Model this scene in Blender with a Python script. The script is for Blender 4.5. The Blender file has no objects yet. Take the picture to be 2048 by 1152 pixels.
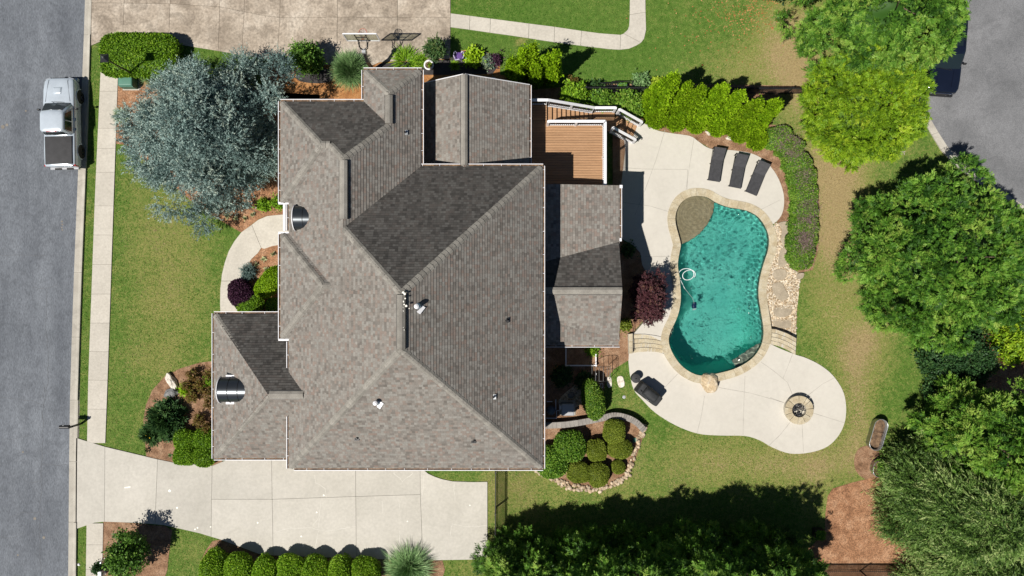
import bpy, bmesh, math, random
import numpy as np
from mathutils import Vector, noise as mnoise

R = math.radians
scene = bpy.context.scene
COL = scene.collection

# ------------------------------------------------------------------ camera, sky, sun, exposure
H = 42.6                      # height of the drone above the yard (m)
S = 0.03                      # metres on the ground for one pixel of the 2048 px photograph
cam_d = bpy.data.cameras.new('camera'); cam = bpy.data.objects.new('camera', cam_d); COL.objects.link(cam)
cam.location = (0, 0, H); cam.rotation_euler = (0, 0, 0)
cam_d.sensor_fit = 'HORIZONTAL'; cam_d.angle = 2 * math.atan(1024 * S / H)
cam_d.clip_start = 0.5; cam_d.clip_end = 2000
scene.camera = cam
SHX, SHY = 0.50, 0.36         # ground shadow of a 1 m post: metres east, metres north
elev = math.atan(1 / math.hypot(SHX, SHY))
azim = math.atan2(-SHX, -SHY)
world = bpy.data.worlds.new('World'); scene.world = world; world.use_nodes = True
wn = world.node_tree; wn.nodes.clear()
sky = wn.nodes.new('ShaderNodeTexSky'); sky.sky_type = 'NISHITA'; sky.sun_disc = False
sky.altitude = 1200; sky.air_density = 0.7; sky.dust_density = 0.3; sky.sun_elevation = elev; sky.sun_rotation = azim % (2 * math.pi)
bg = wn.nodes.new('ShaderNodeBackground'); bg.inputs['Strength'].default_value = 0.05
wo = wn.nodes.new('ShaderNodeOutputWorld')
wn.links.new(sky.outputs[0], bg.inputs[0]); wn.links.new(bg.outputs[0], wo.inputs[0])
sun_d = bpy.data.lights.new('sun', 'SUN'); sun_d.energy = 5.0; sun_d.angle = R(0.53); sun_d.color = (1.0, 0.95, 0.87)
sun = bpy.data.objects.new('sun', sun_d); COL.objects.link(sun)
sun.rotation_euler = Vector((SHX, SHY, -1)).to_track_quat('-Z', 'Y').to_euler()
sun.location = (-30, -20, 60)
scene.view_settings.view_transform = 'Standard'; scene.view_settings.look = 'None'
scene.view_settings.exposure = 0.24; scene.view_settings.gamma = 1.0
scene.render.engine = 'CYCLES'
scene.cycles.max_bounces = 8; scene.cycles.transparent_max_bounces = 12
scene.cycles.caustics_refractive = True; scene.cycles.caustics_reflective = False

# ------------------------------------------------------------------ coordinates
def smooth(a, b, t):
    t = np.clip((np.asarray(t, float) - a) / (b - a), 0, 1); return t * t * (3 - 2 * t)
LOW = -0.36                   # the lower patio and the lawn round it lie three steps below the pool terrace
def gpx(px, py):
    return LOW * smooth(985, 1085, px) * smooth(590, 668, py)
def gz(x, y):
    return gpx(x / S + 1024, 576 - y / S)
def P(px, py, z=0.0):         # the point at height z that stands at this place of the photograph
    f = S * (1 - z / H)
    return Vector(((px - 1024) * f, (576 - py) * f, z))
def G(px, py, dz=0.0):        # the same on the ground
    z = float(gpx(px, py)); f = S * (1 - z / H)
    return Vector(((px - 1024) * f, (576 - py) * f, z + dz))

# ------------------------------------------------------------------ materials
def new_mat(name):
    m = bpy.data.materials.new(name); m.use_nodes = True
    nt = m.node_tree; nt.nodes.clear()
    out = nt.nodes.new('ShaderNodeOutputMaterial')
    return m, nt, out
def N(nt, typ, **kw):
    n = nt.nodes.new('ShaderNode' + typ)
    for k, v in kw.items():
        if k in n.inputs.keys(): n.inputs[k].default_value = v
        else: setattr(n, k, v)
    return n
def L(nt, a, b): nt.links.new(a, b)
def ramp(nt, fac, stops, interp='LINEAR'):
    r = N(nt, 'ValToRGB'); r.color_ramp.interpolation = interp
    e = r.color_ramp.elements
    while len(e) < len(stops): e.new(0.5)
    for i, (p, c) in enumerate(stops):
        e[i].position = p; e[i].color = (*c, 1) if len(c) == 3 else c
    if fac is not None: L(nt, fac, r.inputs[0])
    return r
def noise(nt, vec, scale, detail=4, rough=0.55, dist=0.0):
    n = N(nt, 'TexNoise'); n.inputs['Scale'].default_value = scale; n.inputs['Detail'].default_value = detail
    n.inputs['Roughness'].default_value = rough; n.inputs['Distortion'].default_value = dist
    if vec is not None: L(nt, vec, n.inputs['Vector'])
    return n
def mix(nt, fac, a, b, blend='MIX'):
    n = N(nt, 'MixRGB'); n.blend_type = blend
    for i, v in ((0, fac), (1, a), (2, b)):
        if hasattr(v, 'is_linked') or hasattr(v, 'links'): L(nt, v, n.inputs[i])
        elif isinstance(v, (int, float)): n.inputs[i].default_value = v if i == 0 else (v, v, v, 1)
        else: n.inputs[i].default_value = (*v, 1)
    return n.outputs[0]
def bump(nt, height, strength, dist=0.02):
    b = N(nt, 'Bump'); b.inputs['Strength'].default_value = strength; b.inputs['Distance'].default_value = dist
    L(nt, height, b.inputs['Height']); return b.outputs[0]
def princ(nt, out, col, rough=0.8, spec=0.3, metal=0.0, normal=None):
    p = N(nt, 'BsdfPrincipled')
    if hasattr(col, 'links'): L(nt, col, p.inputs['Base Color'])
    else: p.inputs['Base Color'].default_value = (*col, 1)
    if hasattr(rough, 'links'): L(nt, rough, p.inputs['Roughness'])
    else: p.inputs['Roughness'].default_value = rough
    p.inputs['Metallic'].default_value = metal; p.inputs['Specular IOR Level'].default_value = spec
    if normal is not None: L(nt, normal, p.inputs['Normal'])
    L(nt, p.outputs[0], out.inputs[0]); return p
MATS = {}
def surf(key, c1, c2, scale=3.0, c3=None, fine=40.0, finek=0.25, rough=0.85, spec=0.25, bmp=0.3, bdist=0.01, vary=0.0, metal=0.0, stretch=None, stain=0.0):
    """mottled surface: large blotches, fine grain, relief, and a shade of its own for every object"""
    m, nt, out = new_mat(key)
    tc = N(nt, 'TexCoord'); vec = tc.outputs['Object']
    if stretch:
        mp = N(nt, 'Mapping'); mp.inputs['Scale'].default_value = stretch; L(nt, vec, mp.inputs[0]); vec = mp.outputs[0]
    if vary > 0:
        oi = N(nt, 'ObjectInfo'); ad = N(nt, 'VectorMath', operation='ADD'); sc = N(nt, 'VectorMath', operation='SCALE')
        cx = N(nt, 'CombineXYZ'); 
        for i in range(3): L(nt, oi.outputs['Random'], cx.inputs[i])
        L(nt, cx.outputs[0], sc.inputs[0]); sc.inputs['Scale'].default_value = 37.0
        L(nt, vec, ad.inputs[0]); L(nt, sc.outputs[0], ad.inputs[1]); vec = ad.outputs[0]
    a = noise(nt, vec, scale, 6, 0.6)
    stops = [(0.3, c1), (0.7, c2)] if c3 is None else [(0.28, c1), (0.5, c2), (0.72, c3)]
    col = ramp(nt, a.outputs[0], stops).outputs[0]
    f = noise(nt, vec, fine, 5, 0.65)
    col = mix(nt, finek, col, ramp(nt, f.outputs[0], [(0.25, (0, 0, 0)), (0.75, (1, 1, 1))]).outputs[0], 'OVERLAY')
    if vary > 0:
        mr = N(nt, 'MapRange'); L(nt, oi.outputs['Random'], mr.inputs[0]); mr.inputs[3].default_value = 1 - vary; mr.inputs[4].default_value = 1 + vary
        hv = N(nt, 'HueSaturation'); L(nt, mr.outputs[0], hv.inputs['Value']); L(nt, col, hv.inputs['Color']); col = hv.outputs[0]
    if stain > 0:                                          # spills, water marks and grime with a shape of their own
        s1 = noise(nt, tc.outputs['Object'], 0.9, 8, 0.72, 1.2); k = ramp(nt, s1.outputs[0], [(0.50, (0, 0, 0)), (0.62, (stain, stain, stain)), (0.66, (stain * .3,) * 3), (0.78, (stain, stain, stain))]).outputs[0]
        col = mix(nt, k, col, tuple(v * 0.62 for v in c1))
    nm = bump(nt, f.outputs[0], bmp, bdist) if bmp > 0 else None
    princ(nt, out, col, rough, spec, metal, nm)
    MATS[key] = m; return m
def plain(key, c, rough=0.5, spec=0.4, metal=0.0):
    return surf(key, tuple(v * 0.92 for v in c), tuple(min(1, v * 1.06) for v in c), 2.0, fine=25, finek=0.06, rough=rough, spec=spec, bmp=0.0, metal=metal)
def foliage(key, dark, mid, light, trans=0.18, rough=0.55, spec=0.25, old=(0.36, 0.29, 0.09)):
    m, nt, out = new_mat(key)
    at = N(nt, 'Attribute', attribute_name='tint')
    oi = N(nt, 'ObjectInfo')
    col = ramp(nt, at.outputs['Fac'], [(0.0, dark), (0.48, mid), (0.88, light), (1.0, tuple(0.78 * a + 0.22 * b for a, b in zip(light, old)))]).outputs[0]
    mr = N(nt, 'MapRange'); L(nt, oi.outputs['Random'], mr.inputs[0]); mr.inputs[3].default_value = 0.88; mr.inputs[4].default_value = 1.12
    hv = N(nt, 'HueSaturation'); L(nt, mr.outputs[0], hv.inputs['Value']); L(nt, col, hv.inputs['Color'])
    p = N(nt, 'BsdfPrincipled'); L(nt, hv.outputs[0], p.inputs['Base Color']); p.inputs['Roughness'].default_value = rough; p.inputs['Specular IOR Level'].default_value = spec
    t = N(nt, 'BsdfTranslucent'); L(nt, hv.outputs[0], t.inputs[0])
    ms = N(nt, 'MixShader'); ms.inputs[0].default_value = trans
    L(nt, p.outputs[0], ms.inputs[1]); L(nt, t.outputs[0], ms.inputs[2]); L(nt, ms.outputs[0], out.inputs[0])
    MATS[key] = m; return m

surf('asphalt', (0.100, 0.110, 0.127), (0.165, 0.180, 0.202), 0.8, fine=30, finek=0.5, bmp=0.5, rough=0.9, stretch=(1.0, 0.22, 1.0), stain=0.35)
surf('asphalt_pale', (0.130, 0.133, 0.140), (0.20, 0.203, 0.212), 0.35, fine=22, finek=0.5, bmp=0.5, rough=0.9, stain=0.3)
surf('concrete', (0.435, 0.405, 0.35), (0.50, 0.468, 0.41), 0.6, fine=8, finek=0.14, bmp=0.2, vary=0.05, stain=0.14)
surf('concrete_drive', (0.415, 0.395, 0.35), (0.478, 0.455, 0.408), 0.40, fine=6, finek=0.10, bmp=0.2, vary=0.045, stain=0.13)
surf('concrete_old', (0.215, 0.175, 0.135), (0.36, 0.305, 0.245), 0.5, c3=(0.49, 0.435, 0.365), fine=7, finek=0.4, bmp=0.2, vary=0.06, stain=0.5)
surf('kerb', (0.35, 0.325, 0.28), (0.45, 0.425, 0.37), 1.0, fine=30, finek=0.2, bmp=0.2, vary=0.05, stain=0.4)
surf('patio', (0.485, 0.46, 0.41), (0.54, 0.512, 0.46), 0.30, fine=5, finek=0.05, bmp=0.1, stain=0.09)
surf('joint', (0.16, 0.14, 0.12), (0.24, 0.22, 0.19), 3, bmp=0)
surf('joint_pale', (0.30, 0.28, 0.25), (0.36, 0.34, 0.30), 3, bmp=0)
surf('mulch', (0.17, 0.080, 0.040), (0.31, 0.160, 0.085), 1.6, c3=(0.42, 0.25, 0.15), fine=16, finek=0.8, bmp=1.0, bdist=0.06)
surf('pine_straw', (0.24, 0.10, 0.035), (0.36, 0.165, 0.06), 1.6, c3=(0.44, 0.24, 0.10), fine=22, finek=0.55, bmp=1.0, bdist=0.04)
surf('mulch_brown', (0.15, 0.082, 0.045), (0.26, 0.15, 0.088), 2.2, c3=(0.36, 0.235, 0.15), fine=22, finek=0.75, bmp=1.0, bdist=0.05)
surf('mulch_black', (0.035, 0.032, 0.034), (0.075, 0.068, 0.068), 2.5, fine=26, finek=0.6, bmp=1.0, bdist=0.05)
surf('gravel', (0.45, 0.33, 0.20), (0.66, 0.55, 0.40), 4.0, c3=(0.80, 0.72, 0.60), fine=22, finek=0.5, bmp=1.0, bdist=0.05)
surf('sandstone', (0.34, 0.275, 0.175), (0.43, 0.37, 0.26), 2.0, c3=(0.50, 0.455, 0.355), fine=18, finek=0.3, bmp=0.4, vary=0.08)
surf('flagstone', (0.27, 0.225, 0.165), (0.40, 0.34, 0.255), 2.0, fine=14, finek=0.25, bmp=0.4, vary=0.12)
surf('mortar', (0.42, 0.39, 0.33), (0.50, 0.47, 0.40), 3.0, bmp=0.2)
surf('river_stone', (0.24, 0.165, 0.10), (0.42, 0.325, 0.225), 1.5, c3=(0.54, 0.47, 0.38), fine=12, finek=0.25, bmp=0.2, vary=0.3)
surf('boulder', (0.30, 0.22, 0.13), (0.50, 0.40, 0.27), 1.6, c3=(0.62, 0.58, 0.52), fine=9, finek=0.4, bmp=0.8, bdist=0.03)
surf('grey_rock', (0.14, 0.14, 0.14), (0.25, 0.25, 0.25), 2.0, fine=9, finek=0.4, bmp=0.8, bdist=0.03)
surf('pale_rock', (0.50, 0.44, 0.37), (0.72, 0.68, 0.60), 2.5, fine=9, finek=0.4, bmp=0.8, bdist=0.03)
surf('wall_block', (0.20, 0.185, 0.17), (0.30, 0.28, 0.255), 2.0, fine=20, finek=0.3, bmp=0.5, vary=0.1)
surf('stucco', (0.50, 0.45, 0.37), (0.56, 0.51, 0.43), 1.0, fine=40, finek=0.15, bmp=0.4)
surf('deck_board', (0.31, 0.175, 0.092), (0.41, 0.245, 0.135), 1.5, fine=14, finek=0.3, bmp=0.2, vary=0.09, stretch=(0.6, 8, 8), rough=0.7)
surf('bark', (0.07, 0.05, 0.035), (0.15, 0.11, 0.08), 5, fine=20, finek=0.5, bmp=1.0, bdist=0.03)
surf('lava_rock', (0.02, 0.02, 0.022), (0.07, 0.07, 0.075), 3, fine=20, finek=0.5, bmp=0.6, vary=0.5)
surf('wicker', (0.038, 0.038, 0.042), (0.058, 0.058, 0.063), 6, fine=90, finek=0.5, bmp=0.6, rough=0.6)
surf('cover_cloth', (0.022, 0.024, 0.026), (0.040, 0.042, 0.045), 4, fine=60, finek=0.3, bmp=0.4, rough=0.65)
surf('galvanised', (0.42, 0.45, 0.47), (0.60, 0.62, 0.63), 6, fine=30, finek=0.2, bmp=0.05, rough=0.35, spec=0.5, metal=0.8)
surf('soil_and_gutter_shade', (0.05, 0.035, 0.025), (0.16, 0.10, 0.06), 4, c3=(0.30, 0.20, 0.12), fine=18, finek=0.6, bmp=1.0, bdist=0.04)  # planter soil; also colours the painted shade in the gutters
surf('tonneau', (0.035, 0.035, 0.037), (0.05, 0.05, 0.053), 3, fine=60, finek=0.3, bmp=0.3, rough=0.7)
plain('white_paint', (0.78, 0.78, 0.80), 0.45)
plain('white_trim', (0.74, 0.74, 0.77), 0.5)
plain('black_metal', (0.018, 0.018, 0.02), 0.4)
plain('black_rubber', (0.02, 0.02, 0.02), 0.8)
plain('dark_roof_metal', (0.045, 0.052, 0.06), 0.3, 0.6, 0.6)
plain('silver_paint', (0.50, 0.56, 0.62), 0.22, 0.6, 0.2)
plain('navy_paint', (0.006, 0.009, 0.02), 0.08, 0.8, 0.0)
plain('car_glass', (0.012, 0.02, 0.022), 0.05, 0.9)
plain('window_glass', (0.03, 0.04, 0.05), 0.06, 0.8)
plain('tail_light', (0.35, 0.02, 0.02), 0.2, 0.6)
plain('head_light', (0.28, 0.30, 0.33), 0.15, 0.6)
plain('chrome', (0.6, 0.6, 0.62), 0.18, 0.6, 1.0)
plain('utility_green', (0.07, 0.19, 0.14), 0.5)
plain('grey_cabinet', (0.36, 0.37, 0.39), 0.45)
plain('dark_cabinet', (0.07, 0.10, 0.14), 0.5)
plain('plastic_purple', (0.13, 0.07, 0.30), 0.4)
plain('plastic_lilac', (0.52, 0.48, 0.66), 0.4)
plain('cushion_purple', (0.10, 0.05, 0.22), 0.7)
def clear_board():
    m, nt, out = new_mat('clear_board'); tr = N(nt, 'BsdfTransparent'); tr.inputs[0].default_value = (0.82, 0.84, 0.78, 1)
    p = N(nt, 'BsdfPrincipled'); p.inputs['Base Color'].default_value = (0.55, 0.56, 0.48, 1); p.inputs['Roughness'].default_value = 0.15
    mx = N(nt, 'MixShader'); mx.inputs[0].default_value = 0.22; L(nt, tr.outputs[0], mx.inputs[1]); L(nt, p.outputs[0], mx.inputs[2]); L(nt, mx.outputs[0], out.inputs[0]); MATS['clear_board'] = m
clear_board()
plain('hoop_orange', (0.45, 0.16, 0.10), 0.5)
plain('net_white', (0.72, 0.62, 0.62), 0.7)
plain('hose_white', (0.80, 0.84, 0.86), 0.4)
plain('robot_blue', (0.01, 0.03, 0.12), 0.4)
plain('cream_bar', (0.70, 0.66, 0.55), 0.5)
plain('wood_frame', (0.40, 0.36, 0.30), 0.7)
plain('flower_yellow', (0.75, 0.50, 0.02), 0.6)
surf('drive_crack', (0.55, 0.53, 0.48), (0.62, 0.60, 0.55), 3, bmp=0)
plain('flower_white', (0.80, 0.78, 0.70), 0.6)
plain('flower_blue', (0.08, 0.35, 0.45), 0.6)
plain('soffit_white', (0.70, 0.70, 0.72), 0.6)
plain('nosing_black', (0.015, 0.014, 0.017), 0.6)

foliage('leaf_green', (0.026, 0.074, 0.010), (0.090, 0.210, 0.022), (0.215, 0.385, 0.055))
foliage('leaf_cryptomeria', (0.034, 0.105, 0.012), (0.120, 0.270, 0.026), (0.260, 0.430, 0.062))
foliage('leaf_emerald', (0.028, 0.088, 0.010), (0.098, 0.240, 0.022), (0.235, 0.410, 0.055))
foliage('leaf_gold', (0.062, 0.135, 0.006), (0.180, 0.320, 0.012), (0.340, 0.470, 0.025))
foliage('leaf_lime', (0.110, 0.225, 0.005), (0.240, 0.420, 0.008), (0.360, 0.540, 0.020), trans=0.2)
foliage('leaf_box', (0.055, 0.130, 0.008), (0.160, 0.320, 0.014), (0.280, 0.450, 0.028))
foliage('leaf_boxdark', (0.030, 0.085, 0.010), (0.105, 0.230, 0.018), (0.200, 0.340, 0.040))
foliage('leaf_olive', (0.070, 0.105, 0.010), (0.165, 0.220, 0.020), (0.260, 0.310, 0.040))
foliage('leaf_blue', (0.075, 0.125, 0.118), (0.180, 0.270, 0.250), (0.360, 0.470, 0.435), trans=0.08)
foliage('leaf_feather', (0.035, 0.080, 0.014), (0.125, 0.225, 0.042), (0.330, 0.420, 0.150))
foliage('leaf_dark', (0.014, 0.046, 0.014), (0.038, 0.094, 0.026), (0.080, 0.160, 0.043))
foliage('leaf_maple', (0.030, 0.010, 0.014), (0.080, 0.026, 0.034), (0.150, 0.062, 0.066))
foliage('leaf_plum', (0.025, 0.008, 0.022), (0.062, 0.022, 0.050), (0.115, 0.048, 0.085))
foliage('leaf_nandina', (0.085, 0.055, 0.014), (0.190, 0.110, 0.030), (0.140, 0.170, 0.025))
foliage('leaf_grass', (0.085, 0.175, 0.055), (0.180, 0.320, 0.115), (0.310, 0.450, 0.210))
foliage('leaf_agave', (0.10, 0.17, 0.13), (0.30, 0.34, 0.20), (0.58, 0.58, 0.30), trans=0.1)
foliage('leaf_twig', (0.085, 0.055, 0.055), (0.195, 0.135, 0.125), (0.30, 0.22, 0.20), trans=0.05)
foliage('leaf_fallen', (0.30, 0.09, 0.03), (0.42, 0.17, 0.06), (0.48, 0.26, 0.11), trans=0.1)

def grass_mat():
    m, nt, out = new_mat('lawn_grass')
    tc = N(nt, 'TexCoord'); v = tc.outputs['Object']
    a = noise(nt, v, 0.55, 5, 0.62); b = noise(nt, v, 3.2, 5, 0.65); c = noise(nt, v, 9, 6, 0.75, 0.4); d = noise(nt, v, 32, 4, 0.8)
    green = ramp(nt, b.outputs[0], [(0.25, (0.060, 0.115, 0.018)), (0.5, (0.095, 0.175, 0.030)), (0.75, (0.145, 0.225, 0.045))]).outputs[0]
    dry = ramp(nt, c.outputs[0], [(0.3, (0.25, 0.185, 0.085)), (0.7, (0.42, 0.33, 0.17))]).outputs[0]
    yel = ramp(nt, c.outputs[0], [(0.3, (0.165, 0.185, 0.045)), (0.7, (0.28, 0.275, 0.09))]).outputs[0]
    at = N(nt, 'Attribute', attribute_name='dry')
    # how dry the turf is at a place: painted patches plus blotches
    m1 = N(nt, 'Math', operation='MULTIPLY_ADD'); L(nt, a.outputs[0], m1.inputs[0]); m1.inputs[1].default_value = 0.55; m1.inputs[2].default_value = -0.27
    m2 = N(nt, 'Math', operation='MULTIPLY_ADD'); L(nt, b.outputs[0], m2.inputs[0]); m2.inputs[1].default_value = 0.7; m2.inputs[2].default_value = -0.35
    m4 = N(nt, 'Math', operation='MULTIPLY_ADD'); L(nt, c.outputs[0], m4.inputs[0]); m4.inputs[1].default_value = 1.15; m4.inputs[2].default_value = -0.575
    s = N(nt, 'Math', operation='ADD'); L(nt, at.outputs['Fac'], s.inputs[0]); L(nt, m1.outputs[0], s.inputs[1])
    s2 = N(nt, 'Math', operation='ADD'); L(nt, s.outputs[0], s2.inputs[0]); L(nt, m2.outputs[0], s2.inputs[1])
    s3 = N(nt, 'Math', operation='ADD'); L(nt, s2.outputs[0], s3.inputs[0]); L(nt, m4.outputs[0], s3.inputs[1])
    k1 = ramp(nt, s3.outputs[0], [(0.15, (0, 0, 0)), (0.42, (1, 1, 1))]).outputs[0]
    k2 = ramp(nt, s3.outputs[0], [(0.5, (0, 0, 0)), (0.85, (1, 1, 1))]).outputs[0]
    col = mix(nt, k1, green, yel); col = mix(nt, k2, col, dry)
    col = mix(nt, 0.75, col, ramp(nt, d.outputs[0], [(0.28, (0.05, 0.05, 0.05)), (0.72, (0.95, 0.95, 0.95))]).outputs[0], 'OVERLAY')
    princ(nt, out, col, 0.9, 0.1, 0, bump(nt, d.outputs[0], 0.9, 0.06))
    MATS['lawn_grass'] = m
grass_mat()

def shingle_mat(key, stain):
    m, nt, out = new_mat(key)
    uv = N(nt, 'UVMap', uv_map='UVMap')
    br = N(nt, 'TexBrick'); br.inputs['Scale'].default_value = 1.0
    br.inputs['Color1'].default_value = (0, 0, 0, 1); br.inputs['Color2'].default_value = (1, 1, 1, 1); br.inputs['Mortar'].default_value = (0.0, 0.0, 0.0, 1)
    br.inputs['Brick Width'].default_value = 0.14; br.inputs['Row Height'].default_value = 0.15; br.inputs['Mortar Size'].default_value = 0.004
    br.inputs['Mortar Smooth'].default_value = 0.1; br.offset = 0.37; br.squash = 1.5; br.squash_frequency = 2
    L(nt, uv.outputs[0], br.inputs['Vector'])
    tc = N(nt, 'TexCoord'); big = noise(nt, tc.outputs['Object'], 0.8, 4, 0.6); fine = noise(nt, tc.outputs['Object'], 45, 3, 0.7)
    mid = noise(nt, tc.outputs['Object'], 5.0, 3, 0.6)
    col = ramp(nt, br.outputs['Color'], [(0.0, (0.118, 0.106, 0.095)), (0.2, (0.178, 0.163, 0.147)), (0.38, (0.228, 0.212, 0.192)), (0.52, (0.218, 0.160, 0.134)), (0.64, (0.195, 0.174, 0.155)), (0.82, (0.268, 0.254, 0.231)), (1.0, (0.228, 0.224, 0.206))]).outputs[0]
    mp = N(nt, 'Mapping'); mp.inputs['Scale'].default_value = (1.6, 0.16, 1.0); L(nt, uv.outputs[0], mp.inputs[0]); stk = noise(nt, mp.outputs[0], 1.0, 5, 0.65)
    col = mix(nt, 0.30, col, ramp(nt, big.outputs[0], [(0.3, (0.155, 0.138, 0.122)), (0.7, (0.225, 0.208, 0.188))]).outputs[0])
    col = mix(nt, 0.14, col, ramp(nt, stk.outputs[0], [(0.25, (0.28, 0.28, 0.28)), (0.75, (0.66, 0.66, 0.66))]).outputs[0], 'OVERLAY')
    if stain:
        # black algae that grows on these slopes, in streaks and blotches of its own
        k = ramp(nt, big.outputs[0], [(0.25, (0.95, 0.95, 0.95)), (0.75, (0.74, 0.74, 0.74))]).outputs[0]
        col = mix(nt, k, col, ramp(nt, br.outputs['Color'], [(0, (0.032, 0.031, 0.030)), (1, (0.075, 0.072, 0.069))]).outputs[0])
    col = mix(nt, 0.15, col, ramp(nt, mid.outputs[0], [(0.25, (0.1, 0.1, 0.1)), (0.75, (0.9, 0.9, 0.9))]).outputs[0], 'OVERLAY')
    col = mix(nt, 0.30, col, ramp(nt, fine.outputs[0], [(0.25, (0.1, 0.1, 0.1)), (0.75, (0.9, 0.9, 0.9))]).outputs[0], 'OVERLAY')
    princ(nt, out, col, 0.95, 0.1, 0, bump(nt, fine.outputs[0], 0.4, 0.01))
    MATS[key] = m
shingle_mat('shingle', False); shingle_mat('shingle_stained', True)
surf('ridge_shingle', (0.185, 0.172, 0.152), (0.265, 0.25, 0.222), 3.0, fine=40, finek=0.35, bmp=0.4, vary=0.16)

def pool_mats():
    m, nt, out = new_mat('pool_plaster')
    tc = N(nt, 'TexCoord'); v = tc.outputs['Object']
    a = noise(nt, v, 0.6, 3); b = noise(nt, v, 22, 3, 0.7)
    col = ramp(nt, a.outputs[0], [(0.3, (0.13, 0.68, 0.57)), (0.7, (0.20, 0.80, 0.67))]).outputs[0]
    col = mix(nt, 0.35, col, ramp(nt, b.outputs[0], [(0.25, (0.1, 0.1, 0.1)), (0.75, (0.9, 0.9, 0.9))]).outputs[0], 'OVERLAY')
    princ(nt, out, col, 0.7, 0.2); MATS['pool_plaster'] = m
    surf('pool_ledge', (0.46, 0.36, 0.215), (0.58, 0.47, 0.30), 1.2, fine=30, finek=0.4, bmp=0.2)
    surf('pool_bench', (0.30, 0.33, 0.26), (0.42, 0.44, 0.35), 3, fine=24, finek=0.4, bmp=0.2)
    m, nt, out = new_mat('pool_water')
    tr = N(nt, 'BsdfTransparent'); tr.inputs[0].default_value = (0.94, 0.985, 0.98, 1)
    gl = N(nt, 'BsdfRefraction'); gl.inputs['Roughness'].default_value = 0.0; gl.inputs['IOR'].default_value = 1.33; gl.inputs['Color'].default_value = (0.94, 0.985, 0.98, 1)
    gs = N(nt, 'BsdfGlossy'); gs.inputs['Roughness'].default_value = 0.03
    fr = N(nt, 'Fresnel'); fr.inputs['IOR'].default_value = 1.33
    mx = N(nt, 'MixShader'); mx.inputs[0].default_value = 0.62; L(nt, tr.outputs[0], mx.inputs[1]); L(nt, gl.outputs[0], mx.inputs[2])
    m2 = N(nt, 'MixShader'); L(nt, fr.outputs[0], m2.inputs[0]); L(nt, mx.outputs[0], m2.inputs[1]); L(nt, gs.outputs[0], m2.inputs[2])
    L(nt, m2.outputs[0], out.inputs[0]); MATS['pool_water'] = m
pool_mats()

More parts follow.
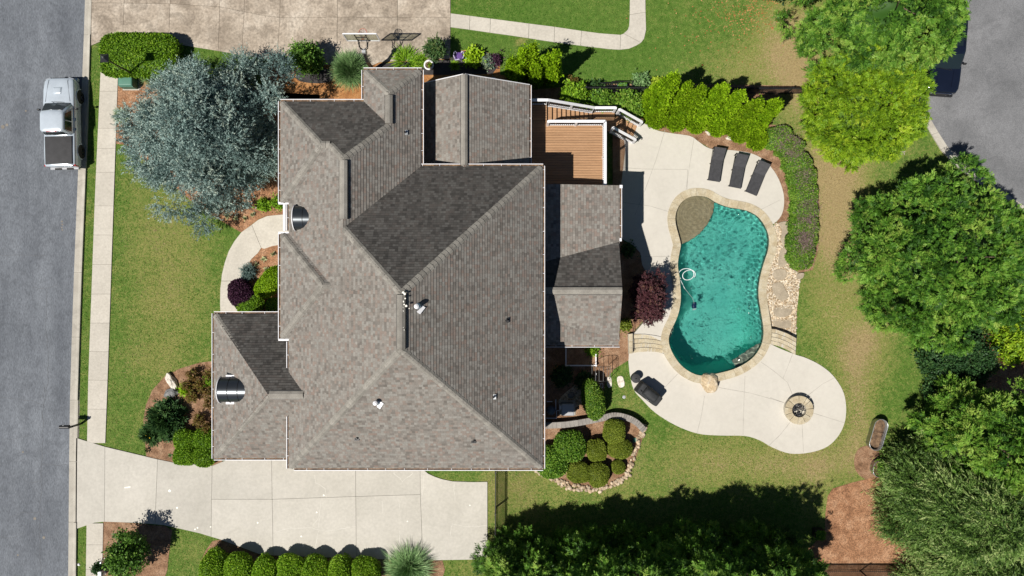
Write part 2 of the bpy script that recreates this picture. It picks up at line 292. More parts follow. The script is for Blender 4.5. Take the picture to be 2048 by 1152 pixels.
# ------------------------------------------------------------------ mesh helpers
ORG = {}
class MB:
    def __init__(s): s.v = []; s.f = []
    def add(s, vs, fs):
        o = len(s.v); s.v += [tuple(v) for v in vs]; s.f += [tuple(i + o for i in f) for f in fs]; return s
    def box(s, x0, x1, y0, y1, z0, z1):
        return s.add([(x0, y0, z0), (x1, y0, z0), (x1, y1, z0), (x0, y1, z0), (x0, y0, z1), (x1, y0, z1), (x1, y1, z1), (x0, y1, z1)],
                     [(0, 3, 2, 1), (4, 5, 6, 7), (0, 1, 5, 4), (1, 2, 6, 5), (2, 3, 7, 6), (3, 0, 4, 7)])
    def cbox(s, x0, x1, y0, y1, z0, z1, b=0.02):
        """box with chamfered top edges"""
        return s.add([(x0, y0, z0), (x1, y0, z0), (x1, y1, z0), (x0, y1, z0), (x0, y0, z1 - b), (x1, y0, z1 - b), (x1, y1, z1 - b), (x0, y1, z1 - b),
                      (x0 + b, y0 + b, z1), (x1 - b, y0 + b, z1), (x1 - b, y1 - b, z1), (x0 + b, y1 - b, z1)],
                     [(0, 3, 2, 1), (8, 9, 10, 11), (0, 1, 5, 4), (1, 2, 6, 5), (2, 3, 7, 6), (3, 0, 4, 7), (4, 5, 9, 8), (5, 6, 10, 9), (6, 7, 11, 10), (7, 4, 8, 11)])
    def obox(s, c, sx, sy, sz, rz=0.0):
        m = MB().box(-sx / 2, sx / 2, -sy / 2, sy / 2, -sz / 2, sz / 2); ca, sa = math.cos(rz), math.sin(rz)
        return s.add([(c[0] + x * ca - y * sa, c[1] + x * sa + y * ca, c[2] + z) for x, y, z in m.v], m.f)
    def prism(s, pts, z0, z1, chamfer=0.0):
        """polygon extruded; z0/z1 numbers or lists"""
        n = len(pts); area = sum(pts[i][0] * pts[(i + 1) % n][1] - pts[(i + 1) % n][0] * pts[i][1] for i in range(n))
        if area < 0: pts = list(reversed(pts))
        vs = [(p[0], p[1], z0) for p in pts] + [(p[0], p[1], z1) for p in pts]
        fs = [tuple(reversed(range(n))), tuple(range(n, 2 * n))] + [(i, (i + 1) % n, n + (i + 1) % n, n + i) for i in range(n)]
        return s.add(vs, fs)
    def beam(s, a, b, w, h, up=(0, 0, 1)):
        a = Vector(a); b = Vector(b); d = (b - a).normalized(); up = Vector(up)
        if abs(d.dot(up)) > 0.99: up = Vector((0, 1, 0))
        sd = d.cross(up).normalized(); u = sd.cross(d).normalized()
        c = [(-w / 2, -h / 2), (w / 2, -h / 2), (w / 2, h / 2), (-w / 2, h / 2)]
        vs = [a + sd * x + u * y for x, y in c] + [b + sd * x + u * y for x, y in c]
        return s.add(vs, [(0, 1, 2, 3), (7, 6, 5, 4), (0, 4, 5, 1), (1, 5, 6, 2), (2, 6, 7, 3), (3, 7, 4, 0)])
    def tube(s, pts, r, n=8, closed=False):
        pts = [Vector(p) for p in pts]; k = len(pts); rs = r if isinstance(r, (list, tuple)) else [r] * k
        rings = []
        for i, p in enumerate(pts):
            if closed: d = pts[(i + 1) % k] - pts[i - 1]
            else: d = pts[min(i + 1, k - 1)] - pts[max(i - 1, 0)]
            d.normalize(); u = Vector((0, 0, 1)) if abs(d.z) < 0.95 else Vector((1, 0, 0))
            a = d.cross(u).normalized(); b = d.cross(a).normalized()
            rings.append([p + (a * math.cos(2 * math.pi * j / n) + b * math.sin(2 * math.pi * j / n)) * rs[i] for j in range(n)])
        vs = [v for q in rings for v in q]; fs = []
        for i in range(k if closed else k - 1):
            i2 = (i + 1) % k
            for j in range(n): fs.append((i * n + j, i * n + (j + 1) % n, i2 * n + (j + 1) % n, i2 * n + j))
        if not closed: fs += [tuple(range(n)), tuple(reversed(range((k - 1) * n, k * n)))]
        return s.add(vs, fs)
    def lathe(s, c, prof, n=24, sx=1.0, sy=1.0, rz=0.0):
        vs = []; fs = []; k = len(prof); ca, sa = math.cos(rz), math.sin(rz)
        for r, z in prof:
            for j in range(n):
                t = 2 * math.pi * j / n; x = r * math.cos(t) * sx; y = r * math.sin(t) * sy
                vs.append((c[0] + x * ca - y * sa, c[1] + x * sa + y * ca, c[2] + z))
        for i in range(k - 1):
            for j in range(n): fs.append((i * n + j, i * n + (j + 1) % n, (i + 1) * n + (j + 1) % n, (i + 1) * n + j))
        fs += [tuple(reversed(range(n))), tuple(range((k - 1) * n, k * n))]
        return s.add(vs, fs)
    def blob(s, c, rx, ry, rz, seed=0, rough=0.25, sub=2, freq=1.3, ang=0.0):
        bm = bmesh.new(); bmesh.ops.create_icosphere(bm, subdivisions=sub, radius=1.0)
        off = Vector((seed * 7.13, seed * 3.7, seed * 1.9)); ca, sa = math.cos(ang), math.sin(ang); vs = []
        for v in bm.verts:
            d = v.co.copy(); k = 1 + rough * mnoise.noise(d * freq + off) * 1.6 + rough * 0.4 * mnoise.noise(d * freq * 3 + off)
            x, y, z = d.x * rx * k, d.y * ry * k, d.z * rz * k
            vs.append((c[0] + x * ca - y * sa, c[1] + x * sa + y * ca, c[2] + z))
        fs = [tuple(v.index for v in f.verts) for f in bm.faces]; bm.free()
        return s.add(vs, fs)
    def build(s, name, mat, parent=None, origin=None, smooth_shade=False):
        o = Vector(ORG.get(parent, (0, 0, 0))) if parent is not None else Vector(origin or (0, 0, 0))
        me = bpy.data.meshes.new(name); me.from_pydata([(x - o.x, y - o.y, z - o.z) for x, y, z in s.v], [], s.f)
        me.materials.append(MATS[mat])
        if smooth_shade: me.polygons.foreach_set('use_smooth', [True] * len(me.polygons))
        me.update()
        ob = bpy.data.objects.new(name, me); COL.objects.link(ob)
        if parent is not None: ob.parent = parent; ORG[ob] = tuple(o)
        else: ob.location = o; ORG[ob] = tuple(o)
        return ob
def tag(o, label=None, cat=None, group=None, kind=None):
    if label: o['label'] = label
    if cat: o['category'] = cat
    if group: o['group'] = group
    if kind: o['kind'] = kind
    return o
def thing(name, label, cat, loc=(0, 0, 0), group=None, local=False):
    e = bpy.data.objects.new(name, None); e.empty_display_size = 0.3; COL.objects.link(e); e.location = loc
    ORG[e] = (0, 0, 0) if local else tuple(loc)
    return tag(e, label, cat, group)
def copy_tree(o, parent=None):
    c = o.copy(); COL.objects.link(c); c.parent = parent
    for ch in list(o.children): copy_tree(ch, c)
    return c
def dupe(src, name, parent, loc, rz=0.0, sc=1.0):
    c = bpy.data.objects.new(name, src.data); COL.objects.link(c); c.parent = parent
    o = Vector(ORG.get(parent, (0, 0, 0))) if parent is not None else Vector((0, 0, 0))
    c.location = Vector(loc) - o; c.rotation_euler = (0, 0, rz); c.scale = (sc, sc, sc) if not isinstance(sc, tuple) else sc
    return c
def spline(pts, n=6, closed=True):
    out = []; k = len(pts); rng = range(k) if closed else range(k - 1)
    for i in rng:
        if closed: a, b, c, d = pts[i - 1], pts[i], pts[(i + 1) % k], pts[(i + 2) % k]
        else: a, b, c, d = pts[max(i - 1, 0)], pts[i], pts[i + 1], pts[min(i + 2, k - 1)]
        for j in range(n):
            t = j / n
            out.append(tuple(0.5 * (2 * b[q] + (c[q] - a[q]) * t + (2 * a[q] - 5 * b[q] + 4 * c[q] - d[q]) * t * t + (3 * b[q] - a[q] - 3 * c[q] + d[q]) * t ** 3) for q in range(2)))
    if not closed: out.append(tuple(pts[-1]))
    return out
NOGRASS = []
def draped(name, pxpts, dz, mat, cell=0.5, parent=None, kind='structure', thick=0.0):
    """a sheet that follows the ground: polygon cut along a grid, each corner set to ground height + dz"""
    NOGRASS.append(list(pxpts)); bm = bmesh.new(); pts = [G(*p) for p in pxpts]
    f = bm.faces.new([bm.verts.new((p.x, p.y, 0)) for p in pts])
    if f.normal.z < 0 or f.calc_area() and (f.normal_update() or f.normal.z < 0): f.normal_flip()
    bmesh.ops.triangulate(bm, faces=bm.faces[:])
    xs = [p.x for p in pts]; ys = [p.y for p in pts]
    if cell:
        for lo, hi, nrm in ((min(xs), max(xs), (1, 0, 0)), (min(ys), max(ys), (0, 1, 0))):
            t = lo + cell
            while t < hi:
                bmesh.ops.bisect_plane(bm, geom=bm.verts[:] + bm.edges[:] + bm.faces[:], plane_co=tuple(c * t for c in nrm), plane_no=nrm); t += cell
    for v in bm.verts: v.co.z = float(gz(v.co.x, v.co.y)) + dz
    me = bpy.data.meshes.new(name); bm.to_mesh(me); bm.free(); me.materials.append(MATS[mat])
    ob = bpy.data.objects.new(name, me); COL.objects.link(ob); ORG[ob] = (0, 0, 0)
    if parent is not None: ob.parent = parent
    elif kind: ob['kind'] = kind
    return ob
def inpoly(x, y, poly):
    x = np.asarray(x); y = np.asarray(y); ins = np.zeros(x.shape, bool); n = len(poly)
    for i in range(n):
        x0, y0 = poly[i]; x1, y1 = poly[(i + 1) % n]
        if y0 == y1: continue
        c = ((y0 > y) != (y1 > y)) & (x < (x1 - x0) * (y - y0) / (y1 - y0) + x0); ins ^= c
    return ins
def edgedist(x, y, poly):
    x = np.asarray(x, float); y = np.asarray(y, float); best = np.full(x.shape, 1e9); n = len(poly)
    for i in range(n):
        x0, y0 = poly[i]; x1, y1 = poly[(i + 1) % n]; dx, dy = x1 - x0, y1 - y0; l2 = dx * dx + dy * dy
        if l2 < 1e-12: continue
        t = np.clip(((x - x0) * dx + (y - y0) * dy) / l2, 0, 1)
        best = np.minimum(best, (x - x0 - t * dx) ** 2 + (y - y0 - t * dy) ** 2)
    return np.sqrt(best)

# ------------------------------------------------------------------ pool outline (used by the ground too)
POOL_PX = [(1349,437),(1352,421),(1362,404),(1377,394),(1394,391),(1414,394),(1431,404),(1454,413),(1477,417),(1497,422),(1517,434),(1531,454),(1538,476),(1536,501),(1527,529),(1520,557),(1517,586),(1521,617),(1526,647),(1527,671),(1521,694),(1504,717),(1474,736),(1441,746),(1407,752),(1384,747),(1361,731),(1344,707),(1336,684),(1339,664),(1350,641),(1357,620),(1360,594),(1358,560),(1354,531),(1357,507),(1360,490),(1356,472),(1351,454)]
def w2(p): return ((p[0] - 1024) * S, (576 - p[1]) * S)
POOL = spline([w2(p) for p in POOL_PX], 4)
def offset(poly, d):
    """closed outline moved outwards by d"""
    n = len(poly); area = sum(poly[i][0] * poly[(i + 1) % n][1] - poly[(i + 1) % n][0] * poly[i][1] for i in range(n)); sg = 1 if area > 0 else -1
    out = []
    for i in range(n):
        a, b = poly[i - 1], poly[(i + 1) % n]; dx, dy = b[0] - a[0], b[1] - a[1]; l = math.hypot(dx, dy) or 1
        out.append((poly[i][0] + sg * dy / l * d, poly[i][1] - sg * dx / l * d))
    return out
def inset(poly, d):
    """polygon with straight sides shrunk by d"""
    n = len(poly); area = sum(poly[i][0] * poly[(i + 1) % n][1] - poly[(i + 1) % n][0] * poly[i][1] for i in range(n)); sg = 1 if area > 0 else -1
    out = []
    for i in range(n):
        p, a, b = Vector(poly[i]), Vector(poly[i - 1]), Vector(poly[(i + 1) % n])
        e1 = (p - a).normalized(); e2 = (b - p).normalized()
        n1 = Vector((-e1.y, e1.x)) * sg; n2 = Vector((-e2.y, e2.x)) * sg
        k = n1 + n2; q = max(0.3, 1 + n1.dot(n2)); out.append(tuple(p + k * (d / q)))
    return out

# ------------------------------------------------------------------ ground: one sheet to the horizon, turf
def make_ground():
    xs = np.concatenate([[-400, -150, -60], np.arange(-34, 34.01, 0.4), [60, 150, 400]])
    ys = np.concatenate([[-400, -150, -50], np.arange(-20, 20.01, 0.4), [50, 150, 400]])
    X, Y = np.meshgrid(xs, ys); Z = gz(X, Y)
    nx, ny = len(xs), len(ys)
    hole = inpoly(X, Y, offset(POOL, 0.12)).reshape(ny, nx)
    idx = np.arange(nx * ny).reshape(ny, nx)
    q = np.stack([idx[:-1, :-1], idx[:-1, 1:], idx[1:, 1:], idx[1:, :-1]], -1)
    keep = ~(hole[:-1, :-1] | hole[:-1, 1:] | hole[1:, 1:] | hole[1:, :-1])
    q = q[keep]
    me = bpy.data.meshes.new('ground'); me.from_pydata(np.stack([X.ravel(), Y.ravel(), Z.ravel()], 1).tolist(), [], q.tolist())
    px = X.ravel() / S + 1024; py = 576 - Y.ravel() / S
    global dryness
    dry = np.full(px.shape, 0.16)
    def blobs(lst):
        for cx, cy, rx, ry, k in lst:
            dry[:] += k * np.exp(-(((px - cx) / rx) ** 2 + ((py - cy) / ry) ** 2))
    blobs([(340, 520, 95, 210, 0.30), (300, 840, 60, 120, 0.05), (245, 480, 18, 300, -0.05), (420, 480, 40, 60, -0.10), (300, 700, 80, 60, 0.08),   # front lawn
           (1080, 60, 170, 70, -0.22), (1180, 130, 160, 45, -0.16), (1350, 110, 140, 60, -0.06), (1560, 110, 70, 90, 0.40), (1470, 140, 110, 45, 0.24), (1600, 170, 40, 60, 0.5),
           (1590, 60, 50, 80, 0.40), (930, 110, 60, 50, -0.1), (1040, 85, 14, 9, 0.7),
           (1668, 380, 62, 230, 0.85), (1780, 290, 60, 40, 0.20), (1650, 640, 45, 60, 0.0), (1730, 690, 50, 60, 0.55), (1720, 820, 35, 110, 0.50), (1660, 930, 100, 45, 0.36),
           (1380, 900, 160, 45, 0.14), (1180, 960, 220, 60, 0.22), (1050, 1000, 60, 50, 0.18), (1500, 930, 130, 45, 0.34), (1630, 1000, 35, 70, 0.22), (985, 1050, 30, 120, 0.20),
           (1235, 750, 30, 30, -0.02), (1260, 820, 30, 25, 0.15), (930, 1135, 90, 30, 0.12), (380, 1100, 40, 40, 0.12), (1330, 900, 40, 60, -0.1),
           (450, 110, 90, 40, -0.10), (500, 160, 40, 30, 0.05)])
    dgrid = np.clip(dry, 0, 1).reshape(ny, nx)
    def dryness(x, y):       # the same patches for the blades
        i = np.clip(np.searchsorted(xs, x) - 1, 0, nx - 2); j = np.clip(np.searchsorted(ys, y) - 1, 0, ny - 2); return dgrid[j, i]
    at = me.attributes.new('dry', 'FLOAT', 'POINT'); at.data.foreach_set('value', np.clip(dry, 0, 1).astype(np.float32))
    me.materials.append(MATS['lawn_grass']); me.polygons.foreach_set('use_smooth', [True] * len(me.polygons)); me.update()
    o = bpy.data.objects.new('ground', me); COL.objects.link(o); tag(o, 'mown lawn of green and straw coloured turf round the house', None, None, 'structure'); return o
make_ground()

# ------------------------------------------------------------------ street on the left, kerb, sidewalk
ROAD_R = [(178,-300),(171,0),(166,130),(155,384),(148,560),(141,768),(139,900),(137,1152),(134,1500)]
KERB_R = [(192,-300),(184,0),(181,130),(172,384),(165,560),(158,768),(155.5,900),(154,1152),(150,1500)]
def at_y(line, y):
    for (x0, y0), (x1, y1) in zip(line, line[1:]):
        if y0 <= y <= y1: return x0 + (x1 - x0) * (y - y0) / (y1 - y0)
street = draped('road', [(-400, -300)] + ROAD_R + [(-400, 1500)], 0.012, 'asphalt', cell=0)
# hairline cracks in the asphalt
rng = random.Random(5)
def crack(parent, pts, w, name='crack', mat='joint', z=0.017, jitter=2.0, zoff=None):
    pp = []
    for (a, b) in zip(pts, pts[1:]):
        n = max(2, int(math.hypot(b[0] - a[0], b[1] - a[1]) / 7))
        for i in range(n):
            t = i / n; pp.append((a[0] + (b[0] - a[0]) * t + rng.uniform(-jitter, jitter), a[1] + (b[1] - a[1]) * t + rng.uniform(-jitter, jitter)))
    pp.append(pts[-1]); m = MB()
    vs = []; fs = []
    for i, p in enumerate(pp):
        a = pp[max(i - 1, 0)]; b = pp[min(i + 1, len(pp) - 1)]; dx, dy = b[0] - a[0], b[1] - a[1]; l = math.hypot(dx, dy) or 1
        ww = w * rng.uniform(0.5, 1.2) / S / 2
        for s in (1, -1):
            zz = z if zoff is None else zoff
            q = G(p[0] - s * dy / l * ww, p[1] + s * dx / l * ww, z) if zoff is None else P(p[0] - s * dy / l * ww, p[1] + s * dx / l * ww, zoff)
            vs.append(tuple(q))
        if i: fs.append((2 * i - 2, 2 * i - 1, 2 * i + 1, 2 * i))
    m.add(vs, fs); return m.build(name, mat, parent)
surf('asphalt_crack', (0.10, 0.105, 0.115), (0.14, 0.145, 0.155), 3, bmp=0)
for pts in ([(88,768),(86,850),(84,930),(82,1000),(80,1060),(82,1152)],[(0,510),(40,509),(93,511)],[(62,575),(95,578),(118,570)],[(0,796),(40,798),(70,802),(88,810)],[(0,1072),(25,1075),(48,1066)],
            [(80,1024),(50,1025),(18,1035)],[(84,928),(110,930),(135,930)],[(5,880),(60,872)],[(60,965),(82,962)],[(20,200),(60,198),(95,203)],[(96,700),(97,760),(90,800)],[(95,580),(92,640),(96,700)]):
    crack(street, pts, 0.022, mat='asphalt_crack')
m = MB()
for x, y, r in ((124,443,2),(125,449,2),(124,455,1.6),(125,460,1.8),(70,1037,3),(46,904,2),(88,1075,3),(36,1110,2),(6,254,4),(14,250,3),(52,222,2)):
    p = G(x, y, 0.018); m.lathe(p, [(r * S, 0), (r * S * 0.9, 0.001)], 8)
tag(m.build('tar_spots', 'joint', street), None, None, None, 'stuff')

def sidewalk_strip(name, left, right, ys, mat, z0, z1, gap=0.008, label=None, base='joint'):
    """structure with one slab for each panel between the joints in ys"""
    NOGRASS.append([(at_y(left, y), y) for y in ys] + [(at_y(right, y), y) for y in reversed(ys)])
    pts = [(at_y(left, ys[0]), ys[0]), (at_y(right, ys[0]), ys[0]), (at_y(right, ys[-1]), ys[-1]), (at_y(left, ys[-1]), ys[-1])]
    b = MB().prism(inset([tuple(G(*p)[:2]) for p in pts], 0.015), z0, z1 - 0.012).build(name, base); tag(b, label, None, None, 'structure')
    for a, c in zip(ys, ys[1:]):
        q = [(at_y(left, a), a), (at_y(right, a), a), (at_y(right, c), c), (at_y(left, c), c)]
        MB().prism(inset([tuple(G(*p)[:2]) for p in q], gap), z0, z1).build('slab', mat, b)
    return b
KL = [(x, y) for x, y in ROAD_R]; KR = KERB_R
NOGRASS.append(ROAD_R + KERB_R[::-1])
# kerb: a gutter pan with a rolled edge, cast in lengths
kb = MB().prism(inset([tuple(G(*p)[:2]) for p in [(at_y(KL, -60), -60), (at_y(KR, -60), -60), (at_y(KR, 576), 576), (at_y(KR, 1210), 1210), (at_y(KL, 1210), 1210), (at_y(KL, 576), 576)]], 0.03), 0.0, 0.016).build('kerb', 'joint')
tag(kb, 'pale concrete gutter and kerb along the street', None, None, 'structure')
ky = [-60, 70, 160, 330, 422, 545, 674, 800, 923, 1044, 1210]
for a, c in zip(ky, ky[1:]):
    vs = []; fs = []; low = (c <= 70 or (a >= 800 and c <= 1044))   # lowered where the driveways cross
    prof = [(0.0, 0.014), (0.0, 0.028), (0.55, 0.022), (0.72, 0.05 if low else 0.075), (0.85, 0.06 if low else 0.115), (1.0, 0.06 if low else 0.12), (1.0, 0.0)]
    for y in (a + 0.25, c - 0.25):
        xl, xr = at_y(KL, y), at_y(KR, y)
        for t, z in prof: p = G(xl + (xr - xl) * t, y); vs.append((p.x, p.y, z))
    n = len(prof); fs = [(i, i + 1, n + i + 1, n + i) for i in range(n - 1)] + [tuple(range(n))[::-1], tuple(range(n, 2 * n))]
    MB().add(vs, fs).build('kerb_length', 'kerb', kb)
SWL = [(203,120),(191,384),(177,768),(175,880),(174,1045),(172.5,1152),(171,1240)]
SWR = [(238,120),(229,384),(216,768),(211.5,888),(207.5,1045),(205.5,1152),(204,1240)]
sidewalk_strip('sidewalk', SWL, SWR, [128, 183, 257, 297, 345, 412, 470, 529, 588, 646, 703, 760, 818, 886], 'concrete', 0.0, 0.055, label='pale concrete sidewalk in front of the lawn')
sidewalk_strip('sidewalk', SWL, SWR, [1046, 1089, 1138, 1200], 'concrete', 0.0, 0.055, label='short sidewalk beyond the lower driveway')

# ------------------------------------------------------------------ driveways as cast slabs
def slabs(name, label, polys, mat, z1, z0=0.0, gap=0.009, base=None, basemat='joint'):
    b = MB(); NOGRASS.extend(list(q) for q in polys)
    for q in polys: b.prism(inset([tuple(G(*p)[:2]) for p in q], 0.02), z0, z1 - 0.015 + 0.0007 * (polys.index(q) % 7))
    b = b.build(name, basemat); tag(b, label, None, None, 'structure')
    for q in polys: MB().prism(inset([tuple(G(*p)[:2]) for p in q], gap), z0, z1).build('slab', mat, b)
    return b
drive = slabs('driveway', 'wide pale concrete driveway below the garage', [
    [(153,875),(175,882),(211,893),(210,1043),(190,1045),(175,1050),(152,1058)],
    [(211,893),(316,918),(311,1048),(270,1045),(210,1043)],
    [(316,918),(350,925),(425,931),(423,1073),(400,1066),(330,1050),(311,1048)],
    [(425,931),(440,925),(472,912),(497,874),(543,871),(545,998),(424,998)], [(424,998),(545,998),(547,1110.5),(520,1108),(440,1078),(423,1073)],
    [(543,871),(711,871),(712,992.5),(545,998)], [(545,998),(712,992.5),(713,1116),(615,1113),(547,1110.5)],
    [(711,871),(840,871),(841,988.5),(712,992.5)], [(712,992.5),(841,988.5),(846,1119.5),(770,1118),(713,1116)],
    [(840,871),(845,925),(848,940),(857,947),(870,953),(885,958),(905,962),(945,963.5),(975,963),(975,1118),(865,1120),(846,1119.5),(841,988.5)]], 'concrete_drive', 0.06)
for pts in ([(630,948),(633,965),(652,978),(653,995)],[(641,999),(640,1030),(625,1055),(600,1057),(575,1056),(552,1064)],[(640,1035),(638,1060),(629,1108)],[(625,1056),(660,1062),(712,1052)],[(788,945),(805,962),(826,946)],
            [(846,990),(848,950)],[(902,1052),(905,1048),(935,1053),(974,1051)],[(902,1050),(901,1070)],[(908,965),(910,1000)],[(764,1000),(766,1025)],[(798,1000),(800,1018)],[(799,1060),(800,1105)]):
    crack(drive, pts, 0.022, mat='drive_crack', z=0.0615, jitter=1.2)
m = MB()
for x, y, r in ((340,981,4),(355,1015,3),(396,1055,2.5),(391,1058,2.5),(422,1053,2),(634,1024,2.5),(603,1072,2.5),(607,1091,2.2),(648,990,2.5),(815,1042,2),(940,1010,2),(516,1045,2.6),(644,1095,1.8)):
    p = G(x, y, 0.061); m.lathe(p, [(r * S * .7, 0), (r * S * 0.5, 0.001)], 7)
m.build('pale_spots', 'flower_white', drive)['kind'] = 'stuff'
m = MB(); m.add([G(250,974,0.0615), G(262,972,0.0615), G(262,974.5,0.0615), G(250,976,0.0615)], [(0,1,2,3)]); m.build('pale_streak', 'flower_white', drive)

drive2 = slabs('driveway', 'brown stained old concrete driveway of the neighbour', [
    [(184,-60),(250,-60),(249,7),(184,6)], [(250,-60),(341,-60),(341,8),(249,7)], [(341,-60),(441,-60),(440,14),(341,8)], [(441,-60),(490,-60),(489,24),(440,14)], [(490,-60),(562,-60),(560,36),(525,31),(489,24)],
    [(562,-60),(676,-60),(675,35),(560,36)], [(676,-60),(796,-60),(795,35),(675,35)], [(796,-60),(901,-60),(901,35),(795,35)],
    [(184,6),(249,7),(246,82),(205,82),(183,92)], [(249,7),(341,8),(338,86),(300,81),(246,82)], [(341,8),(440,14),(437,102.5),(372,92),(338,86)], [(440,14),(489,24),(484,111),(437,102.5)],
    [(489,24),(525,31),(560,36),(555,121),(545,120),(512,115),(484,111)], [(560,36),(675,35),(674,131),(640,130),(555,121)], [(675,35),(795,35),(794,122.5),(760,125),(735,135),(674,131)], [(795,35),(901,35),(901,118),(858,120),(794,122.5)]], 'concrete_old', 0.05, basemat='joint_pale')
walk2 = slabs('garden_path', 'narrow concrete path curving across the upper lawn', [
    [(901,27),(940,32),(939,60),(901,55)], [(940,32),(981,37.5),(980,66),(939,60)], [(981,37.5),(1058,47.5),(1057,77),(1024,72),(980,66)], [(1058,47.5),(1109,54),(1108,85),(1075,80),(1057,77)],
    [(1109,54),(1163,62),(1161,92),(1108,85)], [(1163,62),(1200,67),(1241,70),(1240,100),(1220,99),(1161,92)],
    [(1241,70),(1247,67.5),(1282,86),(1272,92),(1258,98),(1240,100)], [(1247,67.5),(1255,60),(1258,52),(1259,30),(1291,25),(1292,60),(1288,78),(1282,86)], [(1259,30),(1260,-40),(1290,-40),(1291,25)]], 'concrete', 0.05)
walk1 = slabs('front_path', 'curved pale concrete path to the front door', [
    [(585,428),(564.6,429),(535,432),(517,439.6),(504,449.5),(523,496),(529,498)[:2],(544,492.7),(560,490),(585,489)],
    [(504,449.5),(483,464.6),(468.8,483),(458,502),(450,525),(444,550),(443,562),(484,562),(487.5,550),(495.8,530),(504,517.7),(516.7,506),(523,496)],
    [(443,562),(441,577),(440.6,608),(441.7,640),(478,640),(479,600),(484,562)]], 'concrete', 0.05)

# ------------------------------------------------------------------ cul-de-sac at the upper right
CK = [(1908,-60),(1905,0),(1880,70),(1845,140),(1829,190),(1833,210),(1845,240),(1862,270),(1880,300),(1905,328),(1940,355),(1990,392),(2048,434),(2150,500)]
CKI = [(1922,-60),(1919,0),(1894,72),(1860,142),(1842,190),(1846,208),(1858,236),(1875,265),(1893,293),(1916,318),(1950,344),(2000,380),(2058,420),(2160,486)]
road2 = draped('road', CKI + [(2500,500),(2500,-60)], 0.012, 'asphalt_pale', cell=0)
tag(road2, 'pale grey asphalt of the turning circle at the upper right')
NOGRASS.append(CK + CKI[::-1])
k2 = MB().prism(inset([tuple(G(*p)[:2]) for p in CK + CKI[::-1]], 0.02), 0.0, 0.015).build('kerb', 'joint'); tag(k2, 'curved concrete kerb of the turning circle', None, None, 'structure')
for i in range(len(CK) - 1):
    q = [CK[i], CK[i + 1], CKI[i + 1], CKI[i]]; n = [tuple(G(*p)[:2]) for p in q]
    MB().prism(inset(n, 0.006), 0.0, 0.09).build('kerb_length', 'kerb', k2)
for pts in ([(1985,225),(2005,215),(2040,210)],[(1960,235),(1990,222)]): crack(road2, pts, 0.02, mat='asphalt_crack')

# ------------------------------------------------------------------ planting beds
def bed(name, pts, mat, dz=0.022, sm=True, cell=0.6, label=None):
    pp = spline(pts, 4) if sm else pts
    o = draped(name, pp, dz, mat, cell); tag(o, label); return o
bed('mulch_bed', [(233,150),(300,140),(360,138),(400,150),(470,175),(560,185),(640,190),(640,260),(580,300),(578,428),(565,429),(535,432),(517,439),(500,452),(483,465),(460,452),(430,434),(380,400),(300,330),(254,290),(233,288)], 'mulch', sm=False, label='orange mulch bed under the blue cedar')
bed('mulch_bed', [(564,486),(543,487),(526,492),(513,501),(500,513),(491,526),(482,548),(475,600),(478,640),(590,640),(590,490)], 'mulch', sm=False, label='mulch bed inside the curved front path')
bed('mulch_bed', [(445,722),(428,722),(400,725),(360,737),(330,752),(305,780),(292,810),(287,840),(290,880),(293,913),(315,918),(350,925),(425,932),(445,930)], 'mulch_brown', sm=False, label='mulch bed with shrubs left of the garage')
bed('mulch_bed', [(207,1042),(270,1046),(305,1050),(330,1052),(345,1060),(342,1080),(338,1110),(335,1140),(325,1170),(205,1200)], 'mulch_brown', sm=False, label='mulch bed below the lower driveway')
bed('mulch_bed', [(425,1082),(440,1079),(520,1109),(615,1114),(770,1119),(885,1121),(890,1140),(870,1200),(395,1200),(402,1120),(412,1100)], 'mulch_brown', sm=False, label='mulch strip under the row of round hedges')
bed('pine_straw_bed', [(545,120),(600,125),(735,135),(760,125),(858,120),(901,118),(915,102),(960,98),(990,112),(1000,130),(1000,150),(1060,160),(1060,230),(560,230),(530,190),(538,150)], 'pine_straw', sm=False, label='pine straw bed along the upper wall of the house')
bed('mulch_patch', [(594,138),(630,132),(660,140),(668,152),(660,164),(630,167),(598,162),(592,150)], 'mulch_black', dz=0.032, label='small black mulch patch below the tall shrub')
bed('mulch_patch', [(748,136),(760,127),(858,121),(900,119),(913,104),(960,100),(988,113),(997,132),(985,148),(890,150),(760,150)], 'mulch_black', dz=0.034, sm=False, label='black mulch bed behind the upper gable')
bed('mulch_bed', [(1060,180),(1150,172),(1160,168),(1400,168),(1600,172),(1640,176),(1632,188),(1560,186),(1540,260),(1300,250),(1275,246),(1200,240),(1060,240)], 'mulch_brown', sm=False, label='brown mulch strip along the black fence')
bed('mulch_bed', [(1275,246),(1290,247),(1312,260),(1340,266),(1380,272),(1397,283),(1420,297),(1460,300),(1500,306),(1528,320),(1552,348),(1566,382),(1568,410),(1562,432),(1552,445),(1580,450),(1580,530),(1600,546),(1625,540),(1636,500),(1638,400),(1615,325),(1580,275),(1550,250),(1300,240)], 'mulch_brown', dz=0.026, sm=False, label='brown mulch bed round the pool terrace')
bed('mulch_bed', [(1655,992),(1665,977),(1700,966),(1745,955),(1790,950),(1860,900),(2100,880),(2150,1200),(1560,1200),(1590,1120),(1630,1085),(1650,1060),(1650,1030)], 'mulch', label='bare orange mulch bed at the lower right', sm=False, dz=0.024)
bed('mulch_bed', [(1088,690),(1240,688),(1262,696),(1258,720),(1228,738),(1212,760),(1206,790),(1212,822),(1262,842),(1290,855),(1286,875),(1270,920),(1255,955),(1220,973),(1180,979),(1140,971),(1105,954),(1075,940),(1060,700)], 'mulch_brown', sm=False, label='mulch bed with machines and round shrubs behind the house')
bed('mulch_bed', [(1225,470),(1250,484),(1268,492),(1280,506),(1284,530),(1300,560),(1312,590),(1300,625),(1268,662),(1262,705),(1225,705)], 'mulch_brown', dz=0.085, sm=False, label='shaded bed under the purple maple')
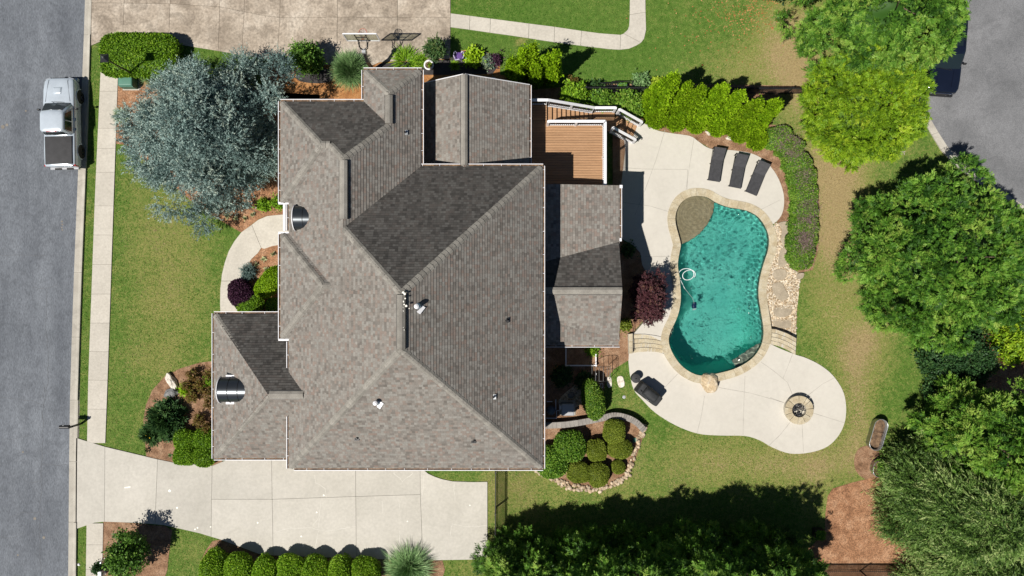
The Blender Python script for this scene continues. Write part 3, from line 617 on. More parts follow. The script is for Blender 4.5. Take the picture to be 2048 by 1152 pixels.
bed('mulch_bed', [(1225,255),(1245,262),(1250,300),(1242,370),(1225,372)], 'mulch_brown', dz=0.09, sm=False, label='narrow shaded bed under the deck rail')
bed('mulch_bed', [(1880,710),(1920,680),(2100,640),(2150,900),(1870,905),(1860,860),(1866,780)], 'mulch', dz=0.02, label='dark mulch under the trees at the right edge', sm=False)
bed('dirt_patch', [(1712,905),(1725,893),(1750,892),(1758,905),(1757,945),(1740,960),(1718,950),(1708,930)], 'mulch_brown', label='bare dirt beside the metal tubs')
GRAVEL = [(1549,446),(1582,447),(1592,470),(1578,535),(1602,548),(1598,570),(1593,620),(1592,676),(1560,664),(1530,656),(1527,630),(1522,590),(1526,550),(1545,500)]
bed('gravel_bed', GRAVEL, 'gravel', dz=0.045, sm=False, label='tan pebble bed with stepping stones beside the pool')
bed('gravel_patch', [(1118,800),(1150,770),(1158,768),(1166,790),(1160,810),(1140,815)], 'gravel', dz=0.04, label='small pebble patch behind the grey machine')
bed('pebble_ring', [(545,128),(590,130),(592,150),(575,166),(545,164),(538,146)], 'pine_straw', dz=0.03)

# ------------------------------------------------------------------ pool terrace and patios
def patio(name, label, px, z, thick, mat='patio'):
    NOGRASS.append(list(px)); pts = [tuple(P(x, y, z)[:2]) for x, y in px]
    o = MB().prism(pts, z - thick, z).build(name, mat); return tag(o, label, None, None, 'structure')
COP_IN, COP_OUT = offset(POOL, -0.03), offset(POOL, 0.43)
mid = [(x / S + 1024, 576 - y / S) for x, y in offset(POOL, 0.22)]
def arc(i0, i1):              # the pool edge between two of the outline's points
    n = len(mid); i0 *= 4; i1 *= 4; out = []; i = i0
    while i % n != i1 % n: out.append(mid[i % n]); i += 1
    return out + [mid[i1 % n]]
UP = [(1226,262)] + spline([(1226,262),(1268,252),(1275,246),(1290,247),(1312,260),(1340,266),(1380,272),(1397,283),(1420,297),(1460,300),(1500,306),(1528,320),(1552,348),(1566,382),(1568,410),(1562,432),(1549,447)], 4, False)[1:]
upper = patio('pool_terrace', 'pale concrete terrace round the upper end of the pool', UP + list(reversed(arc(28, 39 + 11)))  + [(1300,671),(1268,667),(1300,630),(1312,592),(1300,560),(1284,530),(1281,507),(1268,491),(1248,480),(1226,470)], 0.06, 0.5)
LP = [(1258,705),(1270,703),(1310,703),(1334,709)] + [((x), (y)) for x, y in list(reversed(arc(20, 27)))] + [(1540,688)] + spline([(1545,690),(1560,697),(1590,709),(1612,716),(1640,730),(1665,750),(1685,780),(1692,810),(1690,842),(1678,870),(1655,893),(1620,905),(1580,907),(1545,895),(1520,881),(1490,872),(1440,871),(1395,867),(1350,850),(1310,825),(1285,800),(1268,780),(1260,750),(1257,722)], 4, False)
lower = patio('lower_patio', 'pale concrete patio with the fire pit below the pool', LP, LOW + 0.05, 0.12)
def joints(parent, segs, z, w=0.026, mat='joint_pale'):
    for pts in segs: crack(parent, pts, w, 'joint', mat, jitter=0.0, zoff=z)
joints(upper, [[(1241,335),(1290,338),(1375,339)],[(1330,260),(1312,320),(1290,380),(1270,430)],[(1388,276),(1378,338),(1372,380)],[(1241,404),(1300,412),(1340,424)],[(1290,513),(1345,513)],[(1302,565),(1348,565)],[(1375,339),(1374,385)],[(1560,400),(1520,420)],[(1310,607),(1343,612)]], 0.063)
joints(lower, [[(1437,775),(1500,786),(1569,805)],[(1573,808),(1540,795)],[(1580,845),(1560,870),(1537,892)],[(1604,846),(1607,905)],[(1626,826),(1690,846)],[(1617,790),(1645,768),(1670,755)],[(1585,790),(1575,765),(1566,757),(1545,740),(1522,724)],[(1566,757),(1575,735),(1585,708)],[(1490,752),(1488,800),(1486,870)],[(1409,792),(1403,830),(1394,867)],[(1355,748),(1320,785),(1305,800)]], LOW + 0.053)

# coping: separate stones round the water
cop = MB().prism(offset(POOL, 0.40), -0.35, 0.055)
# ring wall under the coping (inner and outer face)
def ring(a, b, z0, z1):
    n = len(a); vs = [(x, y, z1) for x, y in a] + [(x, y, z1) for x, y in b] + [(x, y, z0) for x, y in a] + [(x, y, z0) for x, y in b]; fs = []
    for i in range(n):
        j = (i + 1) % n; fs += [(i, j, n + j, n + i), (i, 2 * n + i, 2 * n + j, j), (n + i, n + j, 3 * n + j, 3 * n + i)]
    return MB().add(vs, fs)
pool = thing('swimming_pool', 'freeform swimming pool with teal water and sandstone edge', 'swimming pool', P(1440, 570, 0))
ring(POOL, offset(POOL, 0.40), -0.55, 0.068).build('pool_wall', 'mortar', pool)
# resample outline evenly and lay the stones
def resample(poly, step):
    pts = [Vector(p) for p in poly] + [Vector(poly[0])]; out = []; acc = 0.0; nxt = 0.0
    for a, b in zip(pts, pts[1:]):
        l = (b - a).length
        while nxt <= acc + l: out.append(tuple(a + (b - a) * ((nxt - acc) / l))); nxt += step
        acc += l
    return out[:-1] if (Vector(out[-1]) - pts[0]).length < step * 0.5 else out
rs = resample(POOL, 0.10); inn = offset(rs, -0.03); ous = offset(rs, 0.44)
rng = random.Random(3); i = 0
while i < len(rs):
    k = min(rng.choice([3, 4, 4, 5, 5, 6]), len(rs) - i)
    if len(rs) - (i + k) < 3: k = len(rs) - i
    idx = [(i + j) % len(rs) for j in range(k + 1)]
    A = [Vector(inn[j]) for j in idx]; B = [Vector(ous[j]) for j in idx]
    g = 0.006
    A[0] = A[0] + (A[1] - A[0]).normalized() * g; A[-1] = A[-1] + (A[-2] - A[-1]).normalized() * g
    B[0] = B[0] + (B[1] - B[0]).normalized() * g; B[-1] = B[-1] + (B[-2] - B[-1]).normalized() * g
    MB().prism([tuple(p) for p in A] + [tuple(p) for p in reversed(B)], 0.03, 0.088 + rng.uniform(-0.006, 0.006)).build('coping_stone', 'sandstone', pool)
    i += k

def make_pool():
    x0, x1 = min(p[0] for p in POOL) - 0.1, max(p[0] for p in POOL) + 0.1; y0, y1 = min(p[1] for p in POOL) - 0.1, max(p[1] for p in POOL) + 0.1
    big = offset(POOL, 0.05)
    def grid(cell):
        xs = np.arange(x0, x1 + cell, cell); ys = np.arange(y0, y1 + cell, cell); X, Y = np.meshgrid(xs, ys); return X, Y
    # basin floor
    X, Y = grid(0.045); ny, nx = X.shape
    ins = inpoly(X, Y, POOL); d = edgedist(X, Y, POOL) * np.where(ins, 1, -1)
    px, py = X / S + 1024, 576 - Y / S
    D = 1.15 + 1.15 * smooth(480, 690, py)
    slope = 1.2 + 3.0 * smooth(600, 690, py)
    depth = np.minimum(D, 0.35 + slope * np.maximum(d, 0))
    ledge = [(1340,440),(1345,400),(1395,380),(1432,400),(1429,425),(1418,448),(1401,468),(1382,481),(1362,490),(1345,485)]
    bench = [(1466,722),(1482,712),(1500,700),(1515,690),(1535,680),(1535,730),(1480,745)]
    bench2 = [(1336,676),(1336,640),(1352,642),(1350,656),(1344,676)]
    il = inpoly(px, py, ledge); ib = inpoly(px, py, bench) | inpoly(px, py, bench2)
    depth = np.where(il, 0.22, depth); depth = np.where(ib, 0.35, depth)
    Z = -depth - 0.05
    keep = inpoly(X, Y, offset(POOL, 0.14))
    idx = np.arange(nx * ny).reshape(ny, nx); q = np.stack([idx[:-1, :-1], idx[:-1, 1:], idx[1:, 1:], idx[1:, :-1]], -1)
    kk = keep[:-1, :-1] & keep[:-1, 1:] & keep[1:, 1:] & keep[1:, :-1]
    allled = il[:-1, :-1] & il[:-1, 1:] & il[1:, 1:] & il[1:, :-1]; allben = ib[:-1, :-1] & ib[:-1, 1:] & ib[1:, 1:] & ib[1:, :-1]
    V = np.stack([X.ravel(), Y.ravel(), Z.ravel()], 1).tolist()
    for nm, sel, mt in (('pool_floor', kk & ~allled & ~allben, 'pool_plaster'), ('tanning_ledge', kk & allled, 'pool_ledge'), ('pool_bench', kk & allben, 'pool_bench')):
        b = MB(); used = q[sel]; ids = np.unique(used); mp = {int(a): i for i, a in enumerate(ids)}
        b.add([V[a] for a in ids], [tuple(mp[int(c)] for c in f) for f in used]); b.build(nm, mt, pool, smooth_shade=True)
    n = len(POOL); vs = [(x, y, 0.03) for x, y in POOL] + [(x, y, -2.6) for x, y in POOL]
    MB().add(vs, [(i, (i + 1) % n, n + (i + 1) % n, n + i) for i in range(n)]).build('basin_wall', 'pool_plaster', pool)
    # water surface with real ripples
    X, Y = grid(0.03); ny, nx = X.shape
    r = np.random.RandomState(4); Z = np.zeros(X.shape)
    for _ in range(60):
        lam = r.uniform(0.17, 0.38); a = r.uniform(0, 2 * np.pi); k = 2 * np.pi / lam
        Z += 0.0020 * (lam / 0.28) ** 1.6 * np.sin(k * (X * np.cos(a) + Y * np.sin(a)) + r.uniform(0, 6.28))
    px, py = X / S + 1024, 576 - Y / S
    calm = inpoly(px, py, ledge); Z *= np.where(calm, 0.25, 1.0)
    rr = np.hypot(px - 1388, py - 432) * S; Z += np.where(calm, 0.0009 * np.sin(rr * 2 * np.pi / 0.13 + 2.5 * np.sin(px * 0.11) + 1.7 * np.sin(py * 0.09)), 0)
    keep = inpoly(X, Y, big); idx = np.arange(nx * ny).reshape(ny, nx); q = np.stack([idx[:-1, :-1], idx[:-1, 1:], idx[1:, 1:], idx[1:, :-1]], -1)
    q = q[keep[:-1, :-1] | keep[:-1, 1:] | keep[1:, 1:] | keep[1:, :-1]]
    b = MB(); ids = np.unique(q); mp = {int(a): i for i, a in enumerate(ids)}; V = np.stack([X.ravel(), Y.ravel(), Z.ravel() - 0.05], 1).tolist()
    b.add([V[a] for a in ids], [tuple(mp[int(c)] for c in f) for f in q])
    w = b.build('water', 'pool_water', pool, smooth_shade=True); return w
water = make_pool()
# sunlight is focused by the ripples on to the pool floor
water.cycles.is_caustics_caster = True
for o in pool.children:
    if o is not water: o.cycles.is_caustics_receiver = True
sun_d.cycles.is_caustics_light = True

# flagstone steps on both sides of the pool
def curved_steps(label, top, bot, n, parent_px):
    """treads between two edge curves (top: terrace side, bot: patio side)"""
    t = thing('garden_steps', label, 'steps', G(*parent_px))
    rr = random.Random(n + int(top[0][0]))
    for k in range(n):
        a, b = k / n, (k + 1) / n; z = 0.06 + (LOW + 0.05 - 0.06) * (k + 0.35) / n
        f = lambda p, q, u: (p[0] + (q[0] - p[0]) * u, p[1] + (q[1] - p[1]) * u)
        A = [f(p, q, a + 0.006) for p, q in zip(top, bot)]; B = [f(p, q, b - 0.006) for p, q in zip(top, bot)]
        base = MB().prism([tuple(P(x, y, z)[:2]) for x, y in A] + [tuple(P(x, y, z)[:2]) for x, y in reversed(B)], LOW - 0.1, z - 0.012).build('step', 'mortar', t)
        m = len(A) - 1; cuts = sorted(rr.sample(range(1, 10 * m), max(3, m + 1))); cuts = [0] + cuts + [10 * m]
        def pt(C, u): i = min(int(u // 10), m - 1); w = u / 10 - i; return f(C[i], C[i + 1], w)
        for c0, c1 in zip(cuts, cuts[1:]):
            if c1 - c0 < 2: continue
            s0 = 0.25; s1 = 0.25; j = rr.uniform(-1.5, 1.5)
            q = [pt(A, c0 + s0), pt(A, (c0 + c1) / 2), pt(A, c1 - s1), pt(B, max(c0 + s0, min(c1 - s1, c1 - s1 + j))), pt(B, (c0 + c1) / 2), pt(B, c0 + s0)]
            MB().prism([tuple(P(x, y, z)[:2]) for x, y in q], z - 0.02, z + rr.uniform(-0.003, 0.004)).build('paving_stone', 'sandstone', base)
        C = [f(p, q, a) for p, q in zip(top, bot)]
        MB().tube([P(x, y, z + 0.02) for x, y in C], 0.022, 6).build('nosing', 'nosing_black', base)
    return t
curved_steps('sandstone steps left of the pool with dark edges', [(1266,668),(1290,668),(1312,671),(1337,677)], [(1266,706),(1290,703),(1312,704),(1339,709)], 4, (1300,690))
curved_steps('sandstone steps right of the pool with dark edges', [(1531,656),(1552,658),(1574,666),(1593,676)], [(1538,688),(1556,692),(1574,699),(1591,710)], 4, (1560,680))
wl = thing('stone_border', 'narrow sandstone border left of the pool steps', 'border', G(1262, 690))
MB().prism([tuple(P(x, y, 0.05)[:2]) for x, y in [(1257,668),(1265.5,667),(1265.5,706),(1258,708)]], LOW - 0.1, 0.055).build('border_base', 'mortar', wl)
for a, c in ((668,681),(682,694),(695,707)):
    MB().prism([tuple(P(x, y, 0.07)[:2]) for x, y in [(1257.5,a),(1265,a),(1265,c),(1258,c)]], 0.03, 0.075).build('paving_stone', 'sandstone', wl)
MB().tube([P(1266.5, y, 0.09) for y in (655, 668, 681, 693, 705)], 0.02, 6).build('edge_strip', 'nosing_black', wl)
# stepping stones and slabs in the pebble bed
rng = random.Random(9)
def flat_stone(name, label, pts, mat, dz, cat='stepping stone', group=None, th=0.08):
    c = (sum(p[0] for p in pts) / len(pts), sum(p[1] for p in pts) / len(pts)); g = G(*c)
    pp = [tuple(G(x, y)[:2]) for x, y in spline(pts, 3)]; ins = inset(pp, 0.02)
    m = MB(); n = len(pp)
    vs = [(x, y, g.z - 0.03) for x, y in pp] + [(x, y, g.z + dz - 0.015) for x, y in pp] + [(x, y, g.z + dz) for x, y in ins]
    fs = [(i, (i + 1) % n, n + (i + 1) % n, n + i) for i in range(n)] + [(n + i, n + (i + 1) % n, 2 * n + (i + 1) % n, 2 * n + i) for i in range(n)] + [tuple(range(2 * n, 3 * n))]
    a = sum(pp[i][0] * pp[(i + 1) % n][1] - pp[(i + 1) % n][0] * pp[i][1] for i in range(n))
    if a < 0: fs = [tuple(reversed(f)) for f in fs]
    m.add(vs, fs); o = m.build(name, mat, None, tuple(g)); return tag(o, label, cat, group)
flat_stone('stepping_stone', 'large weathered grey slab nearest the loungers', [(1556,447),(1572,443),(1583,452),(1580,470),(1576,488),(1566,494),(1561,478),(1563,460)], 'flagstone', 0.10)
flat_stone('stepping_stone', 'low slab half under the clipped hedge end', [(1560,500),(1572,498),(1573,528),(1556,531)], 'flagstone', 0.085)
flat_stone('stepping_stone', 'rounded stepping stone below the hedge end', [(1547,541),(1566,538),(1573,548),(1566,559),(1548,558)], 'flagstone', 0.085)
flat_stone('stepping_stone', 'leaf shaped stepping stone in the middle of the pebbles', [(1543,570),(1561,565),(1571,580),(1576,594),(1562,602),(1549,590)], 'flagstone', 0.09)
flat_stone('stepping_stone', 'broad rectangular stepping stone in the pebbles', [(1549,608),(1581,606),(1579,629),(1550,633)], 'flagstone', 0.085)
flat_stone('stepping_stone', 'stepping stone just above the right pool steps', [(1548,636),(1577,634),(1579,655),(1549,653)], 'flagstone', 0.085)
flat_stone('stepping_stone', 'small tan rock at the corner of the pebble bed', [(1593,548),(1606,546),(1604,556),(1594,558)], 'flagstone', 0.16)
flat_stone('stepping_stone', 'left pale stepping stone in the grass by the grill', [(1214,756),(1222,755),(1223,773),(1215,774)], 'pale_rock', 0.05)
flat_stone('stepping_stone', 'right pale stepping stone in the grass by the grill', [(1234,755),(1245,753),(1249,771),(1238,774)], 'pale_rock', 0.05)
# pebbles you can see one by one: joined, nobody could count them
def pebbles(name, poly, n, seed, rmin, rmax, dz, mat='river_stone'):
    r = np.random.RandomState(seed); xs = [p[0] for p in poly]; ys = [p[1] for p in poly]; m = MB(); c = 0
    bm = bmesh.new(); bmesh.ops.create_icosphere(bm, subdivisions=1, radius=1.0); bv = [tuple(v.co) for v in bm.verts]; bf = [tuple(v.index for v in f.verts) for f in bm.faces]; bm.free()
    V = []; F = []; T = []
    while c < n:
        x, y = r.uniform(min(xs), max(xs)), r.uniform(min(ys), max(ys))
        if not inpoly(np.array([x]), np.array([y]), poly)[0]: continue
        g = G(x, y); s = r.uniform(rmin, rmax); a = r.uniform(0, 6.28); sx, sy, sz = s * r.uniform(.8, 1.5), s * r.uniform(.7, 1.1), s * 0.6; ca, sa = math.cos(a), math.sin(a); o = len(V)
        V += [(g.x + (u * sx * ca - v * sy * sa), g.y + (u * sx * sa + v * sy * ca), g.z + dz + w * sz) for u, v, w in bv]; F += [tuple(i + o for i in f) for f in bf]; T += [r.rand()] * len(bv); c += 1
    m.add(V, F); o = m.build(name, mat, smooth_shade=True); at = o.data.attributes.new('tint', 'FLOAT', 'POINT'); at.data.foreach_set('value', np.array(T, np.float32))
    return tag(o, None, None, None, 'stuff')
foliage('pebble_mix', (0.27, 0.19, 0.11), (0.45, 0.35, 0.23), (0.66, 0.60, 0.50), trans=0.0, rough=0.8)
tag(pebbles('pebbles', GRAVEL, 2600, 1, 0.025, 0.06, 0.05, 'pebble_mix'), 'loose tan and white pebbles beside the pool')
tag(pebbles('pebbles', [(1118,800),(1150,770),(1158,768),(1166,790),(1160,810),(1140,815)], 300, 2, 0.03, 0.06, 0.05, 'pebble_mix'), 'loose pebbles behind the grey machine')
tag(pebbles('pebbles', [(540,130),(575,128),(592,150),(575,166),(545,164),(538,146)], 160, 5, 0.03, 0.055, 0.04, 'pebble_mix'), 'scattered white pebbles round the small planter')

# ------------------------------------------------------------------ the house
EV, MP = 6.15, 0.738          # upper eave height and roof pitch
house = thing('house', 'large house with a brown grey shingle hip roof', 'house', (-4.9, -1.5, 0.0))
# every roof body: (rect, planes z = a + b x + c y as (kind, a, b, c))
def hip(x0, x1, y0, y1, e, m, sides):
    pl = []
    if 'w' in sides: pl.append(('w', e - m * x0, m, 0))
    if 'e' in sides: pl.append(('e', e + m * x1, -m, 0))
    if 's' in sides: pl.append(('s', e - m * y0, 0, m))
    if 'n' in sides: pl.append(('n', e + m * y1, 0, -m))
    return ((x0, x1, y0, y1), pl)
ROOFS = {
    'main': hip(-11.45, 1.56, -9.25, 6.25, EV, MP, 'wesn'),
    'wing': hip(-11.45, -4.67, 0.5, 9.57, EV, MP, 'wen'),
    'bay_upper': hip(-11.88, -7.2, 4.39, 9.57, EV, MP, 'wsn'),
    'bay_lower': hip(-11.88, -7.2, -2.59, 2.80, EV, MP, 'wsn'),
    'spur': hip(-7.60, -4.67, 6.5, 11.19, EV, MP, 'wen'),
    'garage': hip(-16.2, -8.5, -9.24, -1.41, 4.0, MP, 'wsn'),
    'porch_low': ((1.2, 5.87, -2.9, 5.6), [('e', 4.3 + 0.13 * 2.45, -0.13, 0)]),
    'porch_gable': ((1.2, 5.83, -3.12, 3.3), [('n', 5.15 + 0.485 * -0.15, 0, -0.485), ('s', 5.15 + 0.485 * 0.15, 0, 0.485)]),
    'north_gable': ((-4.95, 0.92, 5.95, 10.95), [('w', 6.2 + 0.7 * 2.45, 0.7, 0), ('e', 6.2 - 0.56 * 2.45, -0.56, 0)]),
}
def clip(poly, A, B, C, eps=1e-6):
    """keep A x + B y + C >= 0"""
    out = []
    for i in range(len(poly)):
        p, q = poly[i - 1], poly[i]; dp, dq = A * p[0] + B * p[1] + C, A * q[0] + B * q[1] + C
        if (dp > eps and dq < -eps) or (dp < -eps and dq > eps):
            t = dp / (dp - dq); out.append((p[0] + (q[0] - p[0]) * t, p[1] + (q[1] - p[1]) * t))
        if dq >= -eps: out.append(q)
    return out
def parea(p): return 0.5 * sum(p[i - 1][0] * p[i][1] - p[i][0] * p[i - 1][1] for i in range(len(p)))
def visible():
    names = list(ROOFS); res = []
    for ni, nm in enumerate(names):
        (x0, x1, y0, y1), pls = ROOFS[nm]
        for k, (kd, a, b, c) in enumerate(pls):
            poly = [(x0, y0), (x1, y0), (x1, y1), (x0, y1)]
            for j, (_, a2, b2, c2) in enumerate(pls):
                if j != k and len(poly) > 2: poly = clip(poly, b2 - b, c2 - c, a2 - a)
            pieces = [poly] if len(poly) > 2 and abs(parea(poly)) > 1e-3 else []
            for oi, on in enumerate(names):
                if on == nm: continue
                (u0, u1, v0, v1), ops = ROOFS[on]
                hs = [(1, 0, -u0), (-1, 0, u1), (0, 1, -v0), (0, -1, v1)]; dead = False
                for (_, a2, b2, c2) in ops:
                    if abs(a2 - a) < 1e-6 and abs(b2 - b) < 1e-6 and abs(c2 - c) < 1e-6:
                        if oi > ni: dead = True          # same plane: the later body keeps out
                        continue
                    hs.append((b2 - b, c2 - c, a2 - a))
                if dead: continue
                nxt = []
                for pc in pieces:
                    cur = pc
                    for (A, B, C) in hs:
                        o = clip(cur, -A, -B, -C)
                        if len(o) > 2 and abs(parea(o)) > 1e-4: nxt.append(o)
                        cur = clip(cur, A, B, C)
                        if len(cur) < 3 or abs(parea(cur)) < 1e-4: break
                pieces = nxt
            for pc in pieces:
                if abs(parea(pc)) > 2e-3: res.append((nm, kd, a, b, c, pc))
    return res
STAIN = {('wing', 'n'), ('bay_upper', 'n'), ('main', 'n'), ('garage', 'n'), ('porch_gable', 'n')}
def shingle_roof():
    """each slope is laid in courses: every course overlaps the one below and shows a thick lower edge"""
    acc = {}
    for nm, kd, a, b, c, poly in visible():
        g = math.hypot(b, c); dirx, diry = (b / g, c / g)      # uphill in plan
        cs = math.sqrt(1 + g * g); ex = 0.15                    # exposure measured on the slope
        if parea(poly) < 0: poly = poly[::-1]
        ts = [p[0] * dirx + p[1] * diry for p in poly]; lo, hi = min(ts) * cs, max(ts) * cs
        k0, k1 = math.floor(lo / ex), math.floor(hi / ex)
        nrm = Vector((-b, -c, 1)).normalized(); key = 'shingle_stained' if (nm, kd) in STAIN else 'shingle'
        V, F, U = acc.setdefault((nm, key), ([], [], []))
        rr = random.Random(hash((nm, kd)) % 1000 if False else len(nm) * 7 + ord(kd))
        for k in range(k0, k1 + 1):
            t0, t1 = k * ex / cs, (k + 1) * ex / cs
            q = clip(clip(poly, dirx, diry, -t0), -dirx, -diry, t1)
            if len(q) < 3 or abs(parea(q)) < 1e-5: continue
            o = len(V); vs = []
            for p in q:
                t = p[0] * dirx + p[1] * diry; u = (t - t0) / (t1 - t0); u = min(1, max(0, u))
                z = a + b * p[0] + c * p[1]; h = 0.019 * (1 - u) + 0.002
                vs.append(Vector((p[0], p[1], z)) + nrm * h)
                U.append((p[0] * -diry + p[1] * dirx, t * cs))
            V += [tuple(v) for v in vs]; F.append(tuple(range(o, o + len(q))))
            for i in range(len(q)):                             # the butt edge
                j = (i + 1) % len(q)
                ti, tj = [q[x][0] * dirx + q[x][1] * diry for x in (i, j)]
                if abs(ti - t0) < 1e-5 and abs(tj - t0) < 1e-5:
                    o2 = len(V); lowr = [vs[i] - nrm * 0.04, vs[j] - nrm * 0.04]
                    V += [tuple(vs[i]), tuple(vs[j]), tuple(lowr[1]), tuple(lowr[0])]; F.append((o2, o2 + 3, o2 + 2, o2 + 1))
                    for x in (i, j, j, i): U.append((q[x][0] * -diry + q[x][1] * dirx, t0 * cs + 0.01))
    roofs = {}
    for (nm, key), (V, F, U) in acc.items():
        me = bpy.data.meshes.new('roof'); o = Vector(ORG[house]); me.from_pydata([(x - o.x, y - o.y, z - o.z) for x, y, z in V], [], F)
        uv = me.uv_layers.new(name='UVMap'); li = np.zeros(len(me.loops), np.int32); me.loops.foreach_get('vertex_index', li)
        uv.data.foreach_set('uv', np.array(U, np.float32)[li].ravel()); me.materials.append(MATS[key]); me.update()
        ob = bpy.data.objects.new('roof', me); COL.objects.link(ob); ob.parent = house; ORG[ob] = tuple(o); roofs[nm] = ob
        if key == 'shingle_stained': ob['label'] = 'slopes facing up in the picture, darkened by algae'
    return roofs
ROOF_OBJ = shingle_roof()
def zroof(x, y):
    best = 0
    for (x0, x1, y0, y1), pls in ROOFS.values():
        if x0 <= x <= x1 and y0 <= y <= y1: best = max(best, min(a + b * x + c * y for _, a, b, c in pls))
    return best
# ridge and hip caps: single bent pieces overlapping down the line
def cap_line(a, b, parent, ex=0.26, w=0.17, drop=0.09):
    a = Vector((a[0], a[1], zroof(*a))); b = Vector((b[0], b[1], zroof(*b)))
    if a.z > b.z: a, b = b, a
    d = b - a; n = max(1, round(d.length / ex)); e = d.length / n; d.normalize(); side = d.cross(Vector((0, 0, 1))).normalized(); up = side.cross(d)
    if up.z < 0: up = -up
    key = ('cap', round(e, 2), round(d.z, 2), round(w, 2))
    for i in range(n):
        p = a + d * (e * i); m = MB(); vs = []
        for t, h in ((0.0, 0.045), (e + 0.03, 0.022)):
            for s, dr in ((-1, drop), (-0.35, 0.02), (0.35, 0.02), (1, drop)):
                vs.append(p + d * t + side * (w * s) + up * (h - dr))
        vs += [v - up * 0.04 for v in vs[:4]]
        m.add(vs, [(0, 1, 5, 4), (1, 2, 6, 5), (2, 3, 7, 6), (8, 9, 1, 0), (9, 10, 2, 1), (10, 11, 3, 2)])
        m.build('ridge_cap', 'ridge_shingle', parent)
RM, RG = ROOF_OBJ['main'], ROOF_OBJ['garage']
apex = 10.95
for a, b in (((1.5, -9.19), (-4.945, -2.75)), ((-11.39, -9.19), (-4.945, -2.75)), ((1.5, 6.19), (-4.945, -0.25)), ((-4.945, -0.25), (-8.06, 2.86))): cap_line(a, b, RM)
RW = ROOF_OBJ['wing']
for a, b in (((-8.06, 6.18), (-8.86, 6.98)), ((-8.86, 6.98), (-9.29, 6.98)), ((-9.29, 6.98), (-11.82, 9.51)), ((-9.29, 6.98), (-11.82, 4.45)), ((-8.06, 6.18), (-6.135, 8.1))): cap_line(a, b, RW)
RS = ROOF_OBJ['spur']
for a, b in (((-6.135, 9.72), (-7.54, 11.13)), ((-6.135, 9.72), (-4.73, 11.13))): cap_line(a, b, RS)
RB = ROOF_OBJ['bay_lower']
for a, b in (((-9.185, 0.105), (-11.82, 2.74)), ((-9.185, 0.105), (-11.82, -2.53)), ((-9.185, 0.105), (-8.8, 0.105))): cap_line(a, b, RB)
for a, b in (((-12.23, -5.38), (-16.14, -1.47)), ((-12.23, -5.38), (-16.14, -9.18))): cap_line(a, b, RG)
# long ridge vents with a dark slot on both sides
def ridge_vent(a, b, parent, w=0.19):
    a = Vector((a[0], a[1], zroof(*a))); b = Vector((b[0], b[1], zroof(*b))); d = (b - a).normalized(); s = d.cross(Vector((0, 0, 1))).normalized(); m = MB(); vs = []
    for p in (a, b):
        for k, z in ((-1, -0.02), (-1, 0.03), (-0.3, 0.115), (0.3, 0.115), (1, 0.03), (1, -0.02)): vs.append(p + s * (w * k) + Vector((0, 0, z)))
    m.add(vs, [(i, i + 1, 7 + i, 6 + i) for i in range(5)] + [tuple(range(6)), tuple(range(11, 5, -1))]); v = m.build('ridge_vent', 'ridge_shingle', parent)
    for k in (-1, 1):
        MB().beam(a + s * (w * 1.06 * k) + Vector((0, 0, -0.06 if w > .15 else -.04)), b + s * (w * 1.06 * k) + Vector((0, 0, -0.06 if w > .15 else -.04)), 0.03, 0.09).build('vent_slot', 'black_metal', v)
    return v
ridge_vent((-4.945, -2.72), (-4.945, -0.3), RM)
ridge_vent((-8.06, 3.3), (-8.06, 6.1), RW)
ridge_vent((-6.135, 8.2), (-6.135, 9.6), RS)
ridge_vent((-12.2, -5.38), (-10.5, -5.38), RG)
ridge_vent((1.6, -0.15), (5.8, -0.15), ROOF_OBJ['porch_gable'])
ridge_vent((-2.45, 6.3), (-2.45, 10.93), ROOF_OBJ['north_gable'], 0.17)

# soffits and fascias under the eaves, walls below
k = 0
for nm in ROOFS:
    (x0, x1, y0, y1), pls = ROOFS[nm]; k += 1
    if nm in ('main', 'wing', 'bay_upper', 'bay_lower', 'spur', 'garage'):
        e = 4.0 if nm == 'garage' else EV
        MB().box(x0 + 0.02, x1 - (0.02 if nm in ('main', 'wing', 'spur') else 2.6 if nm == 'garage' else 1.0), y0 + 0.02, y1 - 0.02, e - 0.24 - 0.003 * k, e - 0.015 - 0.003 * k).build('soffit', 'soffit_white', house)
MB().box(1.3, 5.80, 2.6, 5.55, 3.55, 3.80).build('soffit', 'soffit_white', house)
MB().box(1.3, 5.76, -3.08, 2.6, 3.50, 3.66).build('soffit', 'soffit_white', house)
MB().box(-4.6, 0.88, 6.0, 10.90, 4.0, 4.24).build('soffit', 'soffit_white', house)
def gable_end(pts, name='gable_wall', mat='stucco'):
    MB().add(pts, [tuple(range(len(pts)))]).build(name, mat, house)
for x in (5.6,):
    MB().add([(x, -2.95, 3.6), (x, -0.15, 5.0), (x, 2.95, 3.6), (x - 0.2, -2.95, 3.6), (x - 0.2, -0.15, 5.0), (x - 0.2, 2.95, 3.6)], [(0, 2, 1), (3, 4, 5)]).build('gable_wall', 'stucco', house)
MB().add([(-4.4, 10.61, 4.05), (-4.4, 10.61, 4.7), (-2.45, 10.61, 6.05), (0.7, 10.61, 4.2), (-4.4, 10.5, 4.05), (-4.4, 10.5, 4.7), (-2.45, 10.5, 6.05), (0.7, 10.5, 4.2)], [(0, 1, 2, 3), (7, 6, 5, 4)]).build('gable_wall', 'stucco', house)
for x0, x1, y0, y1, z1 in ((-11.10, 1.21, -8.90, 5.90, 5.95), (-11.12, -5.02, 3.0, 9.22, 5.94), (-11.53, -9, 4.74, 9.20, 5.93), (-11.53, -9, -2.24, 2.45, 5.93), (-7.25, -5.01, 7, 10.84, 5.92), (-15.85, -10, -8.88, -1.76, 3.8), (0.5, 5.52, -2.78, 5.25, 3.56), (-5.2, 0.57, 5.5, 10.6, 4.1)):
    MB().box(x0, x1, y0, y1, LOW - 0.1, z1).build('wall', 'stucco', house)
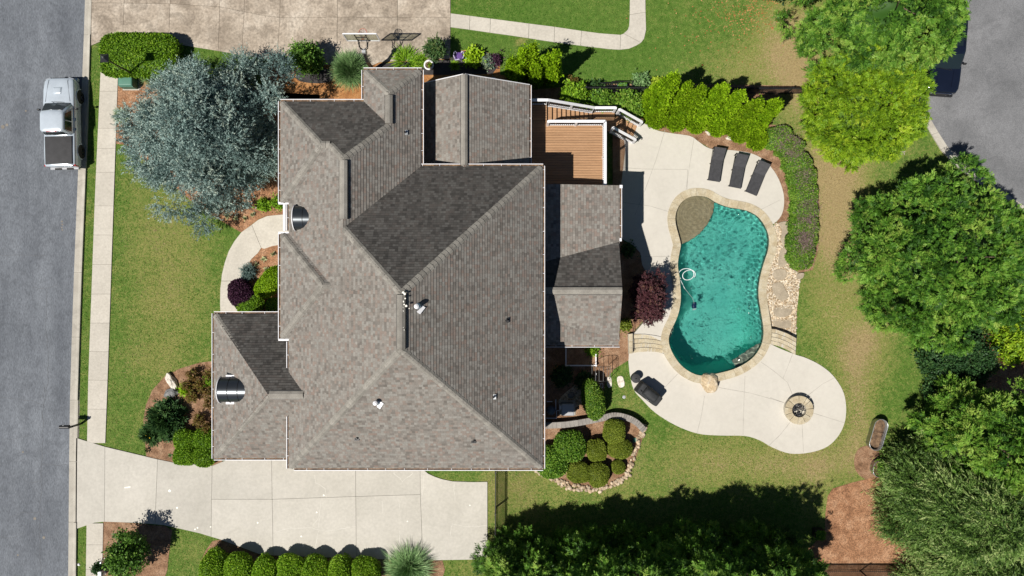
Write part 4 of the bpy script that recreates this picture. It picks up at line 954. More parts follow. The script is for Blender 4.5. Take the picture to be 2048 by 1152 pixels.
# windows and doors in the walls
def window(x, y, z, w, h, face):
    dx, dy = {'e': (1, 0), 'w': (-1, 0), 'n': (0, 1), 's': (0, -1)}[face]; o = 0.035
    def bx(a0, a1, b0, b1, d0, d1):
        m = MB()
        if dx: m.box(min(x + dx * d0, x + dx * d1), max(x + dx * d0, x + dx * d1), y + a0, y + a1, z + b0, z + b1)
        else: m.box(x + a0, x + a1, min(y + dy * d0, y + dy * d1), max(y + dy * d0, y + dy * d1), z + b0, z + b1)
        return m
    fr = bx(-w / 2 - .08, w / 2 + .08, -.08, 0.0, -.02, .06)
    for args in ((-w / 2 - .08, w / 2 + .08, h, h + .1, -.02, .05), (-w / 2 - .08, -w / 2, 0, h, -.02, .04), (w / 2, w / 2 + .08, 0, h, -.02, .04), (-.025, .025, 0, h, -.02, .03)):
        b = bx(*args); fr.add(b.v, b.f)
    f = fr.build('window', 'white_trim', house); bx(-w / 2, w / 2, 0, h, -.03, .012).build('pane', 'window_glass', f)
for y in (-7.2, -4.6): window(1.21, y, 3.6, 1.3, 1.6, 'e'); window(1.21, y, 0.7, 1.3, 1.6, 'e')
for y in (0.8, 2.6, 4.2): window(5.52, y, 1.0, 1.3, 2.0, 'e')
for x in (-7.8, -4.6, -1.4): window(x, -8.9, 3.7, 1.3, 1.5, 's')
for y in (6.0, 8.0): window(-11.53, y, 3.7, 1.1, 1.6, 'w')
for y in (-1.1, 1.2): window(-11.53, y, 3.7, 1.1, 1.6, 'w')
for y in (-3.6, -7.0): window(-15.85, y, 0.9, 1.3, 1.6, 'w')
window(-6.1, 10.84, 3.6, 1.2, 1.6, 'n'); window(-2.0, 10.6, 0.9, 1.6, 1.6, 'n')
for x in (-7.6, -4.2):
    d = MB().box(x - 1.3, x + 1.3, -8.96, -8.89, 0.05, 2.3).build('garage_door', 'white_trim', house)
    for z in (0.55, 1.1, 1.65): MB().box(x - 1.2, x + 1.2, -8.975, -8.95, z, z + 0.03).build('panel_rail', 'joint_pale', d)

# gutters: open troughs with hanger straps
def gutter(a, b, z, out, hang=1.1, w=0.125):
    a = Vector((a[0], a[1], z)); b = Vector((b[0], b[1], z)); o = Vector((out[0], out[1], 0)); d = (b - a).normalized(); m = MB(); vs = []
    prof = [(0.0, 0.0), (0.0, -0.10), (w, -0.10), (w + 0.008, 0.012), (w - 0.022, 0.012), (w - 0.022, -0.005), (w - 0.018, -0.088), (0.012, -0.088), (0.012, 0.0)]
    for p in (a, b):
        for x, zz in prof: vs.append(p + o * x + Vector((0, 0, zz)))
    n = len(prof); m.add(vs, [(i, (i + 1) % n, n + (i + 1) % n, n + i) for i in range(n)] + [tuple(range(n)), tuple(range(2 * n - 1, n - 1, -1))])
    g = m.build('gutter', 'white_trim', house)
    MB().beam(a + o * (w * .47) + Vector((0, 0, -0.055)), b + o * (w * .47) + Vector((0, 0, -0.055)), w - 0.045, 0.02).build('gutter_shade_strip', 'soil_and_gutter_shade', g)  # inner shade of the trough, put in as a dark strip
    l = (b - a).length; t = hang * 0.6; hm = MB(); 
    while t < l - 0.1:
        p = a + d * t; hm.beam(p + o * 0.0 + Vector((0, 0, 0.003)), p + o * (w - 0.01) + Vector((0, 0, -0.004)), 0.02, 0.008); t += hang * (0.8 + 0.4 * ((int(t * 77) % 10) / 10))
    if hm.v: hm.build('hangers', 'white_trim', g)['kind'] = 'stuff'
ze = EV - 0.02
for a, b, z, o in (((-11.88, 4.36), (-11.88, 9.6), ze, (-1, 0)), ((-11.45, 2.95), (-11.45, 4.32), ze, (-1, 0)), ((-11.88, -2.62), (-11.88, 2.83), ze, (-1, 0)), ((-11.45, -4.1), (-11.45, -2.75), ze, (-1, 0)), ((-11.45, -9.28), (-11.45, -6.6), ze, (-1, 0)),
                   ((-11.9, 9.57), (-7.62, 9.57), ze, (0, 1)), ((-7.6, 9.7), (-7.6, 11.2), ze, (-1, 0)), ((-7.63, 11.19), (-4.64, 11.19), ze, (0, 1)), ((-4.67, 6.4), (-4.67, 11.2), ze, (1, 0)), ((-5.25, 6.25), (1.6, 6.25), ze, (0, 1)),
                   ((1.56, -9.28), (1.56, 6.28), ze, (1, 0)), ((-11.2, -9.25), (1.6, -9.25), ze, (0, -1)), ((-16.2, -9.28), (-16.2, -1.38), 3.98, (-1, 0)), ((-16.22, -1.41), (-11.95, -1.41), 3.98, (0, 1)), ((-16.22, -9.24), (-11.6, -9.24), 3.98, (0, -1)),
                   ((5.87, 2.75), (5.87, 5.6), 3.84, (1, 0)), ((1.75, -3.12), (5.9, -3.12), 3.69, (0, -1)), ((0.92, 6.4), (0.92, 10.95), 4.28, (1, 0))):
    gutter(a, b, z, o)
for y in (2.83, 4.36): MB().box(-12.0, -11.45, y - 0.06, y + 0.06, ze - 0.12, ze + 0.01).build('gutter_return', 'white_trim', house)
for y in (-2.66,): MB().box(-12.0, -11.45, y - 0.05, y + 0.05, ze - 0.12, ze + 0.01).build('gutter_return', 'white_trim', house)
MB().box(-11.78, -11.66, 2.95, 4.3, ze - 0.16, ze - 0.06).build('door_beam', 'white_trim', house)
MB().box(5.87, 6.03, 5.45, 5.62, 3.6, 3.87).build('gutter_end', 'white_trim', house); MB().box(5.87, 5.98, 2.55, 2.72, 3.6, 3.9).build('gutter_end', 'white_trim', house)
# white rake boards on the gable edges and the low porch below the upper gable
MB().beam((-4.9, 10.97, 4.40), (-2.45, 10.97, 6.12), 0.04, 0.2).build('rake_board', 'soffit_white', house); MB().beam((-2.45, 10.97, 6.12), (0.92, 10.97, 4.22), 0.04, 0.2).build('rake_board', 'soffit_white', house)
pr = MB().add([(-3.75, 10.6, 3.55), (-1.0, 10.6, 3.55), (-1.0, 11.55, 3.15), (-3.75, 11.55, 3.15), (-3.75, 10.6, 3.4), (-1.0, 10.6, 3.4), (-1.0, 11.55, 3.0), (-3.75, 11.55, 3.0)], [(0, 1, 2, 3), (7, 6, 5, 4), (0, 3, 7, 4), (1, 5, 6, 2), (3, 2, 6, 7)]).build('pent_roof', 'dark_roof_metal', house)
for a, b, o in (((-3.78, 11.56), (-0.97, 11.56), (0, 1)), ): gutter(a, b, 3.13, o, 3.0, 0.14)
MB().box(-1.0, -0.9, 10.75, 11.66, 3.02, 3.2).build('gutter_return', 'white_trim', house)
for x in (-3.6, -1.15): MB().box(x - .08, x + .08, 11.3, 11.46, 0, 3.1).build('porch_post', 'white_trim', house)
# barrel roofed dormers in dark metal on the street side
def barrel(x0, y, r, zc, x1, nseam, name):
    n = 18; m = MB(); vs = []; fs = []; xs = [x0 + (x1 - x0) * i / 10 for i in range(11)]
    for x in xs:
        for j in range(n + 1):
            t = math.pi * j / n; vs.append((x, y + r * math.cos(t), zc - r * 0.95 + r * 0.95 * math.sin(t)))
    for i in range(10):
        for j in range(n): fs.append((i * (n + 1) + j, i * (n + 1) + j + 1, (i + 1) * (n + 1) + j + 1, (i + 1) * (n + 1) + j))
    m.add(vs, fs); d = m.build('dormer', 'dark_roof_metal', house, smooth_shade=True)
    for q in range(1, nseam + 1):
        x = x0 + (x1 - x0) * q / (nseam + 1)
        MB().tube([(x, y + (r + 0.012) * math.cos(math.pi * j / n), zc - r * 0.95 + (r * 0.95 + 0.012) * math.sin(math.pi * j / n)) for j in range(n + 1)], 0.014, 6).build('seam', 'black_metal', d)
    MB().tube([(x0, y + (r + 0.03) * math.cos(math.pi * j / n), zc - r * 0.95 + (r * 0.95 + 0.02) * math.sin(math.pi * j / n)) for j in range(n + 1)], 0.03, 6).build('trim', 'white_trim', d)
    f = [(x0 + 0.03, y + r * math.cos(math.pi * j / n), zc - r * 0.95 + r * 0.93 * math.sin(math.pi * j / n)) for j in range(n + 1)]
    MB().add(f, [tuple(range(len(f)))]).build('pane', 'window_glass', d)
    return d
d1 = barrel(-15.35, -5.36, 0.66, 5.75, -13.75, 2, 'garage')
for s in (-1, 1):
    y = -5.36 + s * 0.70; MB().box(-15.1, -14.2, y - 0.07, y + 0.07, 4.95, 5.15).build('side_trim', 'white_trim', d1)
    MB().box(-14.95, -14.6, y + s * 0.06 - 0.03, y + s * 0.06 + 0.03, 4.5, 4.98).build('side_bracket', 'black_metal', d1)
barrel(-11.0, 3.56, 0.62, 7.12, -10.0, 1, 'entrance')
# vents and pipes through the roof
def pipe(px, py, zt, kind):
    x, y = P(px, py, zt)[:2]; z = zroof(x, y); p = P(px, py, z + (0.45 if kind == 'white' else 0.2)); x, y = p.x, p.y; z = zroof(x, y)
    if kind == 'white':
        b = MB().lathe((x, y, z - 0.1), [(0.075, 0), (0.075, 0.42), (0.11, 0.42), (0.11, 0.50), (0.04, 0.55)], 14).build('vent_pipe', 'white_trim', house, smooth_shade=False)
        MB().lathe((x, y, z - 0.1), [(0.16, 0), (0.15, 0.16), (0.08, 0.22)], 14).build('flashing', 'galvanised', b)
        sx = MB().beam((x + 0.0, y - 0.28, zroof(x, y - 0.28) + 0.03), (x + 0.22, y + 0.02, zroof(x + 0.22, y + 0.02) + 0.03), 0.3, 0.012).build('flashing_plate', 'white_trim', b)
    else:
        b = MB().lathe((x, y, z - 0.05), [(0.055, 0), (0.055, 0.22), (0.04, 0.22), (0.04, 0.18)], 12).build('vent_pipe', 'black_metal', house)
        MB().obox((x, y, z + 0.01), 0.24, 0.24, 0.03).build('flashing', 'galvanised' if kind == 'grey' else 'black_metal', b)
pipe(832, 613, 10.3, 'white'); pipe(750, 807, 9.2, 'white')
for px, py, k in ((810, 264, 'grey'), (1013, 641, 'black'), (987, 795, 'grey'), (712, 878, 'black'), (947, 883, 'black')): pipe(px, py, 7.5, k)
# pale bird droppings on the long ridge
m = MB()
for x, y, r in ((806,585,3),(804,593,2),(810,597,2),(806,603,2.5),(808,609,2),(812,612,3),(805,615,2),(818,617,1.5),(806,622,1.5),(809,588,3),(804,636,1.2),(808,660,1.2),(806,655,1)):
    p = P(x, y, 11.09); m.lathe((p.x, p.y, apex + (0.118 if abs(p.x + 4.945) < .06 else 0.085)), [(r * S * .6, 0), (r * S * .5, 0.004)], 7)
m.build('droppings', 'flower_white', RM)['kind'] = 'stuff'

# ------------------------------------------------------------------ timber deck with two flights of stairs
DZ = 2.6
deck = thing('deck', 'raised brown timber deck with white railings and stairs', 'deck', (3.0, 7.5, 0))
bm_ = MB(); y = 5.35; nb = 0
src = None
while y < 9.15:
    b = MB().cbox(0.62, 5.16, y, y + 0.126, DZ - 0.03, DZ, 0.004).build('deck_board', 'deck_board', deck); y += 0.142
y = 9.17
while y < 10.32:
    MB().cbox(0.62, 1.96, y, y + 0.126, DZ - 0.03, DZ, 0.004).build('deck_board', 'deck_board', deck); y += 0.142
MB().box(0.60, 5.20, 5.3, 9.15, DZ - 0.30, DZ - 0.04).build('deck_frame', 'bark', deck)
MB().box(0.60, 1.98, 9.15, 10.34, DZ - 0.29, DZ - 0.041).build('deck_frame', 'bark', deck)
for x, y in ((5.0, 5.9), (5.0, 8.9), (1.8, 10.1), (3.0, 8.9)): MB().box(x - .08, x + .08, y - .08, y + .08, -0.2, DZ - 0.3).build('deck_post', 'white_trim', deck)
def railing(pts, posts=True, h=0.98, skip_bal=False):
    """cap rail, lower rail, balusters and posts along a line of floor points"""
    for (a, b) in zip(pts, pts[1:]):
        a = Vector(a); b = Vector(b); up = Vector((0, 0, 1)); d = (b - a)
        MB().beam(a + up * h, b + up * h, 0.15, 0.045).build('cap_rail', 'white_paint', deck)
        MB().beam(a + up * (h - 0.09), b + up * (h - 0.09), 0.05, 0.08).build('top_rail', 'white_paint', deck)
        MB().beam(a + up * 0.12, b + up * 0.12, 0.05, 0.08).build('bottom_rail', 'white_paint', deck)
        n = max(2, int(d.length / 0.115)); m = MB()
        for i in range(1, n):
            p = a + d * (i / n); m.beam(p + up * 0.14, p + up * (h - 0.1), 0.03, 0.03)
        m.build('balusters', 'black_metal', deck)['kind'] = 'stuff'
        k = max(1, round(d.length / 1.6))
        for i in range(k + 1):
            p = a + d * (i / k); MB().box(p.x - .06, p.x + .06, p.y - .06, p.y + .06, p.z - 0.25, p.z + h - 0.02).build('post', 'white_paint', deck)
LZ = 0.92
railing([(0.70, 10.33, DZ), (1.98, 10.33, DZ)])
railing([(2.0, 10.33, DZ), (4.74, 10.33, LZ)]); railing([(4.76, 10.33, LZ), (5.95, 10.33, LZ)])
railing([(2.0, 9.16, DZ), (5.12, 9.16, DZ)]); railing([(5.12, 9.14, DZ), (5.12, 5.55, DZ)])
def beamr(a, b): MB().tube([a, b], 0.02, 6).build('hand_rail', 'black_metal', deck)
beamr((2.3, 9.28, DZ + 0.75), (4.7, 9.28, LZ + 0.9)); MB().beam((2.0, 9.27, DZ - 0.16), (4.74, 9.27, LZ - 0.16), 0.05, 0.26).build('stringer', 'white_trim', deck)
MB().beam((2.0, 10.27, DZ - 0.16), (4.74, 10.27, LZ - 0.16), 0.05, 0.26).build('stringer', 'white_trim', deck)
for i in range(10):
    x = 2.0 + 0.272 * i; z = DZ - (i + 1) * (DZ - LZ) / 10.5 + 0.0
    MB().cbox(x + 0.01, x + 0.285 - 0.03, 9.31, 10.24, z - 0.035, z, 0.004).build('stair_tread', 'deck_board', deck)
for i in range(8):
    y = 9.2 + 0.142 * i; MB().cbox(4.74, 6.02, y, y + 0.126, LZ - 0.03, LZ, 0.004).build('landing_board', 'deck_board', deck)
MB().box(4.76, 6.0, 9.21, 10.33, LZ - 0.25, LZ - 0.04).build('landing_frame', 'bark', deck)
dd = Vector((0.938, -0.346, 0)); sd = Vector((0.346, 0.938, 0)); o0 = Vector((5.98, 9.72, 0))
for i in range(5):
    z = LZ - (i + 1) * LZ / 5.5 + 0.02; c = o0 + dd * (0.14 + 0.285 * i)
    MB().obox((c.x, c.y, z - 0.02), 0.265, 1.0, 0.036, math.atan2(dd.y, dd.x)).build('stair_tread', 'deck_board', deck)
for s in (0.55, -0.55):
    a = o0 + sd * s; b = a + dd * 1.52
    railing([(a.x, a.y, LZ), (b.x, b.y, 0.10)])
    MB().beam((a.x, a.y, LZ - 0.2), (b.x, b.y, -0.05), 0.05, 0.26).build('stringer', 'white_trim', deck)
a = o0 + sd * -0.43; b = a + dd * 1.6; beamr((a.x, a.y, LZ + 0.85), (b.x, b.y, 0.85)); MB().tube([(b.x, b.y, 0.85), (b.x + .1, b.y - .03, 0.82), (b.x + .12, b.y - .1, 0.7)], 0.03, 6).build('hand_rail', 'black_metal', deck)

# ------------------------------------------------------------------ vegetation
def leaf_mesh(name, base, dirs, ln, wd, side, tint, mat, parent, extra=None, curl=0.0, tri=False):
    """one four-cornered leaf for every row; base/dirs/side (N,3), ln/wd/tint (N,)"""
    n = len(base); tip = base + dirs * ln[:, None]
    nrm = np.cross(dirs, side); midp = base + dirs * (ln * 0.5)[:, None] + nrm * (curl * ln)[:, None]
    if tri: V = np.stack([base + dirs * (ln * 0.12)[:, None] + side * wd[:, None], tip, base + dirs * (ln * 0.12)[:, None] - side * wd[:, None]], 1).reshape(-1, 3); c_ = 3
    else: V = np.stack([base, midp + side * wd[:, None], tip, midp - side * wd[:, None]], 1).reshape(-1, 3); c_ = 4
    F = np.arange(c_ * n, dtype=np.int32); T = np.repeat(tint, c_); starts = np.arange(0, c_ * n, c_, dtype=np.int32); tot = np.full(n, c_, np.int32)
    if extra is not None:
        ev, ef, et = extra; off = len(V); V = np.concatenate([V, ev]); F = np.concatenate([F, (ef + off).ravel().astype(np.int32)])
        starts = np.concatenate([starts, c_ * n + np.arange(0, 3 * len(ef), 3, dtype=np.int32)]); tot = np.concatenate([tot, np.full(len(ef), 3, np.int32)]); T = np.concatenate([T, et])
    o = np.array(ORG[parent]); V = V - o
    me = bpy.data.meshes.new(name); me.vertices.add(len(V)); me.vertices.foreach_set('co', V.astype(np.float32).ravel())
    me.loops.add(len(F)); me.loops.foreach_set('vertex_index', F); me.polygons.add(len(starts)); me.polygons.foreach_set('loop_start', starts); me.polygons.foreach_set('loop_total', tot)
    me.update(calc_edges=True); at = me.attributes.new('tint', 'FLOAT', 'POINT'); at.data.foreach_set('value', np.clip(T, 0, 1).astype(np.float32))
    me.materials.append(MATS[mat]); ob = bpy.data.objects.new(name, me); COL.objects.link(ob); ob.parent = parent; ORG[ob] = tuple(o); return ob
def unit(a): return a / np.maximum(np.linalg.norm(a, axis=-1, keepdims=True), 1e-9)
def perp(r, d): 
    s = np.cross(d, r.normal(size=d.shape)); return unit(s)
PROF = {
    'cone': lambda u: np.where(u < 0.12, 0.75 + 2.1 * u, np.power(np.maximum(1 - (u - 0.12) / 0.88, 0), 0.72)),
    'dome': lambda u: np.where(u < 0.3, 0.82 + 0.6 * u, np.sqrt(np.maximum(1 - ((u - 0.3) / 0.7) ** 2, 0))),
    'broad': lambda u: np.where(u < 0.25, 0.86 + 0.56 * u, np.power(np.maximum(1 - ((u - 0.25) / 0.75) ** 1.7, 0), 0.8)),
    'column': lambda u: np.where(u < 0.25, 0.8 + 0.8 * u, np.power(np.maximum(1 - ((u - 0.25) / 0.75) ** 1.9, 0), 0.75)),
    'flame': lambda u: np.where(u < 0.22, 0.84 + 0.72 * u, np.power(np.maximum(1 - ((u - 0.22) / 0.78) ** 1.35, 0), 0.95)),
    'spire': lambda u: np.interp(u, [0, 0.12, 0.28, 0.42, 0.6, 0.8, 0.93, 1.0], [0.95, 1.0, 0.90, 0.72, 0.58, 0.44, 0.30, 0.05]),
    'ball': lambda u: np.sqrt(np.maximum(1 - (2 * u - 1) ** 2, 0)),
}
def shell(r, n, R, h, z0, prof, lump, depth, even=False):
    """random places near the surface of a crown; outward directions"""
    f = PROF[prof]; g_ = np.linspace(0.005, 0.995, 200); fd = np.gradient(f(g_), g_); wt = np.maximum(f(g_), 0.05) * np.sqrt(1 + (fd * R / (h - z0)) ** 2); cdf = np.cumsum(wt) / wt.sum()   # spread evenly over the surface
    u = np.interp(r.rand(n), cdf, g_); th = r.rand(n) * 2 * np.pi
    if even: u = np.interp(np.clip((np.arange(n) + 0.5 + r.normal(0, 0.8, n)) / n, 0, 0.999), cdf, g_); th = np.arange(n) * 2.39996 + r.normal(0, 0.16, n)
    rad = f(u); k = np.ones(n)
    for _ in range(7):
        fr = r.randint(2, 9); fu = r.uniform(3, 14); k += lump / 3.2 * np.sin(fr * th + fu * u + r.rand() * 6.28)
    dep = 1 - depth * r.rand(n) ** 1.8
    x = R * rad * k * dep; P_ = np.stack([np.cos(th) * x, np.sin(th) * x, z0 + (h - z0) * u * (0.94 + 0.06 * k)], 1)
    e = 0.02; sl = (f(np.clip(u + e, 0, 1)) - f(np.clip(u - e, 0, 1))) / (2 * e) * R / (h - z0)
    out = unit(np.stack([np.cos(th), np.sin(th), np.clip(-sl, -0.4, 3)], 1)); return P_, out
def crown(parent, base, R, h, z0, prof, style, mat, seed, nclump, nspray=8, lump=0.3, depth=0.35, sig=0.32, size=1.0, tint=(0.45, 0.2), name='crown', core=0.72, lobes=0, lobe_r=0.8, xs=1.0):
    reach = {'fan': .42, 'feather': .8, 'needle': .5, 'shoot': .45, 'broad': .16, 'scale': .08}[style] * size * 0.75 + sig * 0.7; R = max(R * 0.5, R - reach); h = max(h * 0.7, h - reach * 0.7)
    r = np.random.RandomState(seed)
    if lobes:                                              # the crown is built of separate leafy boughs with gaps between them
        R = max(R * 0.5, R - lobe_r * 0.6); LC, LO = shell(r, lobes, R, h - lobe_r * 0.4, z0, prof, lump, depth * 0.7, True); li = np.arange(nclump) % len(LC); lr = lobe_r * r.uniform(0.55, 1.25, len(LC))
        lt = r.normal(0, tint[1] * 0.55, len(LC)); v = unit(LO[li] * 1.0 + unit(r.normal(size=(nclump, 3))) * 1.05); C = LC[li] + v * (lr[li] * r.uniform(0.6, 1.0, nclump))[:, None] * np.array([1, 1, 0.75]); O = v; C[:, 2] = np.maximum(C[:, 2], 0.1)
    else: C, O = shell(r, nclump, R, h, z0, prof, lump, depth); lt = None
    C[:, 0] *= xs; n = len(C)
    ct = r.normal(tint[0], tint[1] * 0.6, n) + (0 if lt is None else lt[li])
    idx = np.repeat(np.arange(n), nspray); o0 = O[idx]; tg = r.normal(size=(len(idx), 3)) * sig; tg -= o0 * np.sum(tg * o0, 1)[:, None]; t2 = np.sum(tg * tg, 1) / sig     # a clump is a little dome: its sprays lean away from the middle
    c = C[idx] + tg - o0 * (t2 * 0.55)[:, None]; o = unit(o0 + tg / sig * 0.55)
    st = ct[idx] + r.normal(0, tint[1] * 0.5, len(idx)); N_ = len(idx); up = np.array([0, 0, 1.0])
    if style == 'fan':                                     # flat sprays of a conifer
        fwd = unit(o * 0.9 + r.normal(size=(N_, 3)) * 0.45 + up * 0.15); sd = unit(np.cross(fwd, up + r.normal(size=(N_, 3)) * 0.35)); nv = np.cross(sd, fwd)
        K = 11; Ls = 0.42 * size * r.uniform(0.5, 1.55, N_); t = np.tile(np.linspace(0, 1, K), N_); q = np.repeat(np.arange(N_), K); s = np.tile(np.where(np.arange(K) % 2, 1.0, -1.0), N_); s[K - 1::K] = 0
        b = c[q] + fwd[q] * (Ls[q] * t)[:, None] - up * (Ls[q] * 0.35 * t * t)[:, None]
        d = unit(fwd[q] * 0.8 + sd[q] * (s * 0.75)[:, None] + r.normal(size=(len(q), 3)) * 0.22); ln = Ls[q] * (0.62 - 0.30 * t) * r.uniform(0.8, 1.2, len(q)); wd = ln * 0.17
        side = unit(np.cross(nv[q] + r.normal(size=(len(q), 3)) * 0.35, d)); tt = st[q] + 0.22 * (t - 0.5) + r.normal(0, 0.08, len(q))
    elif style == 'scale':                                 # tight upright scales of arborvitae
        K = 7; q = np.repeat(np.arange(N_), K); b = c[q] + r.normal(size=(len(q), 3)) * 0.05; d = unit(o[q] * 0.45 + up * 0.75 + r.normal(size=(len(q), 3)) * 0.30); ln = 0.125 * size * r.uniform(0.7, 1.4, len(q)); wd = ln * 0.30
        side = unit(np.cross(o[q] + r.normal(size=d.shape) * 0.35, d)); tt = st[q] + r.normal(0, 0.12, len(q))
    elif style == 'feather':                               # long drooping tails
        fwd = unit(o * np.array([1, 1, 0.35]) + r.normal(size=(N_, 3)) * 0.35); K = 16; Ls = 0.85 * size * r.uniform(0.6, 1.3, N_); q = np.repeat(np.arange(N_), K); t = np.tile(np.linspace(0, 1, K), N_)
        sd = unit(np.cross(fwd, up)); b = c[q] + fwd[q] * (Ls[q] * t)[:, None] + up * (Ls[q] * (0.18 * t - 0.75 * t * t))[:, None]; s = r.choice([-1.0, 1.0], len(q))
        d = unit(fwd[q] * 0.9 + sd[q] * (s * r.uniform(0.2, 0.9, len(q)))[:, None] + up * (0.25 - 0.8 * t)[:, None] + r.normal(size=(len(q), 3)) * 0.2); ln = 0.20 * size * r.uniform(0.7, 1.4, len(q)); wd = ln * 0.11
        side = perp(r, d); tt = st[q] + 0.55 * (t - 0.5) + r.normal(0, 0.1, len(q))
    elif style == 'needle':                                # stiff tufted twigs of the blue cedar
        fwd = unit(o * np.array([1, 1, 0.8]) + r.normal(size=(N_, 3)) * 0.55); K = 16; Ls = 0.55 * size * r.uniform(0.5, 1.4, N_); q = np.repeat(np.arange(N_), K); t = np.tile(np.linspace(0, 1, K), N_)
        b = c[q] + fwd[q] * (Ls[q] * t)[:, None] + up * (Ls[q] * 0.12 * t * t)[:, None]; rnd = perp(r, fwd[q]); d = unit(fwd[q] * 0.75 + rnd * 0.85); ln = 0.125 * size * r.uniform(0.7, 1.3, len(q)); wd = ln * 0.17
        side = perp(r, d); tt = st[q] + 0.25 * (t - 0.5) + r.normal(0, 0.1, len(q))
    elif style == 'shoot':                                 # upright leafy shoots of a young shrub
        fwd = unit(o * 0.55 + up * 0.85 + r.normal(size=(N_, 3)) * 0.25); K = 14; Ls = 0.6 * size * r.uniform(0.5, 1.3, N_); q = np.repeat(np.arange(N_), K); t = np.tile(np.linspace(0, 1, K), N_)
        b = c[q] + fwd[q] * (Ls[q] * t)[:, None]; d = unit(fwd[q] * 0.5 + perp(r, fwd[q])); ln = 0.17 * size * (1.1 - 0.5 * t) * r.uniform(0.8, 1.2, len(q)); wd = ln * 0.27; side = unit(np.cross(up + r.normal(size=d.shape) * 0.5, d)); tt = st[q] + r.normal(0, 0.14, len(q))
    else:                                                  # broad leaves
        K = 9; q = np.repeat(np.arange(N_), K); b = c[q] + r.normal(size=(len(q), 3)) * 0.10 * size; d = unit(o[q] * 0.6 + r.normal(size=(len(q), 3)) * 0.8); ln = 0.15 * size * r.uniform(0.6, 1.3, len(q)); wd = ln * 0.30
        side = unit(np.cross(unit(o[q] + up * 0.5) + r.normal(size=d.shape) * 0.45, d)); tt = st[q] + r.normal(0, 0.14, len(q))
    ex = None
    if core:
        bm = bmesh.new(); bmesh.ops.create_icosphere(bm, subdivisions=3, radius=1.0); bm.verts.ensure_lookup_table()
        ev = np.array([v.co for v in bm.verts]); ef = np.array([[v.index for v in f_.verts] for f_ in bm.faces]); bm.free(); uu = (ev[:, 2] + 1) / 2; pr = PROF[prof](np.clip(uu, 0.02, 0.98)); xy = unit(ev[:, :2] + 1e-6) * (pr * R * core)[:, None] * np.minimum(1, np.linalg.norm(ev[:, :2], axis=1) * 2.2)[:, None]
        ev = np.concatenate([xy, (z0 + (h - z0) * (core if style == 'scale' else core * 0.92) * uu)[:, None]], 1) * (1 + 0.10 * r.normal(size=(len(ev), 1)).clip(-1.5, 1.5) * np.array([[1, 1, 0.3]])); ex = (ev + np.array(base), ef, np.full(len(ev), 0.05))  # core takes the darkest tint, painting shade into gaps between leaves
    return leaf_mesh(name, b + np.array(base), d, ln, wd * (1.12 if style in ('fan', 'needle', 'feather', 'scale') else 1.0), side, tt, mat, parent, ex, 0.04, style in ('fan', 'needle', 'feather', 'scale'))
def trunk(parent, base, h, r0, seed, limbs=7, R=1.5):
    rr = random.Random(seed); m = MB(); b = Vector(base)
    m.tube([b + Vector((0, 0, -0.1)), b + Vector((rr.uniform(-.05, .05), rr.uniform(-.05, .05), h * 0.3)), b + Vector((rr.uniform(-.1, .1), rr.uniform(-.1, .1), h * 0.65)), b + Vector((0, 0, h * 0.93))], [r0, r0 * .8, r0 * .5, r0 * .12], 8)
    for i in range(limbs):
        z = h * (0.2 + 0.6 * i / max(1, limbs - 1)); a = i * 2.4 + rr.uniform(-.4, .4); l = R * (1 - z / h * 0.75) * 0.8; d = Vector((math.cos(a), math.sin(a), 0.35))
        m.tube([b + Vector((0, 0, z)), b + Vector((0, 0, z)) + d * l * 0.5, b + Vector((0, 0, z + l * 0.1)) + d * l], [r0 * .35 * (1 - z / h * .6), r0 * .2, r0 * .05], 5)
    return m.build('trunk', 'bark', parent, smooth_shade=True)
def tree(label, px, py, R, h, prof, style, mat, seed, nclump, cat='tree', name='conifer_tree', group=None, z0=0.5, **kw):
    g = G(px, py); t = thing(name, label, cat, g, group); trunk(t, g, h * 0.96, 0.05 + 0.022 * h, seed, 9, R * 0.8); crown(t, g, R, h, z0, prof, style, mat, seed, nclump, **kw); return t

# tall trees on the right and the blue cedar on the left
tree('big blue grey cedar beside the house front', 448, 288, 4.45, 6.5, 'broad', 'needle', 'leaf_blue', 11, 1600, nspray=9, lump=0.42, depth=0.45, sig=0.22, tint=(0.5, 0.3), name='blue_cedar', core=0.62, size=0.9, lobes=150, lobe_r=0.8, xs=1.06)
tree('large deep green conifer at the top right beside the dark car', 1708, 60, 5.0, 7.8, 'broad', 'fan', 'leaf_emerald', 21, 1300, nspray=9, lump=0.26, depth=0.3, sig=0.20, size=0.66, tint=(0.48, 0.32), lobes=150, lobe_r=0.75, core=0.62, z0=1.4)
tree('golden green rounded conifer above the big tree', 1692, 232, 3.55, 5.2, 'dome', 'fan', 'leaf_gold', 22, 1150, nspray=9, lump=0.12, depth=0.2, sig=0.18, size=0.62, tint=(0.42, 0.24), core=0.74, lobes=190, lobe_r=0.5)
tree('broad emerald conifer at the right edge, the largest crown', 1810, 522, 5.3, 7.4, 'broad', 'fan', 'leaf_emerald', 23, 1350, nspray=9, lump=0.26, depth=0.32, sig=0.20, size=0.68, tint=(0.48, 0.32), lobes=170, lobe_r=0.8, core=0.6, z0=1.9)
tree('yellow green tree partly hidden behind the emerald conifer', 2016, 672, 1.7, 3.2, 'dome', 'broad', 'leaf_gold', 24, 260, nspray=8, lump=0.25, tint=(0.5, 0.25), size=1.2, name='leafy_tree', lobes=40, lobe_r=0.5)
tree('bright green conifer at the right edge below the emerald one', 1896, 858, 3.7, 7.6, 'broad', 'fan', 'leaf_cryptomeria', 25, 760, nspray=9, lump=0.3, depth=0.35, sig=0.22, size=0.72, tint=(0.55, 0.32), lobes=80, lobe_r=0.85, core=0.55, z0=1.6)
